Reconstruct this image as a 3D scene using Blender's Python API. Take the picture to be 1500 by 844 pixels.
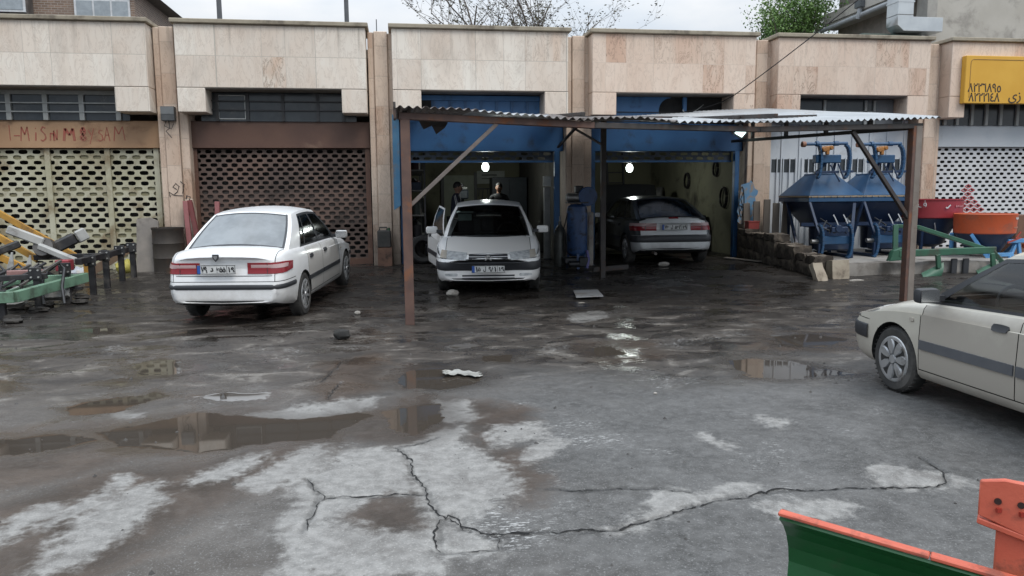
import bpy, bmesh, math, random
import numpy as np
from mathutils import Vector, Matrix, Euler
from mathutils.bvhtree import BVHTree
random.seed(7)
for o in list(bpy.data.objects): bpy.data.objects.remove(o)
sc = bpy.context.scene
COL = sc.collection
R = math.radians

# ---------------------------------------------------------------- camera
YAW, PITCH, ROLL = 0.145458, 0.123073, -0.008301
cam = bpy.data.cameras.new('camera'); camo = bpy.data.objects.new('camera', cam); COL.objects.link(camo)
cam.sensor_width = 36; cam.lens = 1100/1500*36; cam.clip_end = 3000; cam.clip_start = 0.05
_f = Vector((math.sin(YAW)*math.cos(PITCH), math.cos(YAW)*math.cos(PITCH), -math.sin(PITCH)))
_r = Vector((math.cos(YAW), -math.sin(YAW), 0)); _u = _r.cross(_f)
_r2 = _r*math.cos(ROLL)+_u*math.sin(ROLL); _u2 = -_r*math.sin(ROLL)+_u*math.cos(ROLL)
m3 = Matrix((_r2, _u2, -_f)).transposed()
camo.matrix_world = Matrix.Translation((0, -15.839, 1.65)) @ m3.to_4x4()
sc.camera = camo

# ---------------------------------------------------------------- world, sun, exposure
W = bpy.data.worlds.new('World'); sc.world = W; W.use_nodes = True
nt = W.node_tree; nt.nodes.clear()
out = nt.nodes.new('ShaderNodeOutputWorld'); bg = nt.nodes.new('ShaderNodeBackground')
sky = nt.nodes.new('ShaderNodeTexSky'); sky.sky_type = 'NISHITA'; sky.sun_disc = False
SUN_EL, SUN_ROT = R(50), R(150)
sky.sun_elevation = SUN_EL; sky.sun_rotation = SUN_ROT; sky.air_density = 1.0; sky.dust_density = 2.0
tc = nt.nodes.new('ShaderNodeTexCoord'); mp = nt.nodes.new('ShaderNodeMapping'); mp.inputs['Scale'].default_value = (1, 1, 2.6)
cn = nt.nodes.new('ShaderNodeTexNoise'); cn.inputs['Scale'].default_value = 2.2; cn.inputs['Detail'].default_value = 8; cn.inputs['Roughness'].default_value = .6
cr = nt.nodes.new('ShaderNodeValToRGB'); cr.color_ramp.elements[0].position = .28; cr.color_ramp.elements[0].color = (.84, .84, .84, 1); cr.color_ramp.elements[1].position = .62
cc = nt.nodes.new('ShaderNodeValToRGB'); cc.color_ramp.elements[0].position = .35; cc.color_ramp.elements[1].position = .75
cc.color_ramp.elements[0].color = (5.7, 6.8, 8.1, 1); cc.color_ramp.elements[1].color = (9.9, 9.9, 9.9, 1)
cn2 = nt.nodes.new('ShaderNodeTexNoise'); cn2.inputs['Scale'].default_value = 3.4; cn2.inputs['Detail'].default_value = 6
mx = nt.nodes.new('ShaderNodeMix'); mx.data_type = 'RGBA'
L_ = nt.links.new
L_(tc.outputs['Generated'], mp.inputs['Vector']); L_(mp.outputs['Vector'], cn.inputs['Vector']); L_(mp.outputs['Vector'], cn2.inputs['Vector'])
L_(cn.outputs['Fac'], cr.inputs['Fac']); L_(cn2.outputs['Fac'], cc.inputs['Fac'])
L_(cr.outputs['Color'], mx.inputs[0]); L_(sky.outputs['Color'], mx.inputs[6]); L_(cc.outputs['Color'], mx.inputs[7])
sx = nt.nodes.new('ShaderNodeSeparateXYZ'); mr = nt.nodes.new('ShaderNodeMapRange'); vm = nt.nodes.new('ShaderNodeVectorMath'); vm.operation = 'SCALE'   # overcast sky: zenith brighter than horizon
mr.inputs['From Min'].default_value = 0; mr.inputs['From Max'].default_value = 1; mr.inputs['To Min'].default_value = .44; mr.inputs['To Max'].default_value = 1.9
L_(tc.outputs['Generated'], sx.inputs[0]); L_(sx.outputs[2], mr.inputs['Value']); L_(mx.outputs[2], vm.inputs[0]); L_(mr.outputs[0], vm.inputs['Scale'])
L_(vm.outputs[0], bg.inputs['Color']); bg.inputs['Strength'].default_value = 0.085
L_(bg.outputs['Background'], out.inputs['Surface'])
sl = bpy.data.lights.new('sun', 'SUN'); sl.energy = 0.9; sl.angle = R(25); sl.color = (1, .94, .86)
so = bpy.data.objects.new('sun', sl); COL.objects.link(so)
sd = Vector((math.sin(SUN_ROT)*math.cos(SUN_EL), math.cos(SUN_ROT)*math.cos(SUN_EL), math.sin(SUN_EL)))
so.rotation_euler = sd.to_track_quat('Z', 'Y').to_euler()
sc.view_settings.view_transform = 'Standard'; sc.view_settings.look = 'None'; sc.view_settings.gamma = 1
sc.view_settings.use_curve_mapping = False; sc.view_settings.exposure = 0.72
sc.render.engine = 'CYCLES'; sc.cycles.max_bounces = 6; sc.cycles.transparent_max_bounces = 12
sc.cycles.use_denoising = True; sc.cycles.sample_clamp_indirect = 6; sc.cycles.caustics_reflective = False

# ---------------------------------------------------------------- material helper
def hexc(r, g, b): return tuple(((v/255)/12.92 if v/255 <= .04045 else ((v/255+.055)/1.055)**2.4) for v in (r, g, b))
MATS = {}
class NT:
    def __init__(s, name):
        s.m = bpy.data.materials.new(name); s.m.use_nodes = True; s.t = s.m.node_tree; s.t.nodes.clear()
        s.o = s.n('ShaderNodeOutputMaterial'); s.b = s.n('ShaderNodeBsdfPrincipled'); s.l(s.b.outputs[0], s.o.inputs[0])
        s.co = s.n('ShaderNodeTexCoord')
    def n(s, t, **k):
        x = s.t.nodes.new(t)
        for a, v in k.items(): setattr(x, a, v)
        return x
    def l(s, a, b): s.t.links.new(a, b)
    def vec(s, scale=(1, 1, 1), src='Object', rot=(0, 0, 0)):
        m = s.n('ShaderNodeMapping'); m.inputs['Scale'].default_value = scale; m.inputs['Rotation'].default_value = rot
        s.l(s.co.outputs[src], m.inputs['Vector']); return m.outputs[0]
    def noise(s, v, scale, detail=5, rough=.55, dist=0):
        x = s.n('ShaderNodeTexNoise'); x.inputs['Scale'].default_value = scale; x.inputs['Detail'].default_value = detail
        x.inputs['Roughness'].default_value = rough; x.inputs['Distortion'].default_value = dist
        s.l(v, x.inputs['Vector']); return x.outputs['Fac']
    def ramp(s, f, a, b, lo=0., hi=1.):
        x = s.n('ShaderNodeMapRange'); x.interpolation_type = 'SMOOTHSTEP'
        for k, v in zip(('From Min', 'From Max', 'To Min', 'To Max'), (a, b, lo, hi)): x.inputs[k].default_value = v
        s.l(f, x.inputs['Value']); return x.outputs[0]
    def math(s, op, a, b=None):
        x = s.n('ShaderNodeMath', operation=op)
        for i, v in enumerate((a, b)):
            if v is None: continue
            if isinstance(v, (int, float)): x.inputs[i].default_value = v
            else: s.l(v, x.inputs[i])
        return x.outputs[0]
    def mix(s, f, a, b, mode='MIX'):
        x = s.n('ShaderNodeMix', data_type='RGBA', blend_type=mode)
        for i, v in ((0, f), (6, a), (7, b)):
            if isinstance(v, (int, float)): x.inputs[i].default_value = v
            elif isinstance(v, tuple): x.inputs[i].default_value = (*v[:3], 1)
            else: s.l(v, x.inputs[i])
        return x.outputs[2]
    def sep(s, v):
        x = s.n('ShaderNodeSeparateXYZ'); s.l(v, x.inputs[0]); return x.outputs
    def attr(s, name):
        x = s.n('ShaderNodeAttribute', attribute_name=name); return x.outputs['Fac']
    def bump(s, h, strength, dist=.02):
        x = s.n('ShaderNodeBump'); x.inputs['Strength'].default_value = strength; x.inputs['Distance'].default_value = dist
        s.l(h, x.inputs['Height']); s.l(x.outputs[0], s.b.inputs['Normal']); return x
    def set(s, **k):
        for a, v in k.items():
            i = s.b.inputs[a.replace('_', ' ')]
            if isinstance(v, (int, float)): i.default_value = v
            elif isinstance(v, tuple): i.default_value = (*v[:3], 1)
            else: s.l(v, i)
def mat(name, c1, c2=None, rough=.6, metal=0, scale=6, bump=.15, bscale=60, dirt=None, dscale=3, dlo=.5, dhi=.7, coat=0, stretch=(1, 1, 1), spec=.5):
    """two-tone noise colour, fine bump, optional patches of dirt/rust with a shape of their own"""
    if name in MATS: return MATS[name]
    t = NT(name); v = t.vec(stretch)
    c2 = c2 or tuple(x*.8 for x in c1)
    col = t.mix(t.ramp(t.noise(v, scale), .3, .7), c1, c2)
    ro = rough
    if dirt:
        d = t.ramp(t.noise(v, dscale, 8, .65, .3), dlo, dhi); col = t.mix(d, col, dirt); ro = t.math('ADD', t.math('MULTIPLY', d, .25), rough)
    t.set(Base_Color=col, Roughness=ro, Metallic=metal, Coat_Weight=coat, Coat_Roughness=.08, Specular_IOR_Level=spec)
    if bump: t.bump(t.noise(v, bscale, 4), bump, .004)
    MATS[name] = t.m; return t.m
def emit(name, c, s):
    t = NT(name); t.set(Base_Color=c, Emission_Color=c, Emission_Strength=s); MATS[name] = t.m; return t.m

# ---------------------------------------------------------------- objects
def tag(o, label=None, cat=None, group=None, kind=None):
    if label: o['label'] = label
    if cat: o['category'] = cat
    if group: o['group'] = group
    if kind: o['kind'] = kind
    return o
def thing(name, label, cat, loc=(0, 0, 0), rz=0., group=None, rot=None, parent=None):
    o = bpy.data.objects.new(name, None); COL.objects.link(o); o.location = loc; o.rotation_euler = rot or (0, 0, rz)
    o.empty_display_size = .2
    if parent: o.parent = parent
    return tag(o, label, cat, group)
def link(name, me, m=None, parent=None, loc=None, rot=None):
    o = bpy.data.objects.new(name, me); COL.objects.link(o)
    if m and not me.materials: me.materials.append(m)
    if parent: o.parent = parent
    if loc is not None: o.location = loc
    if rot is not None: o.rotation_euler = rot
    return o
def smooth_mesh(me, ang=35):
    bm = bmesh.new(); bm.from_mesh(me); a = R(ang)
    for f in bm.faces: f.smooth = True
    for e in bm.edges:
        if len(e.link_faces) != 2 or e.calc_face_angle(0) > a: e.smooth = False
    bm.to_mesh(me); bm.free()
class MB:
    def __init__(s, off=(0, 0, 0)): s.v = []; s.f = []; s.off = Vector(off)
    def add(s, vs, fs):
        n = len(s.v); s.v += [Vector(v)-s.off for v in vs]; s.f += [tuple(i+n for i in f) for f in fs]; return s
    def bx(s, x0, x1, y0, y1, z0, z1):
        return s.add([(x, y, z) for z in (z0, z1) for y in (y0, y1) for x in (x0, x1)],
                     [(0, 2, 3, 1), (4, 5, 7, 6), (0, 1, 5, 4), (2, 6, 7, 3), (0, 4, 6, 2), (1, 3, 7, 5)])
    def box(s, c, d, rz=0, rx=0, ry=0):
        M = Matrix.Translation(c) @ Euler((rx, ry, rz)).to_matrix().to_4x4()
        return s.add([M @ Vector((x*d[0]/2, y*d[1]/2, z*d[2]/2)) for z in (-1, 1) for y in (-1, 1) for x in (-1, 1)],
                     [(0, 2, 3, 1), (4, 5, 7, 6), (0, 1, 5, 4), (2, 6, 7, 3), (0, 4, 6, 2), (1, 3, 7, 5)])
    def frame(s, p, q, up=(0, 0, 1)):
        d = (Vector(q)-Vector(p)).normalized(); u = Vector(up)
        if abs(d.dot(u)) > .98: u = Vector((0, 1, 0))
        a = d.cross(u).normalized(); return d, a, a.cross(d).normalized()
    def bar(s, p, q, w, h, up=(0, 0, 1)):
        d, a, b = s.frame(p, q, up); p = Vector(p); q = Vector(q)
        vs = [r+a*(i*w/2)+b*(j*h/2) for r in (p, q) for i, j in ((-1, -1), (1, -1), (1, 1), (-1, 1))]
        return s.add(vs, [(3, 2, 1, 0), (4, 5, 6, 7), (0, 1, 5, 4), (1, 2, 6, 5), (2, 3, 7, 6), (3, 0, 4, 7)])
    def tube(s, pts, r, n=8, close=False):
        pts = [Vector(p) for p in pts]; k = len(pts); vs = []; rr = r if isinstance(r, (list, tuple)) else [r]*k
        for i, p in enumerate(pts):
            d = (pts[min(i+1, k-1)]-pts[max(i-1, 0)])
            if close: d = pts[(i+1) % k]-pts[i-1]
            _, a, b = s.frame((0, 0, 0), d)
            vs += [p+a*(math.cos(t)*rr[i])+b*(math.sin(t)*rr[i]) for t in (2*math.pi*j/n for j in range(n))]
        fs = []
        for i in range(k if close else k-1):
            for j in range(n):
                i2 = (i+1) % k; fs.append((i*n+j, i*n+(j+1) % n, i2*n+(j+1) % n, i2*n+j))
        if not close: fs += [tuple(range(n-1, -1, -1)), tuple((k-1)*n+j for j in range(n))]
        return s.add(vs, fs)
    def cyl(s, p, q, r, r2=None, n=16): return s.tube([p, q], [r, r if r2 is None else r2], n)
    def lathe(s, prof, n=24, M=None):
        M = M or Matrix(); k = len(prof); vs = []
        for r, z in prof: vs += [M @ Vector((r*math.cos(2*math.pi*j/n), r*math.sin(2*math.pi*j/n), z)) for j in range(n)]
        return s.add(vs, [(i*n+j, i*n+(j+1) % n, (i+1)*n+(j+1) % n, (i+1)*n+j) for i in range(k-1) for j in range(n)])
    def prism(s, pts, a0, a1, ax='y'):
        mk = {'y': lambda u, v, w: (u, w, v), 'z': lambda u, v, w: (u, v, w), 'x': lambda u, v, w: (w, u, v)}[ax]; n = len(pts)
        vs = [mk(u, v, a0) for u, v in pts]+[mk(u, v, a1) for u, v in pts]
        return s.add(vs, [tuple(range(n)), tuple(range(2*n-1, n-1, -1))]+[(i, i+n, (i+1) % n+n, (i+1) % n) for i in range(n)])
    def grid(s, fn, nu, nv):
        vs = [fn(i/nu, j/nv) for j in range(nv+1) for i in range(nu+1)]
        return s.add(vs, [(j*(nu+1)+i, j*(nu+1)+i+1, (j+1)*(nu+1)+i+1, (j+1)*(nu+1)+i) for j in range(nv) for i in range(nu)])
    def frust(s, c0, d0, c1, d1):
        vs = [(c[0]+i*d[0]/2, c[1]+j*d[1]/2, c[2]) for c, d in ((c0, d0), (c1, d1)) for i, j in ((-1, -1), (1, -1), (1, 1), (-1, 1))]
        return s.add(vs, [(3, 2, 1, 0), (4, 5, 6, 7), (0, 1, 5, 4), (1, 2, 6, 5), (2, 3, 7, 6), (3, 0, 4, 7)])
    def ball(s, c, r, n=10, sq=(1, 1, 1)):
        M = Matrix.Translation(c) @ Matrix.Diagonal((*sq, 1))
        return s.lathe([(r*math.sin(math.pi*i/n)+1e-5, -r*math.cos(math.pi*i/n)) for i in range(n+1)], n*2, M)
    def mesh(s, name, fix=True):
        me = bpy.data.meshes.new(name); me.from_pydata([tuple(v) for v in s.v], [], s.f); me.update()
        if fix:
            bm = bmesh.new(); bm.from_mesh(me); bmesh.ops.recalc_face_normals(bm, faces=bm.faces); bm.to_mesh(me); bm.free()
        return me
    def build(s, name, m, parent=None, bevel=0, ang=35, loc=None, rot=None, fix=True, seg=1):
        me = s.mesh(name, fix)
        if bevel:
            bm = bmesh.new(); bm.from_mesh(me); bmesh.ops.remove_doubles(bm, verts=bm.verts, dist=1e-5)
            es = [e for e in bm.edges if len(e.link_faces) == 2 and e.calc_face_angle(0) > R(30)]
            bmesh.ops.bevel(bm, geom=es, offset=bevel, segments=seg, affect='EDGES', profile=.5, clamp_overlap=True); bm.to_mesh(me); bm.free()
        smooth_mesh(me, ang)
        return link(name, me, m, parent, loc, rot)
def text(name, s, size, m, parent, M, ext=.0015, sx=1., shear=0., bold=0., align='CENTER'):
    c = bpy.data.curves.new(name, 'FONT'); c.body = s; c.size = size; c.extrude = ext; c.align_x = align; c.align_y = 'CENTER'; c.shear = shear; c.offset = bold; c.resolution_u = 3
    o = bpy.data.objects.new(name, c); COL.objects.link(o); bpy.context.view_layer.update()
    me = bpy.data.meshes.new_from_object(o.evaluated_get(bpy.context.evaluated_depsgraph_get())); bpy.data.objects.remove(o)
    me.name = name; me.transform(M @ Matrix.Diagonal((sx, 1, 1, 1))); me.materials.clear()
    return link(name, me, m, parent)
UPR = Matrix.Rotation(R(90), 4, 'X')            # text in the XZ plane facing -Y
def sstep(a, b, x):
    t = np.clip((x-a)/(b-a), 0, 1); return t*t*(3-2*t)
def gz(x, y): return float(.2*sstep(-4.6, -.8, y))
def rnd(a, b): return random.uniform(a, b)
# ---------------------------------------------------------------- stains, puddles and cracks of the yard (metres on the ground)
STAINS = {
 'pale': [
  [(-0.07, -10.93), (0.21, -10.8), (0.41, -11.12), (0.59, -11.52), (0.59, -11.79), (0.36, -12.04), (0.23, -12.27), (0.16, -12.17), (0.09, -11.71), (0.01, -11.42)],
  [(-0.57, -11.44), (-0.42, -11.04), (-0.16, -10.91), (-0.08, -10.97), (-0.0, -11.42), (0.01, -11.74), (-0.15, -11.64), (-0.29, -11.84), (-0.45, -11.99), (-0.62, -11.78)],
  [(-1.22, -11.41), (-1.12, -11.11), (-0.97, -10.99), (-0.96, -11.16), (-1.06, -11.42)],
  [(-0.94, -11.5), (-0.78, -11.24), (-0.73, -11.41), (-0.82, -11.59)],
  [(-0.76, -11.2), (-0.57, -10.84), (-0.5, -11.34), (-0.65, -11.49)],
  [(-2.03, -11.91), (-1.96, -11.56), (-1.89, -11.67), (-1.97, -12.02)],
  [(-1.68, -12.37), (-1.64, -11.66), (-1.43, -11.38), (-1.34, -11.88), (-1.52, -12.25)],
  [(-1.83, -11.82), (-1.66, -11.2), (-1.68, -11.41), (-1.77, -11.88)],
  [(-1.12, -9.99), (-0.84, -9.79), (-0.27, -9.76), (-0.29, -9.92), (-0.84, -10.13)],
  [(0.53, -10.62), (0.86, -10.62), (0.79, -10.9), (0.57, -11.01)],
  [(0.84, -11.06), (1.0, -11.03), (0.88, -11.27), (0.79, -11.29)],
  [(0.11, -10.81), (0.36, -10.54), (0.3, -10.76), (0.2, -10.89)],
  [(0.3, -9.91), (0.47, -9.94), (0.45, -10.17), (0.3, -10.18)],
  [(0.28, -10.23), (0.46, -10.21), (0.39, -10.4), (0.3, -10.4)],
  [(1.22, -12.29), (1.45, -12.01), (1.59, -12.11), (1.87, -12.03), (1.48, -12.2), (1.24, -12.33)],
  [(1.04, -12.35), (1.21, -12.31), (1.18, -12.37), (1.04, -12.38)],
  [(2.82, -11.79), (3.11, -11.97), (3.1, -12.08), (2.79, -12.14), (2.71, -12.01)],
  [(2.0, -11.11), (2.09, -11.24), (2.03, -11.29)],
  [(0.13, -12.36), (0.41, -12.37), (0.38, -12.53), (0.15, -12.54)],
  [(-0.62, -12.0), (0.13, -12.36), (0.12, -12.68), (-0.51, -12.62)],
  [(-2.22, -9.7), (-2.05, -9.77), (-2.05, -9.86)],
  [(2.34, -5.74), (2.78, -5.57), (2.7, -6.05), (2.3, -6.31)],
  [(2.62, -10.87), (2.76, -10.96), (2.64, -11.04)],
  [(1.95, -12.26), (2.35, -12.25), (2.22, -12.39), (1.92, -12.39)]],
 'brown': [
  [(-3.2, -10.21), (-2.46, -10.05), (-1.54, -9.91), (-0.91, -10.01), (-0.29, -10.0), (0.03, -9.86), (0.33, -9.91), (0.24, -10.78), (-0.17, -10.74), (-0.54, -10.7), (-0.97, -10.81), (-1.73, -10.86), (-2.34, -11.27), (-2.61, -11.3)],
  [(-2.32, -11.72), (-1.84, -11.11), (-1.25, -11.09), (-0.8, -10.77), (-0.45, -10.69), (-0.64, -11.31), (-0.94, -11.6), (-1.23, -12.0), (-1.45, -12.43), (-1.79, -12.72)],
  [(-0.2, -11.85), (0.06, -11.92), (0.11, -12.16), (-0.03, -12.42), (-0.29, -12.31)],
  [(0.52, -9.99), (0.86, -10.24), (0.68, -10.88), (0.47, -11.02), (0.42, -10.52)],
  [(0.54, -11.14), (0.76, -11.18), (0.77, -11.66), (0.62, -11.87)],
  [(-1.32, -10.82), (-1.4, -9.84), (-1.14, -9.89), (-0.94, -10.75)],
  [(-0.77, -8.23), (-0.34, -7.98), (-0.2, -9.42), (-0.62, -9.78)],
  [(2.05, -7.68), (2.68, -7.72), (2.56, -8.52), (1.93, -8.73)],
  [(4.3, -7.46), (5.25, -7.65), (4.5, -8.71), (3.89, -8.42)],
  [(-0.14, -10.96), (-0.03, -11.04), (0.01, -11.74), (-0.09, -11.78)]],
 'puddle': [
  [(-0.07, -8.84), (0.11, -8.7), (0.34, -8.71), (0.63, -8.82), (0.71, -8.98), (0.58, -9.32), (0.28, -9.53), (-0.02, -9.43)],
  [(-2.72, -7.9), (-2.6, -7.76), (-2.31, -7.78), (-2.08, -8.44), (-2.42, -8.43)],
  [(-2.71, -9.46), (-2.45, -9.29), (-2.08, -9.09), (-1.95, -9.29), (-2.15, -9.55), (-2.23, -9.72), (-2.53, -9.74)],
  [(-1.75, -9.33), (-1.48, -9.24), (-1.17, -9.32), (-1.1, -9.57), (-1.46, -9.59)],
  [(0.77, -8.22), (1.14, -8.15), (1.06, -8.54), (0.78, -8.52)],
  [(4.25, -7.72), (4.75, -7.6), (5.02, -8.04), (4.52, -8.57), (4.14, -8.24)],
  [(3.17, -8.87), (3.46, -8.82), (3.78, -8.92), (3.82, -9.23), (4.1, -9.57), (3.34, -9.62), (3.1, -9.47)],
  [(1.98, -7.98), (2.32, -7.85), (2.36, -8.28), (2.03, -8.35)],
  [(-2.17, -10.2), (-1.53, -9.93), (-0.9, -10.12), (-0.39, -10.02), (-0.26, -10.16), (-0.54, -10.67), (-0.98, -10.74), (-1.31, -10.85), (-1.9, -10.58)],
  [(-4.2, -5.71), (-3.84, -5.63), (-3.52, -6.04), (-3.84, -6.07)],
  [(-0.18, -10.06), (0.25, -9.94), (0.25, -10.41), (0.07, -10.66), (-0.12, -10.51)],
  [(-2.82, -10.28), (-2.41, -10.19), (-2.15, -10.39), (-2.4, -10.64), (-2.64, -10.65)],
  [(-2.71, -8.73), (-2.5, -8.66), (-2.45, -8.85)],
  [(0.36, -7.56), (0.75, -7.43), (0.81, -7.68), (0.5, -7.82)]],
}
CRACKS = [
 [(-0.07, -10.93), (-0.04, -11.04), (0.01, -11.24), (0.03, -11.43), (0.06, -11.6), (0.1, -11.74), (0.12, -11.95), (0.13, -12.04), (0.16, -12.17), (0.27, -12.3), (0.39, -12.39), (0.49, -12.4), (0.63, -12.38), (0.76, -12.41), (0.91, -12.39), (1.02, -12.4), (1.24, -12.33), (1.42, -12.24), (1.65, -12.16), (1.87, -12.11), (2.09, -12.07), (2.37, -12.08), (2.65, -12.11), (2.95, -12.16), (3.06, -12.11), (3.14, -12.0), (3.16, -11.89), (3.19, -11.72)],
 [(0.16, -12.17), (0.14, -12.25), (0.14, -12.36), (0.14, -12.47), (0.15, -12.54)],
 [(0.16, -12.18), (0.21, -12.12), (0.26, -12.17), (0.27, -12.3)],
 [(-0.59, -11.43), (-0.54, -11.57), (-0.48, -11.71), (-0.49, -11.87), (-0.51, -11.95), (-0.53, -12.18)],
 [(-0.48, -11.75), (-0.33, -11.76), (-0.14, -11.8), (0.1, -11.81)],
 [(0.77, -11.85), (0.95, -11.92), (1.15, -11.91), (1.37, -11.97), (1.55, -12.02)],
 [(0.41, -12.39), (0.41, -12.52), (0.15, -12.54)],
 [(0.21, -10.8), (0.02, -10.94), (-0.06, -10.93)],
 [(-0.63, -9.68), (-0.61, -9.35), (-0.57, -9.12)],
 [(-0.75, -9.08), (-0.69, -8.69), (-0.63, -8.26)]]
# ---------------------------------------------------------------- ground: one sheet to the horizon
def axis(fine, coarse):
    a = [np.arange(x0, x1, st) for x0, x1, st in fine]; return np.unique(np.round(np.concatenate(a+[np.array(coarse)]), 4))
gx_ = axis([(-9, -3, .06), (-3, 5, .025), (5, 13, .06)], [-900, -300, -100, -50, -30, -20, -15, -12, -10, 13, 14, 16, 20, 30, 50, 100, 300, 900])
gy_ = axis([(-13.3, -9, .025), (-9, .6, .05), (.6, 8, .4)], [-900, -300, -100, -50, -30, -22, -18, -16, -15, -14.5, -14, -13.6, 8, 10, 14, 20, 40, 100, 300, 900])
GX, GY = np.meshgrid(gx_, gy_)
def vnoise(x, y, seed):
    rs = np.random.RandomState(seed); T = rs.rand(256, 256)
    xi = np.floor(x).astype(int); yi = np.floor(y).astype(int); fx = x-xi; fy = y-yi
    fx = fx*fx*(3-2*fx); fy = fy*fy*(3-2*fy); g = lambda a, b: T[a % 256, b % 256]
    return (g(xi, yi)*(1-fx)+g(xi+1, yi)*fx)*(1-fy)+(g(xi, yi+1)*(1-fx)+g(xi+1, yi+1)*fx)*fy
def fbm(x, y, seed, o=4):
    return sum(vnoise(x*2**k, y*2**k, seed+k)/2**k for k in range(o))/sum(1/2**k for k in range(o))
def seg_d(px, py, a, b):
    dx, dy = b[0]-a[0], b[1]-a[1]; t = np.clip(((px-a[0])*dx+(py-a[1])*dy)/(dx*dx+dy*dy+1e-9), 0, 1)
    return np.hypot(px-a[0]-t*dx, py-a[1]-t*dy)
def poly_sd(px, py, poly):
    d = np.full(px.shape, 9.); ins = np.zeros(px.shape, bool); n = len(poly)
    for i in range(n):
        a, b = poly[i], poly[(i+1) % n]; d = np.minimum(d, seg_d(px, py, a, b))
        c = ((a[1] > py) != (b[1] > py)) & (px < (b[0]-a[0])*(py-a[1])/((b[1]-a[1]) or 1e-9)+a[0]); ins ^= c
    return np.where(ins, d, -d)
near = (GX > -9) & (GX < 13) & (GY > -13.6) & (GY < 1)
wx = GX+.22*(fbm(GX*1.3, GY*1.3, 11)-.5)+.05*(fbm(GX*7, GY*7, 12)-.5); wy = GY+.25*(fbm(GX*1.3, GY*1.3, 13)-.5)+.06*(fbm(GX*7, GY*7, 14)-.5)
LAY = {}
for k, polys in STAINS.items():
    a = np.full(GX.shape, -.5)
    X1, Y1 = wx[near], wy[near]
    s = np.full(X1.shape, -.5)
    for p in polys:
        p = np.array(p); lo = p.min(0)-.6; hi = p.max(0)+.6
        q = (X1 > lo[0]) & (X1 < hi[0]) & (Y1 > lo[1]) & (Y1 < hi[1])
        if q.any(): s[q] = np.maximum(s[q], poly_sd(X1[q], Y1[q], [tuple(v) for v in p]))
    a[near] = np.clip(s, -.5, .5); LAY[k] = a
a = np.full(GX.shape, .5); cxw = GX+.05*(fbm(GX*6, GY*6, 21)-.5); cyw = GY+.05*(fbm(GX*6, GY*6, 22)-.5)
X1, Y1 = cxw[near], cyw[near]; s = np.full(X1.shape, .5)
for line in CRACKS:
    for p, q in zip(line, line[1:]):
        m_ = (X1 > min(p[0], q[0])-.3) & (X1 < max(p[0], q[0])+.3) & (Y1 > min(p[1], q[1])-.3) & (Y1 < max(p[1], q[1])+.3)
        if m_.any(): s[m_] = np.minimum(s[m_], seg_d(X1[m_], Y1[m_], p, q))
a[near] = s; LAY['crack'] = a
pud = sstep(-.25, .02, LAY['puddle'])
GZ = .2*sstep(-4.6, -.8, GY)+(fbm(GX*.8, GY*.8, 31)-.5)*.05*(1-pud)*near*sstep(1, .3, GY)+(fbm(GX*3.5, GY*3.5, 35)-.5)*.022*(1-pud)*near
GZ -= .012*np.exp(-(LAY['crack']/.012)**2)*near
GZ -= .012*pud*near
ny, nx = GX.shape
idx = np.arange(nx*ny).reshape(ny, nx)
quads = np.stack([idx[:-1, :-1], idx[:-1, 1:], idx[1:, 1:], idx[1:, :-1]], -1).reshape(-1, 4)
me = bpy.data.meshes.new('ground'); me.vertices.add(nx*ny); me.vertices.foreach_set('co', np.stack([GX, GY, GZ], -1).astype(np.float32).ravel())
me.loops.add(quads.size); me.loops.foreach_set('vertex_index', quads.ravel().astype(np.int32)); me.polygons.add(len(quads))
me.polygons.foreach_set('loop_start', np.arange(0, quads.size, 4, dtype=np.int32)); me.polygons.foreach_set('use_smooth', np.ones(len(quads), bool)); me.update(calc_edges=True)
for k, v in LAY.items():
    at = me.attributes.new(k, 'FLOAT', 'POINT'); at.data.foreach_set('value', v.astype(np.float32).ravel())
t = NT('yard'); v = t.vec(); P = t.sep(v)
n_big = t.noise(v, .55, 6, .6); n_mid = t.noise(v, 2.2, 8, .62, .4); n_fine = t.noise(v, 14, 6, .65); n_grit = t.noise(v, 90, 3, .7); n_sp = t.noise(v, 160, 2, .6)
streak = t.noise(t.vec((.75, 1.5, 1), rot=(0, 0, R(8))), 1.5, 9, .66, .6); streak2 = t.noise(t.vec((.8, 1.35, 1), rot=(0, 0, R(-14))), 2.1, 9, .68, .8)
far = t.ramp(t.math('ADD', P[1], t.math('MULTIPLY', t.math('SUBTRACT', n_big, .5), 3.4)), -10.4, -8.4)          # muddy, rutted strip in front of the garages
asph = t.mix(t.ramp(n_mid, .3, .72), (.052, .052, .051), (.102, .102, .100))
asph = t.mix(t.ramp(n_fine, .35, .75, 0, .55), asph, (.17, .17, .168))
warm = t.ramp(t.math('ADD', P[0], t.math('MULTIPLY', t.math('SUBTRACT', n_big, .5), 3.5)), -1.2, 1.2, .75, .12); asph = t.mix(warm, asph, t.mix(t.ramp(n_mid, .3, .7), (.070, .058, .048), (.135, .118, .102)))
asph = t.mix(t.ramp(n_grit, .55, .68, 0, .6), asph, (.27, .27, .265)); asph = t.mix(t.ramp(n_sp, .66, .76, 0, .5), asph, (.03, .03, .03))
mud = t.mix(t.ramp(streak2, .35, .65), (.022, .0175, .0145), (.090, .077, .065))
mud = t.mix(t.ramp(n_fine, .40, .68, 0, .55), mud, (.036, .031, .027))
mud = t.mix(t.ramp(t.math('ADD', streak2, t.math('MULTIPLY', t.math('SUBTRACT', n_fine, .5), .25)), .56, .64, 0, .75), mud, (.21, .192, .17))
c = t.mix(t.math('MULTIPLY', far, .93), asph, mud)
e_n = t.math('MULTIPLY', t.math('SUBTRACT', n_mid, .5), .42); e_f = t.math('MULTIPLY', t.math('SUBTRACT', n_fine, .5), .26); edge = t.math('ADD', e_n, e_f)
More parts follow.
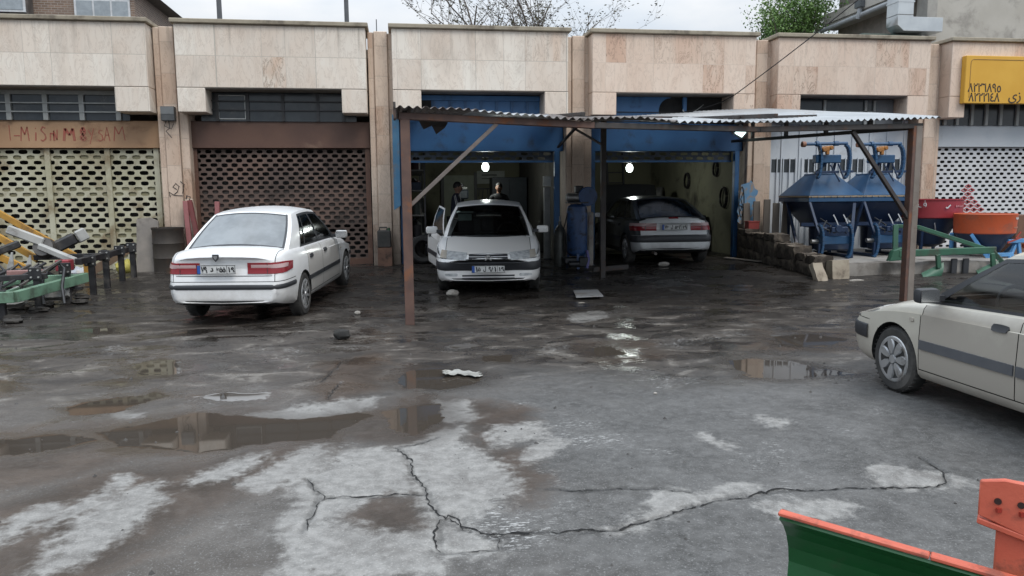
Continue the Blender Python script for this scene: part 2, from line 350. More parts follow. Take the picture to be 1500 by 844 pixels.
def msk(name, lo, hi, k=1.): return t.ramp(t.math('ADD', t.attr(name), edge if k == 1 else t.math('MULTIPLY', edge, k)), lo, hi)
brown = msk('brown', -.24, .06, 1.3); pale = msk('pale', -.11, .015); pudm = msk('puddle', -.015, .012, .55); pring = msk('puddle', -.34, -.0, 1.2)
oily = t.math('MULTIPLY', t.ramp(t.math('ADD', P[1], t.math('MULTIPLY', t.math('SUBTRACT', n_big, .5), 6)), -7.2, -3.6), .93)
oil2 = t.math('MULTIPLY', t.ramp(streak, .48, .57), t.ramp(P[1], -9.3, -6.0)); dk = t.math('MAXIMUM', oily, t.math('MULTIPLY', oil2, .72))
chalk = t.math('MULTIPLY', t.ramp(t.noise(v, 1.1, 4, .6, .3), .54, .68), t.ramp(t.noise(t.vec((.6, 1.6, 1)), 40, 4, .75), .54, .62))
c = t.mix(t.math('MULTIPLY', chalk, .75), c, (.50, .50, .49))
tarry = t.math('MULTIPLY', t.ramp(t.noise(v, .9, 5, .6, .4), .50, .62), t.ramp(t.noise(t.vec((.7, 1.5, 1)), 46, 4, .75), .55, .64)); c = t.mix(t.math('MULTIPLY', tarry, .8), c, (.022, .021, .020))
brc = t.mix(t.ramp(n_mid, .35, .65), (.036, .025, .0175), (.074, .054, .041)); brc = t.mix(t.ramp(n_fine, .46, .72, 0, .4), brc, (.095, .081, .069))
c = t.mix(t.math('MULTIPLY', brown, .86), c, brc)
palec = t.mix(t.ramp(n_fine, .3, .7), (.19, .186, .177), (.30, .293, .28))
palec = t.mix(t.ramp(t.noise(v, 3.2, 8, .7, .6), .48, .64, 0, .7), palec, (.135, .128, .12)); palec = t.mix(t.ramp(n_grit, .54, .66, 0, .5), palec, (.40, .39, .37)); palec = t.mix(t.ramp(n_sp, .64, .74, 0, .7), palec, (.09, .085, .08))
c = t.mix(t.math('MULTIPLY', pale, .92), c, palec)
c = t.mix(t.math('MULTIPLY', pring, .6), c, (.055, .047, .040))
c = t.mix(dk, c, t.mix(t.ramp(t.math('ADD', t.math('MULTIPLY', n_fine, .5), t.math('MULTIPLY', streak2, .5)), .36, .64), (.008, .0072, .0066), (.046, .040, .035)))
c = t.mix(pudm, c, (.058, .048, .039))
crk = t.ramp(t.math('ADD', t.attr('crack'), t.math('MULTIPLY', e_f, .10)), .004, .03, .4, 0)
c = t.mix(crk, c, (.012, .012, .012))
wet = t.math('MULTIPLY', t.ramp(t.math('ADD', streak, t.math('MULTIPLY', t.math('SUBTRACT', n_fine, .5), .25)), .49, .545), t.math('MULTIPLY', far, .95))
wet = t.math('MAXIMUM', wet, t.math('MULTIPLY', brown, .22)); wet = t.math('MAXIMUM', wet, t.math('MULTIPLY', pring, .75))
ro = t.math('SUBTRACT', t.ramp(n_mid, .3, .7, .60, .42), t.math('MULTIPLY', wet, .40)); ro = t.math('ADD', ro, t.math('MULTIPLY', pale, .22))
ro = t.math('MAXIMUM', t.math('MULTIPLY', ro, t.math('SUBTRACT', 1., pudm)), .03)
t.set(Base_Color=c, Roughness=ro, Specular_IOR_Level=t.math('ADD', t.math('SUBTRACT', .30, t.math('MULTIPLY', brown, .14)), t.math('MULTIPLY', t.math('MAXIMUM', wet, pudm), .32)))
h = t.math('ADD', t.math('MULTIPLY', n_grit, .22), t.math('ADD', t.math('MULTIPLY', n_fine, .8), t.math('MULTIPLY', crk, -1.5)))
h = t.math('ADD', h, t.math('MULTIPLY', t.math('MULTIPLY', streak2, far), 2.6))
b_ = t.bump(t.math('ADD', h, t.math('MULTIPLY', pale, .3)), .5, .014)
t.l(t.math('MULTIPLY', t.math('SUBTRACT', 1., pudm), t.math('SUBTRACT', .62, t.math('MULTIPLY', wet, .50))), b_.inputs['Strength'])
me.materials.append(t.m)
tag(link('ground', me), kind='structure')

def gh(x, y):
    i = min(max(int(np.searchsorted(gx_, x))-1, 0), nx-2); j = min(max(int(np.searchsorted(gy_, y))-1, 0), ny-2)
    u = (x-gx_[i])/(gx_[i+1]-gx_[i]); w = (y-gy_[j])/(gy_[j+1]-gy_[j]); return float((GZ[j, i]*(1-u)+GZ[j, i+1]*u)*(1-w)+(GZ[j+1, i]*(1-u)+GZ[j+1, i+1]*u)*w)
random.seed(4); CRKM = mat('crack_gap', (.010, .010, .010), None, .95)
for k, line in enumerate(CRACKS):
    p_ = []
    for p, q in zip(line, line[1:]):
        n = max(2, int(math.dist(p, q)/.022))
        for i in range(n): p_.append((p[0]+(q[0]-p[0])*i/n, p[1]+(q[1]-p[1])*i/n))
    p_.append(line[-1]); b = MB(); L = []
    jx = jy = 0.
    for i, (x, y) in enumerate(p_):
        jx = .82*jx+rnd(-.011, .011); jy = .82*jy+rnd(-.011, .011); w = (.0042 if k < 3 else .0026)*rnd(.3, 1.7)*min(1, .3+i/6, .3+(len(p_)-1-i)/6); L.append((x+jx, y+jy, w))
    for i in range(len(L)):
        a, c_ = L[max(i-1, 0)], L[min(i+1, len(L)-1)]; d = Vector((c_[0]-a[0], c_[1]-a[1])).normalized(); x, y, w = L[i]
        for s_ in (-1, 1): X, Y = x-d.y*w*s_, y+d.x*w*s_; b.v.append(Vector((X, Y, gh(X, Y)+.004)))
    b.f = [(2*i, 2*i+1, 2*i+3, 2*i+2) for i in range(len(L)-1)]; tag(b.build('ground_crack', CRKM, None, fix=False), kind='structure')
# loose grit and pebbles strewn over the yard
b = MB(); pts_ = []
for _ in range(1500):
    y = -13.2+11.5*random.random()**1.3; x = rnd(-6.5, 8.5); r = .004+.016*random.random()**5
    if random.random() < .6 and vnoise(np.array([x*1.1]), np.array([y*1.1]), 77)[0] < .5: continue
    vs = [Vector((x, y, gh(x, y)))+Vector((r*math.cos(a)*rnd(.7, 1.3), r*math.sin(a)*rnd(.7, 1.3), 0)) for a in (0, 1.26, 2.5, 3.8, 5.)]+[Vector((x+rnd(-.3, .3)*r, y+rnd(-.3, .3)*r, gh(x, y)+r*rnd(.7, 1.2)))]
    b.add(vs, [(i, (i+1) % 5, 5) for i in range(5)])
tag(b.build('gravel', mat('grit', (.10, .095, .09), (.045, .042, .04), .9, scale=1.5, bump=0, dirt=(.30, .29, .28), dscale=5, dlo=.6, dhi=.68), None), kind='stuff')
# ---------------------------------------------------------------- shop row
X0, PITCH_U, WID = -4.268, 4.1697, 3.648
Z_CAP, Z_NOTCH, Z_LEG, Z_LB = 5.01, 3.795, 3.326, 2.60
def stone(name, ca, cb, cc, seam):
    t = NT(name); geo = t.n('ShaderNodeNewGeometry')
    class Pos: outputs = {'Object': geo.outputs['Position']}
    t.co = Pos; P = t.sep(geo.outputs['Position']); cb_ = t.n('ShaderNodeCombineXYZ'); t.l(t.math('ADD', P[0], t.math('MULTIPLY', t.math('SINE', t.math('MULTIPLY', P[0], 2.7)), .22)), cb_.inputs[0]); t.l(t.math('ADD', t.math('ADD', P[2], P[1]), -.187), cb_.inputs[1])
    br = t.n('ShaderNodeTexBrick'); br.offset = 0; br.inputs['Scale'].default_value = 1; br.inputs['Mortar Size'].default_value = .006; br.inputs['Mortar Smooth'].default_value = .3
    br.inputs['Brick Width'].default_value = .70; br.inputs['Row Height'].default_value = .603; br.inputs['Bias'].default_value = -.1
    br.inputs['Color1'].default_value = (0, 0, 0, 1); br.inputs['Color2'].default_value = (1, 1, 1, 1); t.l(cb_.outputs[0], br.inputs['Vector'])
    tone = t.sep(br.outputs['Color'])[0]
    off = t.n('ShaderNodeVectorMath', operation='ADD'); sc_ = t.n('ShaderNodeVectorMath', operation='SCALE'); sc_.inputs['Scale'].default_value = 7.3
    t.l(br.outputs['Color'], sc_.inputs[0]); t.l(t.vec((1.6, 1.6, .5)), off.inputs[0]); t.l(sc_.outputs[0], off.inputs[1])
    vein = t.noise(off.outputs[0], 3.2, 9, .68, 1.6); soft = t.noise(off.outputs[0], 1.1, 5, .6, .6)
    col = t.mix(t.ramp(tone, .2, .7), ca, cb); pick = t.ramp(tone, *((.80, .86) if seam > .39 and 'column' not in name else (.62, .9))); col = t.mix(t.math('MULTIPLY', t.ramp(soft, .36, .62), t.math('ADD', .25, t.math('MULTIPLY', pick, .7))), col, cc)
    ridg = t.math('ABSOLUTE', t.math('SUBTRACT', vein, .5)); col = t.mix(t.math('MULTIPLY', t.ramp(ridg, .0, .03, 1, 0), t.math('ADD', .28, t.math('MULTIPLY', pick, .6))), col, tuple(x*.5 for x in cc))
    big = t.noise(t.vec((.8, .8, .35)), 1.7, 7, .6, .4); col = t.mix(t.ramp(big, .52, .75, 0, .35), col, (.27, .22, .18))
    rain = t.noise(t.vec((5, 5, .25)), 1.5, 6, .6); col = t.mix(t.math('MULTIPLY', t.ramp(rain, .55, .72), t.ramp(P[2], 4.2, 5.0, 0, .45)), col, (.16, .135, .11))
    g = t.math('ADD', P[2], t.math('MULTIPLY', t.math('SUBTRACT', t.noise(t.vec((1.5, 1.5, .6)), 2.2, 7, .65), .5), 2.4)); col = t.mix(t.ramp(g, .1, 1.7, .75, 0), col, (.09, .075, .062))
    col = t.mix(t.math('MULTIPLY', br.outputs['Fac'], seam), col, (.12, .10, .085))
    t.set(Base_Color=col, Roughness=.72); t.bump(t.math('ADD', t.math('MULTIPLY', br.outputs['Fac'], -1), t.math('MULTIPLY', vein, .3)), .3, .006); return t.m
ST_W = stone('travertine_pale', hexc(226, 219, 208), hexc(214, 204, 192), hexc(205, 178, 156), .4)
ST_P = stone('travertine_pink', hexc(217, 199, 183), hexc(209, 189, 172), hexc(196, 164, 143), .15)
ST_C = stone('travertine_column', hexc(207, 189, 172), hexc(195, 174, 156), hexc(178, 148, 126), .4)
def blue_m(name, c1, c2):
    return mat(name, c1, c2, .45, 0, 1.6, .12, 50, dirt=(.02, .03, .05), dscale=2.2, dlo=.52, dhi=.8)
BLUE = blue_m('blue_paint', (.035, .125, .29), (.028, .10, .24)); BLUEL = blue_m('blue_panel', (.06, .19, .42), (.045, .15, .35))
CAPM = mat('coping_stone', (.34, .30, .23), (.27, .235, .18), .8, dirt=(.12, .10, .08), dscale=1.4)
TANP = mat('tan_painted_metal', (.43, .27, .155), (.36, .215, .12), .6, scale=1.2, dirt=(.16, .08, .05), dscale=1.5, dlo=.5, dhi=.75)
BROWN = mat('brown_painted_metal', (.12, .062, .042), (.09, .046, .033), .55, scale=1.5, dirt=(.22, .14, .10), dscale=.9, dlo=.56, dhi=.72)
SHUT_A = mat('cream_shutter_metal', (.50, .485, .375), (.37, .35, .235), .55, scale=1.6, dirt=(.22, .17, .10), dscale=1.4, dlo=.47, dhi=.7)
SHUT_B = mat('rusty_shutter_metal', (.135, .085, .066), (.085, .058, .048), .6, scale=2, dirt=(.05, .036, .03), dscale=1.2, dlo=.45, dhi=.7)
SHUT_F = mat('white_shutter_metal', (.62, .63, .64), (.54, .55, .57), .5, scale=2, dirt=(.35, .33, .31), dscale=1.5, dlo=.58, dhi=.8)
WHITEM = mat('white_painted_metal', (.56, .59, .62), (.48, .52, .56), .5, scale=1.5, dirt=(.30, .29, .27), dscale=1.6, dlo=.58, dhi=.8)
SLATD = mat('dark_slat', (.045, .036, .032), (.03, .025, .022), .8)
SLATB = mat('olive_slat', (.24, .22, .13), (.18, .165, .10), .7, scale=2)
GLASS = mat('dusty_dark_glass', (.028, .034, .04), (.045, .052, .058), .16, scale=3, bump=.03, bscale=4, dirt=(.09, .09, .085), dscale=2.5, dlo=.5, dhi=.85)
MULL = mat('pale_window_frame', (.36, .37, .36), (.30, .31, .30), .5); DARKM = mat('dark_bar', (.03, .03, .032), None, .5)
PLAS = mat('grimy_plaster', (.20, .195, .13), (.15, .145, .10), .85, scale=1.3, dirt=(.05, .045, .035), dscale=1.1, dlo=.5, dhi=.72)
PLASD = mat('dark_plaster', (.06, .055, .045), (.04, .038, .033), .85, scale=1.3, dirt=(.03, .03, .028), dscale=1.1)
SOFF = mat('soffit_render', (.26, .235, .21), (.2, .18, .16), .85)
INNER = mat('interior_shade_backing', (.035, .035, .035), (.022, .022, .022), .9)  # near-black colour stands for the shade behind shutters and openings
RED = mat('red_spray_paint', (.34, .085, .06), (.30, .12, .08), .7, scale=5); 
def shutter(name, m, parent, w, z0, z1, px, pz, hw, hh, y, solid=(), back=None, x0=0.):
    """perforated roller shutter: staggered pill-shaped openings cut through a curtain 12 mm thick"""
    b = MB(); bk = MB(); rows = int(round((z1-z0)/pz)); pz = (z1-z0)/rows
    for r in range(rows):
        zc = z0+(r+.5)*pz
        if r in solid: bk.bx(x0, x0+w, y+.03, y+.04, zc-pz*.48, zc+pz*.48)
        jr = rnd(-.004, .004)
        s = (r % 2)*px/2; n = int(w/px)+2; xs = [x0+(i-1)*px+s for i in range(n+2)]
        for xc in xs:
            a0, a1 = max(xc-px/2, x0), min(xc+px/2, x0+w)
            if a1-a0 < 1e-4: continue
            if a1-a0 < px*.9:
                b.add([(a0, y, zc-pz/2), (a1, y, zc-pz/2), (a1, y, zc+pz/2), (a0, y, zc+pz/2)], [(0, 1, 2, 3)]); continue
            k = 10; ang = [2*math.pi*(i+.5)/k for i in range(k)]
            def sg(v): return math.copysign(abs(v)**.65, v)
            qw, qh, qx, qz = hw*rnd(.9, 1.06), hh*rnd(.85, 1.08), xc+jr+rnd(-.005, .005), zc+rnd(-.003, .003); ins = [(qx+qw*sg(math.cos(t_)), qz+qh*sg(math.sin(t_))) for t_ in ang]
            outp = []
            for t_ in ang:
                c_, s_ = math.cos(t_), math.sin(t_); q = min((px/2)/max(abs(c_), 1e-6), (pz/2)/max(abs(s_), 1e-6)); outp.append((xc+c_*q, zc+s_*q))
            corners = [(a1, zc+pz/2), (a0, zc+pz/2), (a0, zc-pz/2), (a1, zc-pz/2)]
            vs = [(u, y, v_) for u, v_ in ins]+[(u, y, v_) for u, v_ in outp]+[(u, y+.012, v_) for u, v_ in ins]+[(u, y, v_) for u, v_ in corners]
            fs = []
            for i in range(k):
                j = (i+1) % k; fs += [(i, j, k+j, k+i), (j, i, 2*k+i, 2*k+j)]
                for ci, (u, v_) in enumerate(corners):
                    p, q = outp[i], outp[j]
                    if abs(p[0]-q[0]) > 1e-6 and abs(p[1]-q[1]) > 1e-6 and min(p[0], q[0])-1e-6 <= u <= max(p[0], q[0])+1e-6 and min(p[1], q[1])-1e-6 <= v_ <= max(p[1], q[1])+1e-6: fs.append((k+i, k+j, 3*k+ci))
            b.add(vs, fs)
    ob = b.build(name, m, parent, fix=False)
    if bk.v: bk.build('slat_backing', SLATB if m is SHUT_A else SLATD, ob)
    return ob
def shop(n, label, st, nl, nr, kind, right_extra=0.):
    xl = X0+n*PITCH_U; w = WID+right_extra; u = thing('shop', label, 'shop', (xl, 0, 0), group='shops in the single storey row')
    f = MB(); d = .62
    f.bx(0, w, 0, d, Z_NOTCH, Z_CAP)
    fo = f.build('fascia', st, u, .012)
    g = MB(); g.bx(0, nl, 0, d, Z_LEG, Z_NOTCH-.002)
    g.build('fascia_leg', st, u, .01)
    g = MB(); g.bx(nr, w, 0, d, Z_LEG, Z_NOTCH-.002); g.build('fascia_leg', st, u, .01)
    c = MB(); c.bx(-.06, w+.06, -.07, d+.5, Z_CAP+.002, Z_CAP+.085); c.build('coping', CAPM, u, .012)
    b = MB(); b.bx(nl+.001, nr-.001, .03, .48, Z_NOTCH-.014, Z_NOTCH-.003); b.build('soffit', SOFF, u)
    # pillar to the right of the bay, in three vertical strips
    p = MB(); p.bx(w+.03, w+.155, .34, .95, -.1, Z_CAP-.02); p.bx(w+.157, w+.43, .30, .95, -.1, Z_CAP-.005); p.bx(w+.432, w+.60, .36, .95, -.1, Z_CAP-.03)
    p.build('pillar', ST_C, u, .012)
    return u, xl, w
def bars(u, xs, zs, z0, z1, x0, x1, m, y=.5, t=.035, name='mullion'):
    for x in xs: MB().bx(x-t/2, x+t/2, y-.03, y+.01, z0, z1).build(name, m, u)
    for z in zs: MB().bx(x0, x1, y-.035, y-.02, z-.009, z+.009).build('bar', m if name == 'window_bar' else DARKM, u)
OB0, OB1 = .09, 3.60       # clear opening between pillars, local x
# --- bay A: cream shutter with red writing
u, xl, w = shop(-1, 'shop bay with cream perforated shutter and red spray painted writing', ST_W, .30, 3.02, 'A')
win = MB().bx(.1, 3.1, .52, .54, 3.2, Z_NOTCH-.02).build('window', GLASS, u)
for x in (.2, .88, 1.55, 2.22, 2.9): MB().bx(x-.045, x+.045, .47, .53, 3.2, Z_NOTCH-.1).build('mullion', MULL, win)
MB().bx(.1, 3.1, .46, .535, Z_NOTCH-.1, Z_NOTCH-.02).build('window_frame', MULL, win)
for z in (3.36, 3.53): MB().bx(.1, 3.1, .455, .468, z-.012, z+.012).build('window_bar', MULL, win)
MB().bx(-.12, 3.63, .56, .85, 2.66, 3.2).build('lintel', TANP, u, .006)
grf = bpy.data.materials.get('red_spray_paint')
SP = {'1': [[(.3, 1), (.3, 0)]], '-': [[(0, .35), (.6, .38)]], 'M': [[(0, 0), (.1, 1), (.4, .45), (.7, 1), (.8, 0)]], 'i': [[(.2, 0), (.25, .6)], [(.25, .85), (.27, .95)]], 'I': [[(.2, 0), (.25, .8)]],
      'S': [[(.6, .9), (.3, 1), (.1, .75), (.5, .5), (.55, .15), (.2, 0), (0, .1)]], 'n': [[(.05, 0), (.1, .7), (.4, .6), (.5, 0)]], 'N': [[(.05, 0), (.1, .8), (.5, .1), (.55, .9)]],
      'A': [[(0, 0), (.3, 1), (.6, 0)], [(.12, .4), (.5, .42)]], 'Y': [[(0, .9), (.25, .5)], [(.55, 1), (.1, -.25)]], 'O': [[(.3, 1), (.05, .7), (.3, .45), (.55, .7), (.3, 1)], [(.3, .45), (.0, .2), (.3, 0), (.6, .2), (.3, .45)]]}
def strokes(name, s, m, parent, x, z, y, wd, h, th, gap=.1, jit=.03):
    b = MB()
    for ch in s:
        for ln in SP.get(ch, []):
            pts = [(x+px*wd+rnd(-jit, jit)*wd, z+pz*h+rnd(-jit, jit)*h) for px, pz in ln]
            for p, q in zip(pts, pts[1:]): b.bar((p[0], y, p[1]), (q[0], y, q[1]), .003, th*rnd(.8, 1.2), up=(0, 1, 0)) if False else b.bar((p[0], y, p[1]), (q[0], y, q[1]), th*rnd(.8, 1.2), .003, up=(0, 1, 0))
        x += wd*(.45 if ch in 'iI1' else .3 if ch == ' ' else .78)+gap
    b.build(name, m, parent); return x
px_ = lambda p: (p-10)*.01124+.80
for ch, p, wd, h, th in (('1', 7, .30, .30, .016), ('-', 19, .26, .28, .02), ('M', 30, .26, .27, .022), ('i', 50, .3, .27, .022), ('S', 62, .24, .27, .022), ('n', 77, .26, .22, .022), ('N', 83, .2, .24, .02), ('M', 101, .34, .24, .05), ('O', 128, .24, .26, .05), ('Y', 142, .26, .25, .018), ('S', 157, .22, .22, .018), ('A', 168, .24, .27, .018), ('M', 184, .34, .28, .018)):
    strokes('red_writing', ch, RED, u, px_(p), 2.80, .556, wd*.74, h, th)
shutter('roller_shutter', SHUT_A, u, 3.70, .2, 2.64, .25, .107, .082, .042, .66, solid=(2, 6, 7, 14, 15, 21))
for x_ in (1.45, 2.58, 3.52): MB().bx(x_-.05, x_+.05, .62, .658, .16, 2.655).build('shutter_rail', SHUT_A, u)
MB().bx(-.12, 3.63, 1.5, 1.55, .1, 3.2).build('back_wall', INNER, u)  # dark backing sheet close behind the holes, painted as the bay's inner shade
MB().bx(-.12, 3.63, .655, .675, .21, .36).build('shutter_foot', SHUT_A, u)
# --- bay B: rusty brown shutter
u, xl, w = shop(0, 'shop bay with rusty brown shutter and plain brown lintel', ST_W, .522, 3.148, 'B')
win = MB().bx(.3, 3.4, .52, .54, 3.2, Z_NOTCH-.02).build('window', GLASS, u)
for x in (.62, 1.22, 1.92, 2.62, 3.14): MB().bx(x-.03, x+.03, .48, .53, 3.2, Z_NOTCH-.04).build('mullion', DARKM, win)
for z in (3.42, 3.60): MB().bx(.3, 3.4, .465, .478, z-.012, z+.012).build('window_bar', DARKM, win)
b = MB()
for a in ((.64, .655, 3.24, 3.72), (1.16, 1.175, 3.24, 3.72), (.655, 1.16, 3.705, 3.72), (.655, 1.16, 3.24, 3.255)): b.bx(a[0], a[1], .505, .518, a[2], a[3])
b.build('broken_pane_edge', mat('white_putty', (.55, .56, .54)), win)
MB().bx(.03, 3.66, .56, .85, 2.66, 3.2).build('lintel', BROWN, u, .006)
shutter('roller_shutter', SHUT_B, u, 3.60, .24, 2.64, .205, .094, .068, .038, .66, solid=(9, 10, 11, 12, 13, 14, 15, 16), x0=.05)
for x_ in (.10, 3.6): MB().bx(x_-.05, x_+.05, .62, .658, .2, 2.655).build('shutter_rail', BROWN, u)
b = MB().bx(.03, 3.66, 1.2, 1.25, .1, 3.2).build('back_wall', INNER, u)  # dark sheet set behind the holes in place of interior shade
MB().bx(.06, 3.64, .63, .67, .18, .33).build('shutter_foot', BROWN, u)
# --- bays C, D: open blue garages
def garage(n, label, nl, nr, side_r, side_l):
    u, xl, w = shop(n, label, ST_W if n == 1 else ST_P, nl, nr, 'G')
    MB().bx(.03, 3.66, .56, .9, Z_LB, 3.2).build('lintel', BLUE, u, .006)
    for x0, x1 in ((.09, .2), (3.46, 3.57)): MB().bx(x0, x1, .5, .62, .1, Z_LB-.003).build('door_post', BLUE, u, .006)
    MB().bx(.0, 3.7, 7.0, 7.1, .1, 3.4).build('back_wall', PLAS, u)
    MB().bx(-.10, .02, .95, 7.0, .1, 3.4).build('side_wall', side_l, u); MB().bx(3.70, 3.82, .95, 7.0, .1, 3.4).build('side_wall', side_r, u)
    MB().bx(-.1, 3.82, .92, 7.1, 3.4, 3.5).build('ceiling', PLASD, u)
    shutter('roller_shutter', mat('rolled_shutter_metal', (.10, .13, .17), (.07, .09, .12), .5), u, 3.26, 2.40, 2.595, .25, .0975, .085, .034, .70, x0=.2)
    MB().bx(.2, 3.46, .68, .74, 2.36, 2.40).build('shutter_foot', BLUE, u)
    return u
u = garage(1, 'open garage bay with blue lintel and a white hatchback in front', .575, 3.146, PLASD, PLASD)
win = MB().bx(.3, 3.5, .60, .62, 3.2, Z_NOTCH-.02).build('window_panel', BLUEL, u)
for k in range(8): MB().bx(.86+k*.335-.025, .86+k*.335+.025, .565, .6, 3.2, Z_NOTCH-.12).build('panel_rib', BLUE, win)
MB().bx(.3, 3.5, .55, .605, Z_NOTCH-.13, Z_NOTCH-.03).build('panel_rail', BLUEL, win)
MB().bx(.58, .8, .57, .598, 3.2, Z_NOTCH-.13).build('missing_pane', INNER, win)
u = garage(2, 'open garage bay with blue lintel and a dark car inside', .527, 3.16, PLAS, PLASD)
# panel with a round fan hole
pn = MB(); hc, hr = (1.93, 3.49), .27
pts = [(.3, 3.2), (hc[0], 3.2)]
k = 28; arc = [(hc[0]+hr*math.sin(a), hc[1]-hr*math.cos(a)) for a in (math.pi*i/k for i in range(k+1))]
left = [(hc[0]-hr*math.sin(a), hc[1]-hr*math.cos(a)) for a in (math.pi*i/k for i in range(k+1))]
pn.prism([(.3, 3.2), (hc[0], 3.2)]+left+[(hc[0], 3.78), (.3, 3.78)], .55, .58)
win = pn.build('window_panel', BLUEL, u)
MB().bx(2.22, 2.30, .53, .6, 3.2, 3.78).build('panel_post', BLUEL, win)
MB().bx(1.6, 3.5, .66, .68, 3.2, 3.79).build('window_opening', INNER, win)
MB().bx(.3, 3.4, .52, .535, 3.44, 3.455).build('window_bar', DARKM, win); MB().bx(.3, 3.4, .52, .535, 3.24, 3.255).build('window_bar', DARKM, win)
# --- bay E: white folding gate
u, xl, w = shop(3, 'shop bay with white folding gate behind two blue machines', ST_P, .55, 3.13, 'E')
win = MB().bx(.3, 3.4, .52, .54, 3.2, Z_NOTCH-.02).build('window', GLASS, u)
for x in (1.42, 2.44, 2.66): MB().bx(x-.03, x+.03, .48, .53, 3.2, Z_NOTCH-.05).build('mullion', MULL, win)
MB().bx(.55, 2.66, .48, .53, 3.47, 3.50).build('window_bar', MULL, win)
MB().bx(2.69, 3.12, .47, .53, 3.2, Z_NOTCH-.03).build('window_panel', mat('grey_panel', (.17, .18, .19)), win)
gate = MB().bx(-.02, 3.64, .64, .68, .2, 3.32).build('folding_gate', WHITEM, u)
for k in range(9): MB().bx(.02+k*.44, .05+k*.44, .615, .638, .25, 3.3).build('gate_stile', WHITEM, gate)
for k in range(4):
    p = MB().bx(.18+k*.88, .82+k*.88, .634, .639, 2.12, 2.42).build('gate_pane', GLASS, gate)
for k in range(22): MB().bx(.2+k*.155, .222+k*.155, .60, .622, .4, 2.45).build('gate_bar', WHITEM, gate)
# --- bay F: white shutter, yellow sign
u, xl, w = shop(4, 'shop bay with white perforated shutter marked by a red triangle', ST_P, .40, 3.2, 'F')
win = MB().bx(.1, 3.5, .52, .54, 3.2, Z_NOTCH-.02).build('window', GLASS, u)
for x in (.3, .62, 1.0, 1.38, 1.76, 2.2, 2.7): MB().bx(x-.035, x+.035, .47, .53, 3.2, Z_NOTCH-.03).build('mullion', MULL, win)
MB().bx(.03, 3.66, .56, .85, 2.70, 3.2).build('lintel', WHITEM, u, .006)
shutter('roller_shutter', SHUT_F, u, 3.56, .2, 2.69, .19, .094, .058, .031, .66, x0=.05)
b = MB()
tri = []
for r in range(9):
    n_ = [4, 4, 4, 3, 3, 2, 1, 1, 0][r]
    for i in range(-n_, n_+1):
        if abs(i)+r <= 8 and (i+r) % 2 == 0:
            zc = 1.02+r*.094; xc = 1.16+i*.095
            b.add([(xc-.10, .654, zc), (xc, .654, zc-.055), (xc+.10, .654, zc), (xc, .654, zc+.055), (xc-.06, .654, zc), (xc, .654, zc-.03), (xc+.06, .654, zc), (xc, .654, zc+.03)],
                  [(0, 1, 5, 4), (1, 2, 6, 5), (2, 3, 7, 6), (3, 0, 4, 7)])
b.build('red_triangle', mat('red_paint_faded', (.42, .06, .07), (.33, .05, .05), .6), u, fix=False)
MB().bx(.03, 3.66, 1.3, 1.35, .1, 3.2).build('back_wall', INNER, u)  # dark backing sheet, its colour stands for the shade inside
u, xl, w = shop(5, 'last shop bay beyond the yellow sign at the end of the row', ST_P, .40, 3.2, 'F', 12)
MB().bx(.1, 3.66, .6, .8, .1, 3.79).build('shutter', WHITEM, u)
u, xl, w = shop(-2, 'farthest shop bay behind the farm implements at the left end', ST_W, .40, 3.2, 'F')
MB().bx(-12, 3.66, .6, .8, .1, 3.79).build('shutter', SHUT_A, u); MB().bx(-12, -.1, .0, .6, 2.6, 5.0).build('fascia', ST_W, u)
# roof slab behind the parapets keeps daylight out of the bays
rs = thing('roof_slab', 'flat roof behind the parapets of the shop row', 'roof', (0, 1.2, 4.6)); rs['kind'] = 'structure'
MB().bx(-21, 25, 0, 7, 0, .2).build('slab', SOFF, rs); MB().bx(-21, 25, 6.0, 6.2, -4.5, -.003).build('rear_wall', SOFF, rs)
# yellow sign
YEL = mat('yellow_sign_paint', hexc(214, 166, 62), hexc(206, 156, 52), .45, scale=1.2, bump=.03); SGT = mat('dark_sign_lettering', (.045, .03, .02), None, .5)
sg = thing('sign_board', 'yellow sign board with two lines of dark phone numbers', 'sign', (12.66, -.1, 3.63))
b = MB().bx(0, 3.4, -.05, .095, 0, 1.05).build('board', YEL, sg, .01)
lb = MB(); lb.bx(.11, .125, -.054, -.05, .12, .9); lb.tube([(.117, -.053, .9), (.14, -.053, .95), (.19, -.053, .965), (3.3, -.053, .965)], .007, 5)
lb.build('border_line', mat('sign_border', (.30, .16, .04)), b)
for z, s in ((.335, '۸۲۲٦۸۹٥'), (.125, '۸۲۲۲۱٤۸')): text('lettering', s, .27, SGT, b, Matrix.Translation((.50, -.052, z)) @ UPR, sx=.86, bold=.005)
text('lettering', 'یز', .30, SGT, b, Matrix.Translation((1.28, -.052, .17)) @ UPR, bold=.003)
# ---------------------------------------------------------------- buildings, trees, poles behind the row
def brick_m():
    t = NT('brown_brick'); P = t.sep(t.co.outputs['Object']); c = t.n('ShaderNodeCombineXYZ'); t.l(t.math('ADD', P[0], P[1]), c.inputs[0]); t.l(P[2], c.inputs[1])
    br = t.n('ShaderNodeTexBrick'); br.inputs['Scale'].default_value = 1; br.inputs['Brick Width'].default_value = .23; br.inputs['Row Height'].default_value = .085; br.inputs['Mortar Size'].default_value = .009
    for k, v in (('Color1', (.25, .17, .125, 1)), ('Color2', (.17, .115, .085, 1)), ('Mortar', (.33, .30, .27, 1))): br.inputs[k].default_value = v
    t.l(c.outputs[0], br.inputs['Vector']); col = t.mix(t.ramp(t.noise(t.vec(), .8, 6), .4, .7, 0, .5), br.outputs['Color'], (.16, .13, .11)); t.set(Base_Color=col, Roughness=.85); return t.m
BRICK = brick_m(); WFR = mat('white_window_frame', (.62, .64, .66), None, .45); CONC = mat('grey_concrete', (.44, .42, .38), (.38, .36, .32), .85, scale=1.1, dirt=(.27, .255, .23), dscale=.9, dlo=.5, dhi=.66)
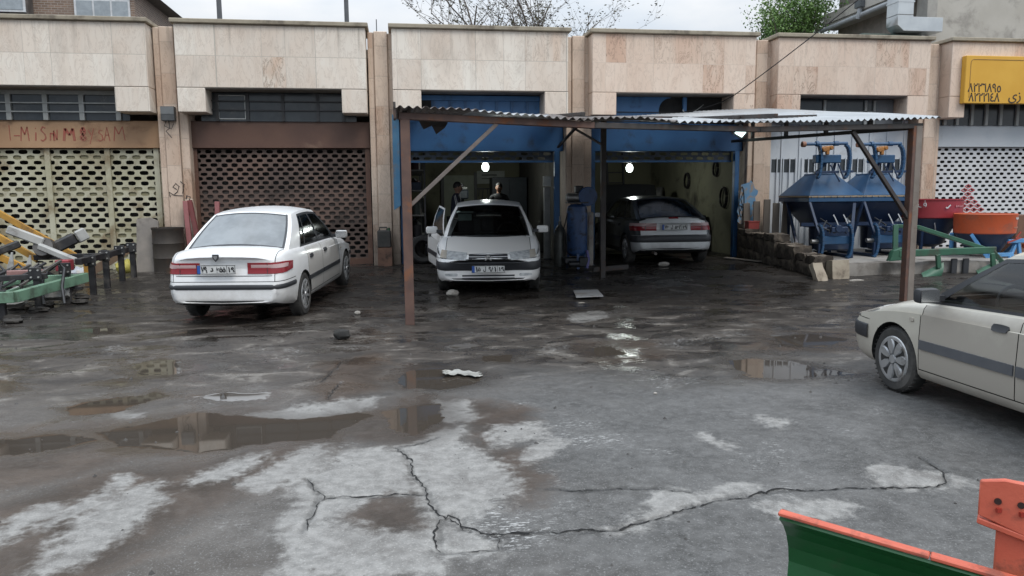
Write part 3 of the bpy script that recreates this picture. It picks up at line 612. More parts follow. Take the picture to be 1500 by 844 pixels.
RUB = mat('dark_rough_stone', (.13, .115, .105), (.08, .07, .065), .9, scale=2.5, bump=.6, bscale=9)
bb = thing('brick_building', 'brown brick building with white framed windows above the left end of the row', 'building', (-15, 16, .2))
b = MB(); b.prism([(-6, 0), (5.05, 0), (5.05, 9.4), (-6, 11.5)], 0, 9); w_ = b.build('wall', BRICK, bb)
MB().bx(-6, 1.45, -.5, -.003, 0, 9.3).build('stone_wall', RUB, bb, .03)
for x0, x1, z0, z1 in ((2.9, 4.9, 8.15, 9.02), (4.98, 5.03, 8.1, 8.9)):
    if x1-x0 < .2: continue
    f = MB().bx(x0, x1, -.06, .02, z0, z1).build('window', WFR, bb)
    for k in range(3): MB().bx(x0+.08+k*(x1-x0-.08)/3, x0+.08+(k+1)*(x1-x0-.08)/3-.07, -.075, -.062, z0+.08, z1-.08).build('pane', mat('bright_pane', (.33, .37, .40), None, .12), f)
f = MB().bx(.4, 1.4, -.56, -.51, 8.35, 9.6).build('window', WFR, bb); MB().bx(.48, 1.32, -.575, -.562, 8.43, 9.5).build('pane', MATS['bright_pane'], f)
MB().prism([(5.06, 9.40), (-6, 11.52), (-6, 11.7), (5.5, 9.5)], -.3, 9.2).build('roof', mat('grey_roof', (.2, .19, .18)), bb)
hb = thing('house', 'low brown house with small window just right of the brick building', 'building', (-14.3, 22, .2))
MB().prism([(0, 0), (1.75, 0), (1.75, 10.1), (0, 11.6)], 0, 6).build('wall', BRICK, hb); f = MB().bx(.55, 1.15, -.06, .02, 9.6, 10.3).build('window', WFR, hb); MB().bx(.62, 1.08, -.07, -.062, 9.68, 10.22).build('pane', MATS['bright_pane'], hb)
# grey concrete building at the right: its left flank carries an eave with gutter and drainpipe
cb = thing('concrete_building', 'grey concrete building with an eave and gutter behind the right end of the row', 'building', (14.5, 4.2, .2))
PCC = mat('pale_concrete', (.36, .35, .32), (.30, .29, .27), .85); BCC = mat('brown_concrete', (.25, .225, .20), (.19, .175, .155), .9, dirt=(.12, .11, .10), dscale=1.2)
MB().bx(.62, 16, 0, .4, 0, 10).build('front_wall', CONC, cb); MB().bx(.30, .617, -.06, .4, 0, 9).build('corner_column', PCC, cb, .01)
MB().bx(.45, .75, .402, 4.6, 0, 9.6).build('side_wall', BCC, cb); MB().bx(.0, .448, .35, 4.7, 6.95, 7.12).build('eave', PCC, cb, .01); MB().bx(-.05, .44, .35, 4.7, 7.122, 7.45).build('eave_fascia', CONC, cb, .01)
w_ = MB().bx(.405, .448, .6, 2.2, 5.3, 6.1).build('window', DARKM, cb); MB().bx(.38, .402, .55, 2.25, 6.1, 6.2).build('sill', PCC, w_)
GRP = mat('grey_pipe', (.36, .38, .40), None, .45)
dr = MB().tube([(-.09, .35, 6.99), (-.09, 4.7, 6.93)], .07, 10).build('gutter', GRP, cb); dp_ = MB().tube([(-.10, 2.5, 7.25), (-.14, 2.5, 7.0), (-.14, 2.55, 6.86)], .075, 10).build('drainpipe', GRP, cb); MB().box((-.12, 2.5, 7.28), (.2, .3, .2)).build('pipe_head', mat('dark_grey_metal', (.1, .11, .12), None, .4), dp_)
SIL = mat('galvanised_steel', (.60, .62, .62), (.50, .52, .53), .32, .85, scale=2, bump=.04)
dt = thing('ventilation_duct', 'silver ventilation duct rising in front of the concrete building', 'duct', (13.75, 3.6, 5.9))
pr = MB(); pr.bx(-.22, .25, 0, .5, .55, 2.4); pr.build('vertical_duct', SIL, dt, .01)
MB().prism([(-.22, .545), (-.22, .28), (-.02, .12), (1.15, .12), (1.15, .50), (.25, .50), (.25, .545)], 0, .5).build('elbow_duct', SIL, dt, .01)
for z in (.9, 1.5): MB().bx(-.235, .265, -.012, .512, z-.02, z+.02).build('duct_flange', SIL, dt)
un = thing('rooftop_unit', 'dark green rooftop unit under the silver duct', 'machine', (13.6, 3.9, 5.0)); MB().bx(-.9, .9, 0, .7, 0, 1.0).build('cabinet', mat('dark_green_metal', (.07, .10, .085), (.05, .075, .065), .5), un, .01)
for k in range(3): MB().bx(-.9+.6*k+.03, -.35+.6*k, -.012, -.002, .45, .9).build('louver_panel', mat('grey_green_panel', (.13, .16, .15)), un)
# poles, pipe stubs, antenna
DGM = mat('dark_grey_pole', (.09, .095, .105), (.07, .075, .08), .5)
for x, lab, r in ((-3.93, 'thin dark pole behind the roof of the brown shutter bay, nearer its left end', .06), (-1.12, 'thin dark pole behind the roof of the brown shutter bay, nearer its right end', .055)):
    p = thing('roof_pole', lab, 'pole', (x, 2.5, 4.8), group='thin dark poles on the roof'); MB().cyl((0, 0, 0), (.0, 0, 3.5), r, r*.8, 10).build('shaft', DGM, p); MB().box((0, 0, .02), (.25, .25, .04)).build('base_plate', DGM, p)
for x, lab in ((-3.66, 'left one of two short pipe stubs on the roof'), (-3.56, 'right one of two short pipe stubs on the roof')):
    p = thing('vent_pipe', lab, 'pipe', (x, 2.5, 4.8), group='short pipe stubs on the roof'); MB().cyl((0, 0, 0), (0, 0, .63), .026, None, 8).build('pipe', DGM, p); MB().cyl((0, 0, .61), (0, 0, .66), .034, None, 8).build('cap', DGM, p)
an = thing('antenna', 'thin roof antenna beside the top of the second pillar', 'antenna', (-.45, 2.6, 4.8)); MB().cyl((0, 0, 0), (0, 0, .95), .011, None, 6).build('mast', DGM, an)
for z, l in ((.55, .28), (.5, .2)): MB().bar((-l/2, 0, z), (l/2, 0, z+.02), .012, .012).build('element', DGM, an)
# trees
BARK = mat('grey_bark', (.15, .125, .11), (.10, .085, .075), .9, scale=8, bump=.5, bscale=20); BUD = mat('young_leaf', (.085, .075, .045), (.06, .065, .03), .7, scale=1.2)
LEAF = mat('green_leaf', (.17, .29, .07), (.08, .16, .04), .55, scale=.9, bump=0)
def limb(b, tips, p, d, r, L, lv, maxlv, spread, up):
    n = 4; pts = [p]; rr = [r]
    for i in range(n):
        d = (d+Vector((rnd(-1, 1), rnd(-1, 1), rnd(-.3, 1)))*.13+Vector((0, 0, up))).normalized(); p = p+d*L/n; pts.append(p); rr.append(r*(1-.45*(i+1)/n))
        if lv >= maxlv-1: tips.append((p.copy(), d.copy()))
    b.tube(pts, rr, 7 if lv < 2 else (5 if lv < 3 else 3))
    if lv < maxlv:
        for k in range(random.choice((3, 3, 4)) if lv > 0 else 7):
            a = Vector((rnd(-1, 1), rnd(-1, 1), rnd(-.25, .7))).normalized(); i = random.randint(1, n)
            limb(b, tips, pts[i], (d*(1-spread)+a*spread).normalized(), rr[i]*.62, L*rnd(.58, .8), lv+1, maxlv, spread, up)
def leaves(tips, per, s, spread, flat=False):
    b = MB()
    for p, d in tips:
        for _ in range(per):
            c = p+Vector((random.gauss(0, spread), random.gauss(0, spread), random.gauss(0, spread)))
            a = Vector((rnd(-1, 1), rnd(-1, 1), rnd(-.6, .6))).normalized(); n = a.orthogonal().normalized(); n.rotate(Matrix.Rotation(rnd(0, 6.28), 3, a)); q = s*rnd(.6, 1.3)
            b.add([c, c+a*q*.5+n*q*.28, c+a*q, c+a*q*.5-n*q*.28], [(0, 1, 2, 3)])
    return b
random.seed(21)
tr = thing('bare_tree', 'nearly leafless tree with budding twigs rising behind the middle of the roof', 'tree', (4.3, 12.5, .2)); tr.scale = (1.55, 1.1, 1.0)
b = MB(); tips = []
limb(b, tips, Vector((0, 0, 0)), Vector((0, 0, 1)), .17, 5.0, 9, 9, .5, .02)
for k in range(11):
    a = 2*math.pi*k/11+rnd(-.2, .2); limb(b, tips, Vector((0, 0, rnd(4.2, 4.9))), Vector((math.cos(a)*rnd(.5, .95), math.sin(a)*.7, 1)).normalized(), rnd(.04, .075), rnd(2.3, 3.0), 1, 4, .46, .03)
b.build('trunk', BARK, tr); lv = leaves(random.sample(tips, min(len(tips), 2600)), 2, .075, .05); c_ = lv.build('crown', BUD, tr, fix=False)
gt = thing('green_tree', 'leafy green tree rising behind the roof left of the concrete building', 'tree', (13.75, 9.6, .2)); gt.scale = (.82, .82, 1)
b = MB(); tips = []; limb(b, tips, Vector((0, 0, 0)), Vector((0, 0, 1)), .2, 4.6, 9, 9, .5, .02)
for k in range(9):
    a = 2*math.pi*k/9; limb(b, tips, Vector((0, 0, rnd(3.6, 4.6))), Vector((math.cos(a)*.42, math.sin(a)*.42, 1)).normalized(), .07, rnd(1.9, 2.5), 1, 4, .46, .05)
b.build('trunk', BARK, gt); leaves(random.sample(tips, min(1300, len(tips))), 15, .115, .20).build('crown', LEAF, gt, fix=False)
far = [('distant_tree', -28, 34), ('distant_tree', 34, 40)]
# ---------------------------------------------------------------- corrugated canopy in front of the garages
RUST = mat('rusty_steel', (.13, .075, .058), (.085, .05, .042), .65, scale=4, dirt=(.20, .085, .045), dscale=3.5, dlo=.5, dhi=.68)
GREYST = mat('grey_rusty_steel', (.19, .165, .15), (.13, .11, .10), .6, scale=5, dirt=(.14, .07, .045), dscale=4)
DKST = mat('dark_steel', (.05, .045, .042), (.035, .03, .03), .6, dirt=(.09, .05, .035), dscale=4)
TAUPE = mat('weathered_steel', (.22, .19, .165), (.16, .135, .115), .65, scale=3, dirt=(.12, .075, .055), dscale=2.5)
TIN = mat('corrugated_tin', (.46, .48, .49), (.36, .375, .385), .45, .3, scale=1.5, bump=.05, dirt=(.24, .15, .10), dscale=1.6, dlo=.58, dhi=.75)
cn_ = thing('canopy', 'long corrugated metal canopy on rusty posts before the garages', 'canopy', (3.8, -3, 0))
o = (3.8, -3, 0); B = lambda: MB(o)
zf = lambda x: 2.655
B().bx(.02, .14, -6.2, -6.08, -.03, 2.60).build('post', RUST, cn_, .006)
b = B(); b.bx(7.55, 7.60, -5.5, -5.38, -.03, 2.62); b.build('post', RUST, cn_, .004); B().bx(7.602, 7.70, -5.50, -5.38, -.03, 2.62).build('post', TAUPE, cn_, .004)
B().bx(3.62, 3.71, -2.45, -2.36, .05, 2.96).build('post', DKST, cn_, .004)
B().bar((.0, -6.14, 2.645), (2.55, -6.0, 2.555), .10, .085).build('front_beam', RUST, cn_, .005)
B().bar((5.0, -5.73, 2.535), (7.72, -5.44, 2.625), .08, .075).build('front_beam', DKST, cn_, .005)
B().bar((2.552, -6.0, 2.555), (4.998, -5.73, 2.535), .08, .075).build('front_beam', DKST, cn_, .005)
B().bar((.0, -2.40, 3.0), (7.6, -2.40, 3.03), .07, .07).build('middle_beam', DKST, cn_, .004)
B().bar((.03, -.06, 3.24), (7.7, -.06, 3.27), .07, .06).build('wall_beam', DKST, cn_, .004)
for x in (.08, 2.4, 5.1): B().bar((x, -6.02, 2.70), (x, -.1, 3.21), .06, .05).build('rafter', DKST, cn_, .004)
B().bar((.09, -6.14, 1.50), (1.25, -6.08, 2.56), .055, .05).build('brace', GREYST, cn_, .004)
B().bar((7.58, -5.45, 1.25), (6.55, -5.52, 2.54), .06, .055).build('brace', DKST, cn_, .004)
B().bar((3.42, .42, 2.68), (3.3, -2.3, 2.98), .05, .045).build('brace', DKST, cn_, .004)
B().bar((3.62, -2.42, 2.55), (3.42, -.4, 3.1), .04, .035).build('brace', GREYST, cn_, .003)
B().bar((7.36, .3, 2.80), (7.62, -5.4, 2.60), .06, .06).build('side_rafter', DKST, cn_, .004)
for yy in (-.6, -1.9, -3.2, -4.4):
    t_ = (yy-.3)/(-5.7); zb = 2.80-.2*t_; zt = 2.70+(yy+5.6)*(3.42-2.70)/5.6
    B().bx(7.36+.26*t_-.03, 7.36+.26*t_+.03, yy-.03, yy+.03, zb+.03, zt).build('strut', DKST, cn_)
def sheet(x0, x1, zf0, zf1, zb0, zb1, yf0, yf1, yb, m, lift=0., rag=.03, droop=.02):
    wl = .105; n = int((x1-x0)/wl*6); b = MB(o)
    jag = [rnd(-rag, rag) for _ in range(40)]
    def fn(u, v):
        x = x0+(x1-x0)*u; yf = yf0+(yf1-yf0)*u+jag[int(u*39)]; y = yf+(yb-yf)*v
        z = (zf0+(zf1-zf0)*u)*(1-v)+(zb0+(zb1-zb0)*u)*v+.017*math.sin(2*math.pi*x/wl)+lift+droop*(vnoise(np.array([x*1.3]), np.array([y*.7]), 5)[0]-.5)*2
        return (x, y, float(z))
    b.grid(fn, n, 10); ob = b.build('roof_sheet', m, cn_, fix=False, ang=60)
    md = ob.modifiers.new('solid', 'SOLIDIFY'); md.thickness = .003
    return ob
OLDTIN = mat('old_rusty_tin', (.20, .175, .16), (.13, .11, .10), .6, .3, scale=2, dirt=(.10, .055, .04), dscale=2)
sheet(-.06, 1.0, 2.735, 2.70, 3.24, 3.25, -6.33, -6.27, -.03, OLDTIN, 0, .035, .04)
sheet(.9, 1.9, 2.70, 2.665, 3.26, 3.27, -6.26, -6.2, -.03, TIN, .006, .03, .03)
sheet(1.8, 2.55, 2.66, 2.625, 3.27, 3.28, -6.2, -6.1, -.03, OLDTIN, .002, .04, .04)
sheet(2.46, 3.7, 2.635, 2.62, 3.22, 3.24, -6.06, -6.0, -.02, OLDTIN, .009, .05, .03)
sheet(3.6, 5.0, 2.62, 2.605, 3.24, 3.25, -6.0, -5.85, -.02, TIN, .003, .04, .025)
sheet(4.9, 6.4, 2.605, 2.665, 3.28, 3.38, -5.85, -5.7, -.02, TIN, .012, .015, .015)
sheet(6.3, 7.95, 2.67, 2.745, 3.40, 3.48, -5.7, -5.55, -.02, TIN, .004, .012, .012)
B().bx(-.06, -.03, -6.3, -6.02, 2.60, 2.80).build('beam_end', DKST, cn_)
# loose rags of tin hanging at the left corner
b = B(); b.add([(.22, -5.6, 2.72), (.70, -5.5, 2.70), (.62, -5.52, 2.56), (.50, -5.5, 2.47), (.44, -5.54, 2.58), (.33, -5.56, 2.53)], [(0, 1, 2, 3, 4, 5)]); b.build('torn_sheet', DKST, cn_)
# loose length of tin lying on the canopy
ls = tag(MB().bar((4.9, -5.0, 2.765), (6.6, -4.4, 2.87), .09, .035).build('metal_strip', DKST, None), 'dark metal strip lying loose on top of the pale tin canopy', 'strip')
# floodlight under the eave
fl = thing('floodlight', 'lit white floodlight fixed under the canopy at the right garage post', 'lamp', (7.2, -.42, 2.96))
M = Euler((R(35), R(25), R(12))).to_matrix().to_4x4()
hs = MB().box((0, 0, 0), (.30, .09, .24)).build('housing', mat('lamp_grey', (.33, .35, .36), None, .4), fl, .01); hs.matrix_local = M
gl = MB().box((0, -.05, 0), (.2, .012, .15)).build('lamp_glass', emit('lamp_white', (.75, .98, .95), 2.2), fl, .004); gl.matrix_local = M
MB().bar((0, .03, 0), (.1, .55, .06), .03, .02).build('bracket', DKST, fl)
# garage lamps
for nm, x, z, lab in (('a', 2.115, 2.36, 'lit bulb hanging in the garage behind the white hatchback'), ('b', 5.83, 2.32, 'lit bulb hanging in the garage above the raised hood of the dark car')):
    l_ = thing('hanging_bulb', lab, 'lamp', (x, 3.0, z), group='lit bulbs in the two garages')
    MB().lathe([(.001, -.11), (.05, -.10), (.085, -.05), (.09, .02), (.06, .08), (.03, .10)], 16).build('bulb', emit('bulb_white', (.9, 1, .95), 4), l_)
    MB().cyl((0, 0, .10), (0, 0, .17), .03, None, 10).build('socket', DARKM, l_); MB().cyl((0, 0, .17), (0, 0, 1.03), .005, None, 5).build('wire', DARKM, l_)
    pl = bpy.data.lights.new('bulb_light', 'POINT'); pl.energy = 18; pl.color = (.93, 1, .95); pl.shadow_soft_size = .09
    po = bpy.data.objects.new('bulb_light', pl); COL.objects.link(po); po.parent = l_; po.location = (0, -.0, -.22)
# cables
CAB = mat('black_cable', (.025, .022, .022), None, .6)
def sag(p, q, s, n=18): return [Vector(p).lerp(Vector(q), i/n)+Vector((0, 0, -s*4*(i/n)*(1-i/n))) for i in range(n+1)]
tag(MB().tube(sag((9.6, -3.2, 6.25), (7.235, -.03, 3.77), .06)+sag((7.1, .3, 3.66), (5.9, .52, 3.42), .05, 10), .011, 5).build('power_cable', CAB), 'dark power cable sloping down from the sky into the blue garage window', 'cable')
tag(MB().tube(sag((6.75, .5, 3.62), (6.2, .1, 3.33), .02, 6)+[(6.0, -.2, 3.42)], .008, 5).build('hanging_wire', mat('pale_wire', (.3, .3, .28))), 'pale thin wire hanging over the blue garage window', 'wire')
# meter box on the first pillar
mb_ = thing('meter_box', 'dark grey electric box with loose wires on the first pillar', 'box', (-4.52, .30, 3.17)); MB().bx(-.13, .13, -.14, -.0, 0, .28).build('case', mat('box_grey', (.075, .08, .085), (.055, .06, .062), .5), mb_, .01)
MB().bx(-.125, .125, -.146, -.141, .13, .27).build('box_cover', mat('box_grey_pale', (.15, .16, .165), None, .5), mb_)
MB().tube([(0, -.08, 0), (.02, -.1, -.14), (-.06, -.09, -.2), (.04, -.08, -.33)], .009, 5).build('wire', CAB, mb_); MB().tube([(-.05, -.08, 0), (-.08, -.1, -.1), (.05, -.1, -.16), (.09, -.08, -.05)], .007, 5).build('wire', CAB, mb_)
# ---------------------------------------------------------------- cars
def paint(name, c, dirt, rough=.28, metal=0):
    t = NT(name); v = t.vec(); P = t.sep(v); n = t.noise(v, 3, 8, .65)
    low = t.ramp(t.math('ADD', P[2], t.math('MULTIPLY', t.math('SUBTRACT', n, .5), .8)), .10, .70, .85, 0); spl = t.math('MULTIPLY', t.ramp(t.noise(v, 38, 3, .6), .60, .68), t.ramp(P[2], .2, .8, .8, 0)); low = t.math('MAXIMUM', low, spl)
    film = t.ramp(n, .45, .8, 0, .3); d = t.math('MAXIMUM', low, film)
    t.set(Base_Color=t.mix(d, c, dirt), Roughness=t.math('ADD', rough, t.math('MULTIPLY', d, .4)), Metallic=metal, Coat_Weight=.35, Coat_Roughness=.12); MATS[name] = t.m; return t.m
TRIM = mat('black_car_trim', (.035, .037, .042), (.028, .03, .034), .5, bump=.05); TRIMG = mat('grey_car_trim', (.10, .105, .115), (.085, .09, .10), .5, bump=.05)
CARIN = mat('car_interior', (.03, .03, .032), (.022, .022, .024), .85); UNDER = mat('car_underside', (.012, .012, .012), None, .9)
TYRE = mat('tyre_rubber', (.028, .028, .028), (.045, .043, .04), .8, scale=9, dirt=(.09, .085, .08), dscale=4); RIMM = mat('wheel_silver', (.50, .51, .52), (.42, .43, .44), .35, .6, dirt=(.16, .14, .12), dscale=5, bump=.03)
RIMD = mat('wheel_dark_gap', (.03, .03, .03), None, .7); PLATE = mat('plate_white', (.62, .63, .62), None, .4, bump=.0); PLB = mat('plate_blue', (.03, .10, .38), None, .4); PLT = mat('plate_black', (.012, .012, .014), None, .5)
LENSR = mat('red_lens', (.26, .022, .03), (.22, .018, .025), .12, bump=0); LENSW = mat('clear_lens_strip', (.52, .36, .36), (.46, .32, .32), .15, bump=0); LENSC = mat('headlight_lens', (.66, .68, .69), (.40, .42, .43), .10, .2, scale=16, bump=.1, bscale=50); CHROME = mat('chrome_trim', (.55, .56, .57), None, .2, .9, bump=0)
def glass_m(name='car_glass', sky_dust=0.):
    t = NT(name); tr_ = t.n('ShaderNodeBsdfTransparent'); tr_.inputs[0].default_value = (.42, .45, .45, 1); g = t.n('ShaderNodeBsdfGlossy'); g.inputs['Roughness'].default_value = .10
    fr = t.n('ShaderNodeFresnel'); fr.inputs['IOR'].default_value = 1.55; m_ = t.n('ShaderNodeMixShader'); t.l(t.math('ADD', fr.outputs[0], .03), m_.inputs[0]); t.l(tr_.outputs[0], m_.inputs[1]); t.l(g.outputs[0], m_.inputs[2]); 
    if sky_dust:
        df = t.n('ShaderNodeBsdfDiffuse'); df.inputs[0].default_value = (.42, .45, .47, 1); m2 = t.n('ShaderNodeMixShader'); t.l(t.ramp(t.noise(t.vec(), 2.5, 5), .3, .7, sky_dust*.75, sky_dust*1.15), m2.inputs[0]); t.l(m_.outputs[0], m2.inputs[1]); t.l(df.outputs[0], m2.inputs[2]); t.l(m2.outputs[0], t.o.inputs[0])  # grey diffuse share paints the sky's reflection on the glass, along with dust
    else: t.l(m_.outputs[0], t.o.inputs[0])
    return t.m
CGL = glass_m(); CGLD = glass_m('sky_dust_car_glass', .55)
def interp(tab, x):
    t_ = sorted(tab); xs = [p[0] for p in t_]; ys = [p[1] for p in t_]
    # monotone cubic
    if x <= xs[0]: return ys[0]
    if x >= xs[-1]: return ys[-1]
    i = max(j for j in range(len(xs)) if xs[j] <= x); i = min(i, len(xs)-2); h = xs[i+1]-xs[i]; s = (x-xs[i])/h
    dl = [(ys[j+1]-ys[j])/(xs[j+1]-xs[j]) for j in range(len(xs)-1)]
    def m(j):
        if j == 0: return dl[0]
        if j == len(xs)-1: return dl[-1]
        a, b = dl[j-1], dl[j]; return 0 if a*b <= 0 else 2*a*b/(a+b)
    return ((1+2*s)*(1-s)**2*ys[i]+s*(1-s)**2*h*m(i)+s*s*(3-2*s)*ys[i+1]+s*s*(s-1)*h*m(i+1))
HATCH = dict(L=4.44, wf=1.29, wr=-1.45, rw=.305,
    zt=[(2.22, .66), (2.15, .705), (1.9, .77), (1.5, .845), (1.0, .92), (.85, .94), (-1.5, .97), (-1.9, .985), (-2.1, .98), (-2.2, .95), (-2.22, .90)],
    zs=[(2.22, .60), (2.1, .66), (1.5, .785), (.9, .87), (-1.5, .93), (-2.0, .93), (-2.22, .86)],
    w=[(2.22, .80), (1.9, .845), (1.3, .872), (-1.3, .872), (-1.9, .84), (-2.22, .80)], zb=[(2.22, .25), (1.9, .20), (1, .19), (-1.5, .20), (-2.0, .24), (-2.22, .30)],
    bowF=.22, bowR=.13, setF=[(.2, .03), (.45, 0), (.6, .01), (.62, .05), (.75, .16)], setR=[(.2, .04), (.45, 0), (.6, .0), (.63, .045), (.95, .11)],
    ab=(1.00, .765, .895), at=(.24, .585, 1.335), cb=(-1.93, .72, .965), ct=(-1.06, .575, 1.325), wsb=1.28, wst=.37, rgb=-2.03, rgt=-1.14, crown=.055, peak=.03,
    u_b=.395, u_r=.72, doors=(.93, -.15, -1.10), belt=.035)
SEDAN = dict(L=4.50, wf=1.42, wr=-1.25, rw=.305,
    zt=[(2.25, .66), (2.15, .73), (1.8, .82), (1.2, .92), (.9, .95), (-1.0, .985), (-1.5, 1.03), (-2.05, 1.045), (-2.18, 1.035), (-2.25, .98)],
    zs=[(2.25, .62), (2.1, .69), (1.5, .82), (.9, .90), (-1.2, .955), (-2.0, .975), (-2.25, .92)],
    w=[(2.25, .79), (1.9, .835), (1.3, .86), (-1.2, .86), (-1.9, .835), (-2.25, .79)], zb=[(2.25, .25), (1.9, .20), (1, .19), (-1.4, .21), (-2.0, .27), (-2.25, .32)],
    bowF=.2, bowR=.16, setF=[(.2, .03), (.45, 0), (.6, .01), (.75, .1)], setR=[(.2, .05), (.45, 0), (.60, .0), (.64, .05), (1.0, .07)],
    ab=(.98, .765, .935), at=(.22, .585, 1.395), cb=(-1.62, .735, 1.0), ct=(-.86, .575, 1.40), wsb=1.22, wst=.34, rgb=-1.66, rgt=-.95, crown=.055, peak=.035,
    u_b=.40, u_r=.80, doors=(.90, -.20, -1.02), belt=.03)
def lower_mesh(S, d=0., rwell=.345):
    L = S['L']; h = L/2-d; r = .14
    ts = [0, .004, .015, .035, .07, .11, .16, .24, .34]; xs = [h-t_ for t_ in ts]+list(np.linspace(h-.45, -h+.45, 46))+[-h+t_ for t_ in reversed(ts)]
    rings = []
    for x in xs:
        te = min(h-abs(x), r); k = 1-math.sqrt(max(0, r*r-(r-te)**2))/r
        w = interp(S['w'], x)-d-k*.10; zt = interp(S['zt'], x)-d-k*.035; zs = min(interp(S['zs'], x), zt-.02)-d-k*.02; zb = interp(S['zb'], x)+d+k*.03
        rings.append((x, [(0, zb), (w-.16, zb), (w-.07, zb+.012), (w-.025, zb+.055), (w-.008, zb+.12), (w, .46), (w+.002, .56), (w-.006, .5*zs+.34), (w-.018, zs-.11), (w-.035, zs-.045), (w-.062, zs-.012), (w-.10, zs+.004), (w*.70, zs+(zt-zs)*.55), (w*.42, zs+(zt-zs)*.87), (0, zt)]))
    n = len(rings[0][1]); full = 2*n-2; vs = []; fs = []
    for x, half in rings:
        ring = [(y, z) for y, z in half]+[(-y, z) for y, z in reversed(half[1:-1])]
        for y, z in ring:
            e = sstep(L*.5-1.0, L*.5, abs(x)); yy = min(abs(y)/.86, 1)
            xx = x-(S['bowF']*yy**2.4+interp(S['setF'], z))*e if x > 0 else x+(S['bowR']*yy**2.4+interp(S['setR'], z))*e
            vs.append((float(xx), y, z))
    for i in range(len(rings)-1):
        for j in range(full): fs.append((i*full+j, i*full+(j+1) % full, (i+1)*full+(j+1) % full, (i+1)*full+j))
    for base, rev in ((0, True), ((len(rings)-1)*full, False)):       # end caps as strips left-right
        for j in range(n-1):
            a = [base+j, base+j+1, base+(full-j-1) % full, base+(full-j) % full]
            if j == 0: a = [base, base+1, base+full-1]
            if j == n-2: a = [base+j, base+j+1, base+full-j]
            fs.append(tuple(reversed(a)) if rev else tuple(a))
    me = bpy.data.meshes.new('lower'); me.from_pydata(vs, [], fs); bm = bmesh.new(); bm.from_mesh(me); bmesh.ops.recalc_face_normals(bm, faces=bm.faces); bm.to_mesh(me)
    bvh = BVHTree.FromBMesh(bm); bm.free()
    ob = link('tmp', me); cut = MB()
    for x in (S['wf'], S['wr']):
        for s in (-1, 1): cut.cyl((x, s*.52, S['rw']+.0), (x, s*1.2, S['rw']+.0), rwell, None, 40)
    co = link('tmpc', cut.mesh('tmpc')); md = ob.modifiers.new('b', 'BOOLEAN'); md.object = co; md.operation = 'DIFFERENCE'; md.solver = 'EXACT'
    bpy.context.view_layer.update(); m2 = bpy.data.meshes.new_from_object(ob.evaluated_get(bpy.context.evaluated_depsgraph_get()))
    bpy.data.objects.remove(ob); bpy.data.objects.remove(co); return m2, bvh
def patch(name, m, parent, bvh, c, nu=6, nv=3, off=.006, round_=0., loc=None, d=None):
    """raised panel that follows the body: corners are guide points (lower-left, lower-right, upper-right, upper-left)"""
    c = [Vector(p) for p in c]; g = []
    for j in range(nv+1):
        for i in range(nu+1):
            u, v = i/nu, j/nv
            if round_:
                a, b = 2*u-1, 2*v-1; k = round_; a2 = a*math.sqrt(1-k*b*b/2); b2 = b*math.sqrt(1-k*a*a/2); u, v = (a2+1)/2, (b2+1)/2
            p = c[0]*(1-u)*(1-v)+c[1]*u*(1-v)+c[2]*u*v+c[3]*(1-u)*v
            q = None
            if d: q, nrm, _, _ = bvh.ray_cast(p-Vector(d)*4, Vector(d))
            if q is None: q, nrm, _, _ = bvh.find_nearest(p)
            g.append((q, nrm))
    W1 = nu+1; vs = [q+n_*off for q, n_ in g]; fs = [(j*W1+i, j*W1+i+1, (j+1)*W1+i+1, (j+1)*W1+i) for j in range(nv) for i in range(nu)]
    rim = [i for i in range(W1)]+[j*W1+nu for j in range(1, nv+1)]+[nv*W1+i for i in range(nu-1, -1, -1)]+[j*W1 for j in range(nv-1, 0, -1)]
    k = len(vs); vs += [g[i][0]-g[i][1]*.01 for i in rim]; N = len(rim)
    fs += [(rim[i], k+i, k+(i+1) % N, rim[(i+1) % N]) for i in range(N)]
    b = MB(); b.add(vs, fs)
    if loc: b.v = [p-Vector(loc) for p in b.v]
    return b.build(name, m, parent, ang=45)
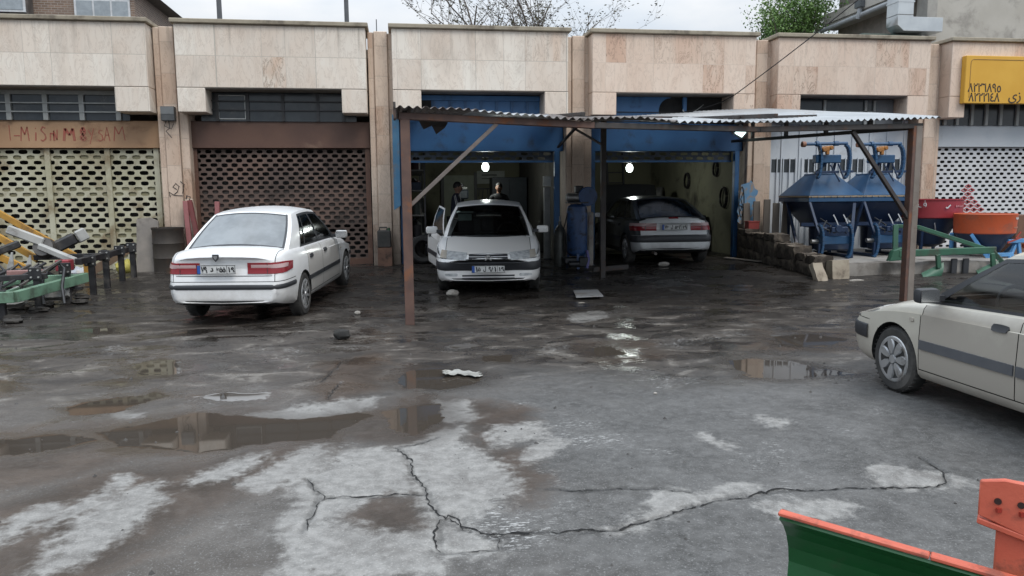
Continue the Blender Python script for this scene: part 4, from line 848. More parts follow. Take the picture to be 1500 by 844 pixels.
def make_wheel(kind):
    w = MB(); hw = .09; R0, rr = .305, .205
    M = Matrix.Rotation(R(90), 4, 'X')
    w.lathe([(rr-.02, -hw+.01), (rr+.01, -hw), (R0-.03, -hw), (R0-.008, -hw+.02), (R0, -hw+.04), (R0, hw-.04), (R0-.008, hw-.02), (R0-.03, hw), (rr+.01, hw), (rr-.02, hw-.01)], 36, M)
    for k in range(40):
        a = 2*math.pi*k/40
        for s in (-1, 1): w.box((math.cos(a)*(R0+.0005), s*.05, math.sin(a)*(R0+.0005)), (.012, .06, .006), ry=-a+math.pi/2)
    r = MB()
    for s in (1,):
        r.lathe([(rr-.0, .09), (rr-.012, .092), (rr-.022, .078), (.0, .066)] if kind == 'alloy' else [(rr+.004, .086), (rr-.008, .093), (rr-.03, .086), (.0, .088)], 36, M @ Matrix.Scale(-1, 4, (0, 0, 1)))
    sp = MB()
    ns = 9 if kind == 'alloy' else 7
    for k in range(ns):
        a = 2*math.pi*k/ns
        if kind == 'alloy': sp.frust((0, .115, 0), (.042, .13, 0), (0, .115, .02), (.03, .15, 0)) if False else sp.bar((math.cos(a)*.03, .083, math.sin(a)*.03), (math.cos(a)*(rr-.012), .088, math.sin(a)*(rr-.012)), .034, .02, up=(0, 1, 0))
        else:
            c_, s_ = math.cos(a), math.sin(a)
            pts = [(.05, .012), (.08, .03), (.125, .043), (.165, .042), (.185, .028), (.185, -.028), (.165, -.042), (.125, -.043), (.08, -.03), (.05, -.012)]
            vs = [(c_*u-s_*v, .085, s_*u+c_*v) for u, v in pts]+[(c_*u*.99-s_*v*.8, .102, s_*u*.99+c_*v*.8) for u, v in pts]; n = len(pts)
            sp.add(vs, [tuple(range(n, 2*n))]+[(i, (i+1) % n, n+(i+1) % n, n+i) for i in range(n)])
    sp.cyl((0, .08, 0), (0, .105, 0), .048, .04, 16)
    rm = MB(); rm.lathe([(rr-.028, .094), (rr-.004, .098), (rr+.006, .094), (rr+.012, .084)], 36, M @ Matrix.Scale(-1, 4, (0, 0, 1)))
    disc = r.mesh('rim_back'); smooth_mesh(disc); disc.materials.append(RIMD)
    sp.v += []; n0 = len(sp.v); sp.v += rm.v; sp.f += [tuple(i+n0 for i in f) for f in rm.f]
    spm = sp.mesh('rim'); smooth_mesh(spm, 40); spm.materials.append(RIMM)
    wm = w.mesh('wheel'); smooth_mesh(wm); wm.materials.append(TYRE); return wm, disc, spm
WHEELS = {k: make_wheel(k) for k in ('alloy', 'cap')}
def glyphs(parent, s, x0, x1, h):
    """characters set one by one in equal slots, each scaled to its own height"""
    n = len(s); w = (x1-x0)/n
    for i, ch in enumerate(s):
        if ch == ' ': continue
        o = text('plate_text', ch, .1, PLT, parent, Matrix(), bold=.004); me_ = o.data; xs = [v.co.x for v in me_.vertices]; ys = [v.co.y for v in me_.vertices]
        H = h*{'د': .62, 'ل': 1.05, '۵': .86}.get(ch, 1.); k = H/(max(ys)-min(ys)); kx = min(k*1.15, w*1.05/(max(xs)-min(xs))); 
        me_.transform(Matrix.Translation((x0+w*(i+.5), 0, .008)) @ Matrix.Diagonal((kx, k, 1, 1)) @ Matrix.Translation((-(max(xs)+min(xs))/2, -(max(ys)+min(ys))/2, 0)))
def plate(parent, p, nrm, s, up_tilt=0):
    """licence plate facing nrm (car local)"""
    z = Vector(nrm).normalized(); x = Vector((0, 0, 1)).cross(z).normalized(); y = z.cross(x); M = Matrix((x, y, z)).transposed().to_4x4(); M.translation = p
    b = MB().box((0, 0, 0), (.52, .115, .012)); ob = b.build('license_plate', PLATE, parent, .004); ob.matrix_local = M
    e = MB()
    for q in ((0, .054, .53, .006), (0, -.054, .53, .006), (-.26, 0, .006, .115), (.26, 0, .006, .115), (.147, 0, .005, .11)): e.box((q[0], q[1], .007), (q[2], q[3], .004))
    e.build('plate_rim', PLT, ob); MB().box((-.236, 0, .0075), (.042, .105, .003)).build('plate_band', PLB, ob)
    glyphs(ob, s[0], -.205, .130, .082); glyphs(ob, s[1], .155, .252, .066); return ob
def quadgrid(c, bow, nu, nv):
    """bilinear patch with outward bow; c = BL, BR, TR, TL"""
    c = [Vector(p) for p in c]; bow = Vector(bow)
    return lambda u, v: tuple(c[0]*(1-u)*(1-v)+c[1]*u*(1-v)+c[2]*u*v+c[3]*(1-u)*v+bow*(1-(2*u-1)**2))
def make_car(S, label, loc, rot, body, kind, pl, name, opened=None, hood_up=False, wheels='cap', frontside=True, tail=None, strip=None, bump_m=None, group=None):
    car = thing(name, label, 'car', loc, rot=rot, group=group)
    me, bvh = lower_mesh(S); L2 = S['L']/2; strip = strip or TRIM; bump_m = bump_m or body
    xa, xb, xr = S['doors']; xt = S['cb'][0]+.02
    cuts = [((1, 0, 0), v) for v in (xa, xb, xr, S['wsb']-.13, L2-.19, 1.70, S['wr']-.40)]+[((0, 0, 1), v) for v in (.29, .615)]+[((0, 1, 0), v) for v in (.70, -.70)]
    cabx = (S['rgb']+.12, S['wsb']-.16); cuts += [((1, 0, 0), cabx[0]), ((1, 0, 0), cabx[1])]+[((0, 1, 0), v) for v in (.64, -.64)]
    if kind == 'sedan': cuts.append(((1, 0, 0), xt))
    bm = bmesh.new(); bm.from_mesh(me); g = .0045
    for nrm, v in cuts:
        for dd in (-g, g):
            bmesh.ops.bisect_plane(bm, geom=bm.verts[:]+bm.edges[:]+bm.faces[:], plane_co=Vector(nrm)*(v+dd), plane_no=nrm, dist=1e-5)
    bm.faces.ensure_lookup_table(); groups = {k: [] for k in ('body', 'hood', 'tail', 'door_f', 'door_r', 'well', 'bump_f', 'bump_r')}; kill = []
    nearv = lambda x, v: abs(x-v) < g
    sidez = lambda c: abs(c.y) > .60
    for f in bm.faces:
        c = f.calc_center_median(); n_ = f.normal
        iw = any(math.hypot(c.x-wx_, c.z-S['rw']) < .347 and abs(c.y) > .5 for wx_ in (S['wf'], S['wr']))
        if iw: groups['well'].append(f); continue
        if n_.z < -.85 and c.z < .4: groups['well'].append(f); continue
        if n_.z > .6 and cabx[0] < c.x < cabx[1] and abs(c.y) < .64: kill.append(f); continue
        if sidez(c) and n_.z < .75 and c.z > .29-g and xr-g < c.x < xa+g:
            if nearv(c.x, xa) or nearv(c.x, xb) or nearv(c.x, xr) or nearv(c.z, .29): kill.append(f); continue
            groups['door_f' if c.x > xb else 'door_r'].append(f); continue
        hx = S['wsb']-.13
        if n_.z > .45 and hx-g < c.x < L2-.19+g and abs(c.y) < .70+g and c.z > .6:
            if nearv(c.x, hx) or nearv(c.x, L2-.19) or nearv(abs(c.y), .70): kill.append(f); continue
            groups['hood'].append(f); continue
        if c.x > 1.70-g and c.z < .615+g:
            if nearv(c.z, .615): kill.append(f); continue
            groups['bump_f'].append(f); continue
        if c.x < S['wr']-.40+g and c.z < .615+g:
            if nearv(c.z, .615): kill.append(f); continue
            groups['bump_r'].append(f); continue
        if kind == 'sedan' and c.x < xt+g and abs(c.y) < .70+g and c.z > .615:
            if nearv(abs(c.y), .70): kill.append(f); continue
            groups['tail'].append(f); continue
        if kind == 'hatch' and c.x < -1.98 and abs(c.y) < .70+g and c.z > .615:
            if nearv(abs(c.y), .70): kill.append(f); continue
            groups['tail'].append(f); continue
        groups['body'].append(f)
    def take(key, name_, m, parent, side=0, loc_=None):
        fs = [f for f in groups[key] if side == 0 or f.calc_center_median().y*side > 0]
        idx = {}; vs = []; ff = []
        for f in fs:
            t_ = []
            for v_ in f.verts:
                if v_.index not in idx: idx[v_.index] = len(vs); vs.append(v_.co-Vector(loc_ or (0, 0, 0)))
                t_.append(idx[v_.index])
            ff.append(tuple(t_))
        me_ = bpy.data.meshes.new(name_); me_.from_pydata([tuple(v_) for v_ in vs], [], ff); smooth_mesh(me_, 50); return link(name_, me_, m, parent, loc_)
    bm.verts.index_update()
    take('body', 'body', body, car); take('well', 'wheel_arch_liner', UNDER, car)
    fb = take('bump_f', 'bumper', bump_m, car); rb = take('bump_r', 'bumper', bump_m, car)
    hinge = (S['wsb']-.13, 0, interp(S['zt'], S['wsb']-.13))
    hd = take('hood', 'hood', body, car, 0, hinge)
    if hood_up: hd.rotation_euler = (0, R(-76), 0); sd_ = hd.modifiers.new('s', 'SOLIDIFY'); sd_.thickness = .03
    lid_m = tail or body
    lid = take('tail', 'tailgate' if kind == 'hatch' else 'trunk_lid', lid_m, car)
    xs_d = {'door_f': (xa, xb), 'door_r': (xb, xr)}; doors = {}
    for key in xs_d:
        for s in (1, -1): doors[key, s] = take(key, 'door', body, car, s, (xs_d[key][0], s*.84, .55))
    bm.free()
    inn, _ = lower_mesh(S, .02, .36)
    b2 = bmesh.new(); b2.from_mesh(inn)
    for nrm, v in [((1, 0, 0), cabx[0]-.01), ((1, 0, 0), cabx[1]+.01), ((0, 1, 0), .65), ((0, 1, 0), -.65)]: bmesh.ops.bisect_plane(b2, geom=b2.verts[:]+b2.edges[:]+b2.faces[:], plane_co=Vector(nrm)*v, plane_no=nrm, dist=1e-5)
    kl = [f for f in b2.faces if f.normal.z > .6 and cabx[0]-.01 < f.calc_center_median().x < cabx[1]+.01 and abs(f.calc_center_median().y) < .65]
    if hood_up: kl += [f for f in b2.faces if f.normal.z > .6 and 1.0 < f.calc_center_median().x < L2-.25 and abs(f.calc_center_median().y) < .6]
    bmesh.ops.delete(b2, geom=list(set(kl)), context='FACES'); b2.to_mesh(inn); b2.free(); smooth_mesh(inn); inn.name = 'inner_shell'; ish = link('inner_shell', inn, UNDER, car)
    # ------------- greenhouse
    ab, at, cb, ct = (Vector(S[k]) for k in ('ab', 'at', 'cb', 'ct')); mir = lambda p: Vector((p[0], -p[1], p[2]))
    def side_pt(u, v, s, off=0.):
        p0 = ab.lerp(cb, u); p1 = at.lerp(ct, u); p1.z += S['peak']*(1-(2*u-1)**2); p0.z = interp(S['zs'], p0.x)+.002; p0.y = interp(S['w'], p0.x)-.098
        p = p0.lerp(p1, v); p.y += .028*math.sin(math.pi*min(v, 1)*.9)+off; p.y *= s; return p
    ub, ur = S['u_b'], S['u_r']; bw = lambda a, b, v: a*(1-v)+b*v
    def reg(b, s, u0, u1, v0, v1, off=0.): b.grid(lambda u, v: side_pt(u0+(u1-u0)*u, v0+(v1-v0)*v, s, off), max(1, int((u1-u0)*24)), max(1, int((v1-v0)*7)))
    def front_pt(u, v, off=0.):
        p = side_pt(0, v, -1).lerp(side_pt(0, v, 1), u); k = 1-(2*u-1)**2
        p.x += bw(S['wsb']-ab.x, S['wst']-at.x, v)*k+off; p.z += k*bw(interp(S['zt'], S['wsb'])-interp(S['zs'], ab.x), S['crown'], v)+off*.5; return p
    def rear_pt(u, v, off=0.):
        p = side_pt(1, v, -1).lerp(side_pt(1, v, 1), u); k = 1-(2*u-1)**2
        p.x += bw(S['rgb']-cb.x, S['rgt']-ct.x, v)*k-off; p.z += k*bw(interp(S['zt'], S['rgb'])-interp(S['zs'], cb.x), S['crown'], v)+off*.5; return p
    def roof_pt(u, v):
        p = side_pt(v, 1, -1).lerp(side_pt(v, 1, 1), u); k = 1-(2*u-1)**2
        p.x += bw(S['wst']-at.x, S['rgt']-ct.x, v)*k; p.z += S['crown']*k; return p
    def sub(fn, u0, u1, v0, v1): return lambda u, v: fn(u0+(u1-u0)*u, v0+(v1-v0)*v)
    rb_ = MB().grid(roof_pt, 14, 16)
    for s in (1, -1): reg(rb_, s, 0, 1, .93, 1)
    rb_.grid(sub(front_pt, 0, .045, 0, 1), 1, 6); rb_.grid(sub(front_pt, .955, 1, 0, 1), 1, 6); rb_.grid(sub(front_pt, .045, .955, .95, 1), 12, 1)
    cm = .05 if kind == 'hatch' else .045
    rb_.grid(sub(rear_pt, 0, cm, 0, 1), 1, 6); rb_.grid(sub(rear_pt, 1-cm, 1, 0, 1), 1, 6); rb_.grid(sub(rear_pt, cm, 1-cm, .94, 1), 12, 1)
    for s in (1, -1): reg(rb_, s, .90 if kind == 'hatch' else ur, 1, 0, .93)
    roof = rb_.build('roof', body, car, ang=40)
    b = MB(); b.grid(sub(lambda u, v: front_pt(u, v, .003), .04, .96, 0, .035), 12, 1)
    for a0, a1 in ((.04, .055), (.945, .96)): b.grid(sub(lambda u, v: front_pt(u, v, .003), a0, a1, .03, .97), 1, 6)
    b.grid(sub(lambda u, v: front_pt(u, v, .003), .045, .955, .94, .965), 12, 1); b.build('windshield_seal', TRIM, car, fix=False)
    b = MB(); b.grid(sub(lambda u, v: rear_pt(u, v, .003), cm-.005, 1-cm+.005, 0, .04), 12, 1)
    for a0, a1 in ((cm-.006, cm+.016), (1-cm-.016, 1-cm+.006)): b.grid(sub(lambda u, v: rear_pt(u, v, .003), a0, a1, .03, .97), 1, 6)
    b.grid(sub(lambda u, v: rear_pt(u, v, .003), cm, 1-cm, .925, .955), 12, 1)
    b.build('rear_window_seal', TRIM, car, fix=False)
    MB().grid(sub(front_pt, .045, .955, .02, .955), 14, 7).build('windshield', CGL, car); MB().grid(sub(rear_pt, cm, 1-cm, .03, .945), 14, 7).build('rear_window', CGLD if kind == 'sedan' else CGL, car)
    for s in (1, -1):
        for key, u0, u1 in (('door_f', 0, ub), ('door_r', ub, ur)):
            d_ = doors[key, s]; hl = tuple(d_.location); b = MB(hl); t_ = .003*1
            e0 = .05 if key == 'door_f' else .02; e1 = .02
            reg(b, s, u0, u1, .86, .925); reg(b, s, u0, u0+e0, .05, .86); reg(b, s, u1-e1, u1, .05, .86)
            if key == 'door_r': reg(b, s, u1-.105, u1-.085, .05, .86, .002) if kind == 'sedan' else None
            b.build('window_frame', TRIM if not (opened and key == 'door_f') else body, d_)
            b = MB(hl); reg(b, s, u0, u1, -.0, .05, .004); b.build('waist_strip', TRIM, d_)
            b = MB(hl); reg(b, s, u0+e0, u1-e1, .05, .86, -.004); b.build('door_glass', CGL, d_)
            hx = (xs_d[key][1]+.10, xs_d[key][1]+.27); zh = .775
            patch('handle', TRIM, d_, bvh, [(hx[0], s*.9, zh), (hx[1], s*.9, zh), (hx[1], s*.9, zh+.055), (hx[0], s*.9, zh+.055)], 4, 2, .014, .6, hl, (0, -s, 0))
            x0, x1 = xs_d[key][1]+.015, xs_d[key][0]-.015
            patch('side_moulding', strip, d_, bvh, [(x0, s*.9, .475), (x1, s*.9, .475), (x1, s*.9, .555 if kind == 'hatch' else .535), (x0, s*.9, .555 if kind == 'hatch' else .535)], 8, 2, .014, 0, hl, (0, -s, 0))
            if key == 'door_f':
                mx_ = xs_d[key][0]-.17; b = MB(hl); b.box((mx_, s*.955, .965), (.10, .20, .125)); mo = b.build('mirror_housing', TRIM if kind == 'hatch' and tail is None and opened is None else body, d_, .03, seg=2)
                b = MB(hl); b.box((mx_-.053, s*.955, .965), (.004, .17, .10)); b.build('mirror_glass', CHROME, mo); b = MB(hl); b.bar((mx_+.03, s*.78, .935), (mx_+.01, s*.90, .945), .07, .05); b.build('mirror_arm', TRIM, mo)
        if kind == 'hatch':
            b = MB(); reg(b, s, ur, .90, .06, .90, -.003); b.build('quarter_window', CGL, car)
            b = MB(); reg(b, s, ur, .90, 0, .06); reg(b, s, ur, .90, .90, .93); reg(b, s, ur, ur+.02, .06, .9, .001); b.build('window_frame', TRIM, car)
    if opened: doors['door_f', opened].rotation_euler = (0, 0, opened*R(-15))
    # ------------- cabin
    b = MB()
    for s in (1, -1):
        b = MB(); b.box((.02, s*.36, .52), (.5, .48, .14)); b.box((-.26, s*.36, .80), (.13, .46, .55), ry=R(-14)); b.box((-.36, s*.36, 1.13), (.07, .24, .15), ry=R(-10)); b.build('seat', CARIN, car, .03)
    b = MB(); b.box((-1.0, 0, .5), (.5, 1.25, .16)); b.box((-1.28, 0, .78), (.14, 1.25, .5), ry=R(-18)); b.build('rear_seat', CARIN, car, .03)
    b = MB(); b.box((.72, 0, .80), (.42, 1.36, .2)); b.build('dashboard', CARIN, car, .04)
    b = MB(); b.tube([(.42+.06*math.cos(a), .36+.19*math.sin(a), .89+.17*math.cos(a)) for a in (2*math.pi*k/20 for k in range(20))], .016, 6, True); b.bar((.41, .19, .89), (.41, .53, .89), .03, .04); b.bar((.42, .36, .88), (.62, .36, .80), .05, .05); b.build('steering_wheel', mat('grey_plastic', (.14, .145, .15), None, .5), car)
    MB().box((.28, .0, 1.255), (.03, .2, .06)).build('rear_view_mirror', CARIN, car, .01)
    # ------------- wheels
    wm, disc, spm = WHEELS[wheels]
    for x in (S['wf'], S['wr']):
        for s in (1, -1):
            w_ = link('wheel', wm, None, car, (x, s*.765, S['rw']), (0, R(rnd(0, 50)), 0 if s > 0 else math.pi)); r_ = link('rim', spm, None, w_); link('rim_disc', disc, None, w_)
    # ------------- bumper strip and lamps
    L2 = S['L']/2; fx, rx = L2-.06, -L2+.06
    z0, z1 = (.43, .565) if kind == 'hatch' else (.515, .575)
    cF = [(1.70, .86), (1.95, .82), (2.1, .7), (2.2, .4), (2.22, 0)]; ptsF = cF+[(x, -y) for x, y in reversed(cF[:-1])]
    def band(name_, m, pts, z0, z1, par, off=.014):
        vs = []; fs = []; P_ = []
        for (xa_, ya_), (xb__, yb__) in zip(pts, pts[1:]):
            for k in range(5): P_.append((xa_+(xb__-xa_)*k/5, ya_+(yb__-ya_)*k/5))
        P_.append(pts[-1]); zz = [z0-.004, z0, z0+.012, (z0+z1)/2, z1-.012, z1, z1+.004]; oo = [-.01, off*.4, off, off*1.1, off, off*.4, -.01]; K = len(zz)
        for x, y in P_:
            for z, o_ in zip(zz, oo):
                q, n_, _, _ = bvh.find_nearest(Vector((x, y, z))); n_ = Vector((n_.x, n_.y, 0)).normalized(); q = q+n_*o_; vs.append((q.x, q.y, z))
        for i in range(len(P_)-1):
            for j in range(K-1): fs.append((i*K+j, i*K+j+1, (i+1)*K+j+1, (i+1)*K+j))
        MB().add(vs, fs).build(name_, m, par, ang=50)
    band('bumper_strip', TRIM, ptsF, z0, z1, fb)
    cR = [(S['wr']-.41, .86), (-1.98, .82), (-2.12, .72), (-2.2, .4), (-2.24, 0)]; ptsR = cR+[(x, -y) for x, y in reversed(cR[:-1])]
    band('bumper_strip', TRIM, ptsR, z0 if kind == 'sedan' else .47, z1 if kind == 'sedan' else .605, rb)
    def wrap(name_, m, par, s, y0, dx, z0, z1, off, taper=0.):
        """lamp that runs along the tail and round the corner onto the side"""
        cols = []; yc = .775; n1, n2, nv = 7, 5, 3
        for i in range(n1+n2+1):
            col = []
            for j in range(nv+1):
                if i <= n1:
                    z = z0+(z1-z0)*j/nv; q, n_, _, _ = bvh.ray_cast(Vector((-5, s*(y0+(yc-y0)*i/n1), z)), Vector((1, 0, 0)))
                else:
                    t_ = (i-n1)/n2; z = z0+taper*t_*.6+(z1-z0-taper*t_)*j/nv; xq = bvh.ray_cast(Vector((-5, s*yc, z)), Vector((1, 0, 0)))[0].x; q, n_, _, _ = bvh.ray_cast(Vector((xq+.012+dx*t_, s*5, z)), Vector((0, -s, 0)))
                col.append((q, n_))
            cols.append(col)
        b = MB(); K = nv+1; vs = [q+n_*off for c_ in cols for q, n_ in c_]; fs = [(i*K+j, (i+1)*K+j, (i+1)*K+j+1, i*K+j+1) for i in range(len(cols)-1) for j in range(nv)]
        rim = [i*K for i in range(len(cols))]+[(len(cols)-1)*K+j for j in range(1, K)]+[i*K+nv for i in range(len(cols)-2, -1, -1)]+list(range(nv-1, 0, -1)); flat_ = [p for c_ in cols for p in c_]; k0 = len(vs)
        vs += [flat_[i][0]-flat_[i][1]*.008 for i in rim]; N = len(rim); fs += [(rim[i], k0+i, k0+(i+1) % N, rim[(i+1) % N]) for i in range(N)]
        return b.add(vs, fs).build(name_, m, par, ang=50)
    for s in (1, -1):
        if kind == 'hatch':
            hl_ = patch('headlight', LENSC, car, bvh, [(fx, s*.36, .605), (fx, s*.775, .62), (fx, s*.765, .715), (fx, s*.34, .70)], 8, 3, .010, d=(-1, 0, 0))
            patch('indicator_lamp', mat('indicator_lens', (.50, .46, .40), None, .15), hl_, bvh, [(fx, s*.67, .620), (fx, s*.772, .628), (fx, s*.765, .71), (fx, s*.67, .71)], 3, 2, .014, d=(-1, 0, 0))
            patch('fog_lamp', LENSC, fb, bvh, [(fx, s*.49, .335), (fx, s*.70, .345), (fx, s*.70, .385), (fx, s*.49, .385)], 5, 2, .006, .5, d=(-1, 0, 0))
            tl = wrap('taillight', LENSR, car, s, .36, .21, .705, .795, .012); wrap('lens_strip', LENSW, tl, s, .36, .21, .797, .855, .012)
            patch('lens_gap', TRIM, tl, bvh, [(rx, s*.585, .703), (rx, s*.597, .703), (rx, s*.597, .857), (rx, s*.585, .857)], 1, 2, .0145, d=(1, 0, 0))
        else:
            hl_ = patch('headlight', LENSC, car, bvh, [(fx, s*.36, .62), (fx, s*.77, .63), (fx, s*.76, .74), (fx, s*.34, .73)], 8, 3, .010, d=(-1, 0, 0))
            tl = wrap('taillight', LENSR, car, s, .33, .26, .715, .86, .012, .05); wrap('lens_strip', LENSW, tl, s, .38, .10, .785, .835, .0155, .01)
            patch('lens_gap', TRIM, tl, bvh, [(rx, s*.60, .713), (rx, s*.606, .713), (rx, s*.606, .86), (rx, s*.60, .86)], 1, 2, .017, d=(1, 0, 0))
    for s in (1, -1): patch('side_indicator', mat('indicator_lens', (.50, .46, .40), None, .15), car, bvh, [(xa+.08, s*.9, .70), (xa+.14, s*.9, .70), (xa+.14, s*.9, .73), (xa+.08, s*.9, .73)], 3, 2, .010, .5, None, (0, -s, 0))
    if kind == 'hatch':
        for zz in (.632, .668): patch('grille_slot', TRIM, car, bvh, [(fx, -.31, zz-.012), (fx, .31, zz-.012), (fx, .31, zz+.012), (fx, -.31, zz+.012)], 8, 1, .008, d=(-1, 0, 0))
        q, n_, _, _ = bvh.find_nearest(Vector((fx, 0, .655))); bd = MB()
        for dz in (-.018, .022):
            for s in (1, -1): bd.bar((q.x+.014, s*.052, .650+dz-.028), (q.x+.014, 0, .650+dz+.006), .008, .022, up=(1, 0, 0)) if False else bd.bar((q.x+.016, s*.052, .650+dz-.028), (q.x+.010, 0, .650+dz+.008), .012, .018)
        bd.build('badge', CHROME, car)
        for zz in (.30, .345): patch('bumper_slot', TRIM, fb, bvh, [(fx, -.42, zz-.013), (fx, .42, zz-.013), (fx, .42, zz+.013), (fx, -.42, zz+.013)], 8, 1, .005, d=(-1, 0, 0))
        patch('brake_light', LENSR, lid, bvh, [(rx, -.10, .945), (rx, .10, .945), (rx+.02, .10, .965), (rx+.02, -.10, .965)], 4, 1, .012, d=(1, 0, 0))
        q, _, _, _ = bvh.find_nearest(Vector((-2.3, 0, .78))); plate(car, (q.x-.016, 0, .775), (-1, 0, .05), pl)
        q, _, _, _ = bvh.find_nearest(Vector((2.4, 0, .46))); plate(car, (q.x+.030, 0, .47), (1, 0, .02), pl)
        MB().cyl((-2.05, .42, .26), (-2.26, .42, .25), .03, None, 10).build('exhaust_pipe', GREYST, car)
        MB().bar((at.x-.05, 0, S['at'][2]+.08), (at.x-.18, 0, S['at'][2]+.20), .014, .014).build('antenna', TRIM, roof)
    else:
        q, _, _, _ = bvh.find_nearest(Vector((-2.4, .06, .79))); plate(car, (q.x-.014, .07, .785), (-1, 0, .03), pl)
        q, n_, _, _ = bvh.find_nearest(Vector((-2.4, .07, .935))); sh = MB()
        sh.prism([(-.045, .045), (.045, .045), (.042, -.005), (.0, -.052), (-.042, -.005)], 0, .008, 'x'); sb = sh.build('badge', TRIM, car, loc=(q.x-.012, .07, .935)); MB().prism([(-.028, .028), (.028, .028), (.024, -.0), (0, -.03), (-.024, 0)], -.004, .0, 'x').build('badge_emblem', CHROME, sb)
        patch('lid_edge', TRIM, car, bvh, [(rx, -.70, .685), (rx, .70, .685), (rx, .70, .693), (rx, -.70, .693)], 14, 1, .004, d=(1, 0, 0))
        patch('quarter_moulding', strip, car, bvh, [(S['wr']+.36, -.9, .475), (xr-.0, -.9, .475), (xr, -.9, .535), (S['wr']+.36, -.9, .535)], 3, 1, .014, d=(0, 1, 0)) if xr > S['wr']+.4 else None
    return car, bvh
# ---------------------------------------------------------------- the four cars where they stand
WHT = paint('white_car_paint', (.77, .78, .785), (.42, .40, .37)); WHT2 = paint('white_car_paint_dull', (.88, .885, .88), (.62, .605, .58)); CRM = paint('cream_car_paint', (.50, .475, .41), (.33, .30, .26), .32)
SLV = paint('silver_tail_paint', (.66, .68, .69), (.30, .30, .29), .35, .1); CHAR = paint('charcoal_car_paint', (.045, .055, .06), (.09, .09, .085), .3, .3)
def place(x, y, deg, S):
    """stand the car on the yard: height and pitch from the ground under its axles"""
    c, s = math.cos(R(deg)), math.sin(R(deg)); zf, zr = gz(x+c*S['wf'], y+s*S['wf']), gz(x+c*S['wr'], y+s*S['wr'])
    pit = math.atan2(zf-zr, S['wf']-S['wr']); return (x, y, zr-S['wr']*math.sin(pit)), (0, -pit, R(deg))
l_, r_ = place(-1.95, -3.80, 81, SEDAN)
sedan, _ = make_car(SEDAN, 'white sedan seen from behind, parked before the brown shutter', l_, r_, WHT, 'sedan', ('۷۹ د ۳۵۵', '۱۹'), 'parked_car', wheels='alloy'); sedan.scale = (.945, .935, .99)
l_, r_ = place(1.62, -1.85, -97, HATCH)
whitecar, _ = make_car(HATCH, 'white hatchback facing out of the left garage with one front door ajar', l_, r_, WHT2, 'hatch', ('۱۵ ل ۹۸۱', '۱۹'), 'parked_car', opened=-1, strip=TRIM)
l_, r_ = place(5.60, .98, 87.5, HATCH)
darkcar, _ = make_car(HATCH, 'dark grey car with silver tail and raised hood inside the right garage', l_, r_, CHAR, 'hatch', ('۷۳ ل ۵۳۲', '۱۹'), 'parked_car', hood_up=True, tail=SLV, strip=TRIM, bump_m=SLV)
l_, r_ = place(4.76, -11.37, 90.3, HATCH)
creamcar, _ = make_car(HATCH, 'cream hatchback cut off by the right edge of the photo', l_, r_, CRM, 'hatch', ('۱۵ ل ۳۲۲', '۱۹'), 'parked_car', strip=TRIMG); creamcar.scale = (.87, .87, .90)
# papers behind the white hatchback's windshield
p = MB().box((.52, -.42, 1.16), (.012, .24, .13), ry=R(-34)); p.build('windshield_paper', mat('greenish_paper', (.45, .55, .50), None, .6), whitecar)
p = MB().box((.45, -.42, 1.245), (.012, .30, .04), ry=R(-34)); p.build('windshield_paper', MATS['greenish_paper'], whitecar)
# ---------------------------------------------------------------- raised platform and stone wall at the right
PCON = mat('platform_concrete', (.33, .31, .285), (.24, .225, .205), .85, scale=2, dirt=(.12, .105, .09), dscale=1.5, dlo=.45, dhi=.7, bump=.5, bscale=25)
CONC2 = mat('rough_stone_block', (.23, .195, .155), (.145, .12, .098), .9, scale=3.5, dirt=(.045, .038, .032), dscale=2.2, dlo=.38, dhi=.6, bump=.7, bscale=18)
pf = thing('platform', 'low concrete platform under the blue machines', 'platform', (8, -2.8, 0))
o = (8, -2.8, 0); b = MB(o)
nseg = 26
def pfn(u, v):
    x = 8.05+6.0*u; y = -2.78+3.4*v+(.03*math.sin(x*5)+.02*math.sin(x*13)) * (1-v)
    return (x, y, .315+.012*math.sin(x*3.1+y*2)+.01*math.sin(x*7.7))
b.grid(pfn, nseg, 8)
b.grid(lambda u, v: (pfn(u, 0)[0], pfn(u, 0)[1]-.015*math.sin(v*3)-.012*math.sin(u*60)*v, pfn(u, 0)[2]*(v)-.05*(1-v)), nseg, 4)
b.build('slab', PCON, pf)
random.seed(5)
wl = thing('stone_wall', 'low wall of stacked rough stone blocks beside the platform', 'wall', (7.7, -1.3, 0))
def rough_block(name, m, parent, c, d, rz=0, j=.03, rx=0, ry=0):
    b = MB().box((0, 0, 0), d); me_ = b.mesh(name); bm = bmesh.new(); bm.from_mesh(me_); bmesh.ops.subdivide_edges(bm, edges=bm.edges[:], cuts=3, use_grid_fill=True)
    for v in bm.verts: v.co += Vector((rnd(-j, j), rnd(-j, j), rnd(-j, j)))*(.8)
    bm.to_mesh(me_); bm.free(); smooth_mesh(me_, 50); return link(name, me_, m, parent, c, (rx, ry, rz))
y = .1; k = 0
while y > -2.75:
    dpt = rnd(.30, .5); top = .84-.36*sstep(-.9, -2.6, y)+rnd(-.04, .05); z = gz(7.6, y)-.05
    while z < top-.05:
        hh = min(rnd(.2, .32), top-z)
        if hh < .08: hh = top-z
        rough_block('stone_block', CONC2, wl, (7.62-7.7+rnd(-.04, .05)+.12*sstep(-.5, -2.6, y), y-dpt/2+1.3, z+hh/2), (.34+rnd(-.04, .06), dpt-.015, hh-.012), rnd(-.06, .06), .02); z += hh
    y -= dpt
PALS = mat('pale_stone', (.42, .37, .29), (.32, .27, .21), .85, scale=3, dirt=(.14, .115, .09), dscale=2.5, bump=.5, bscale=20)
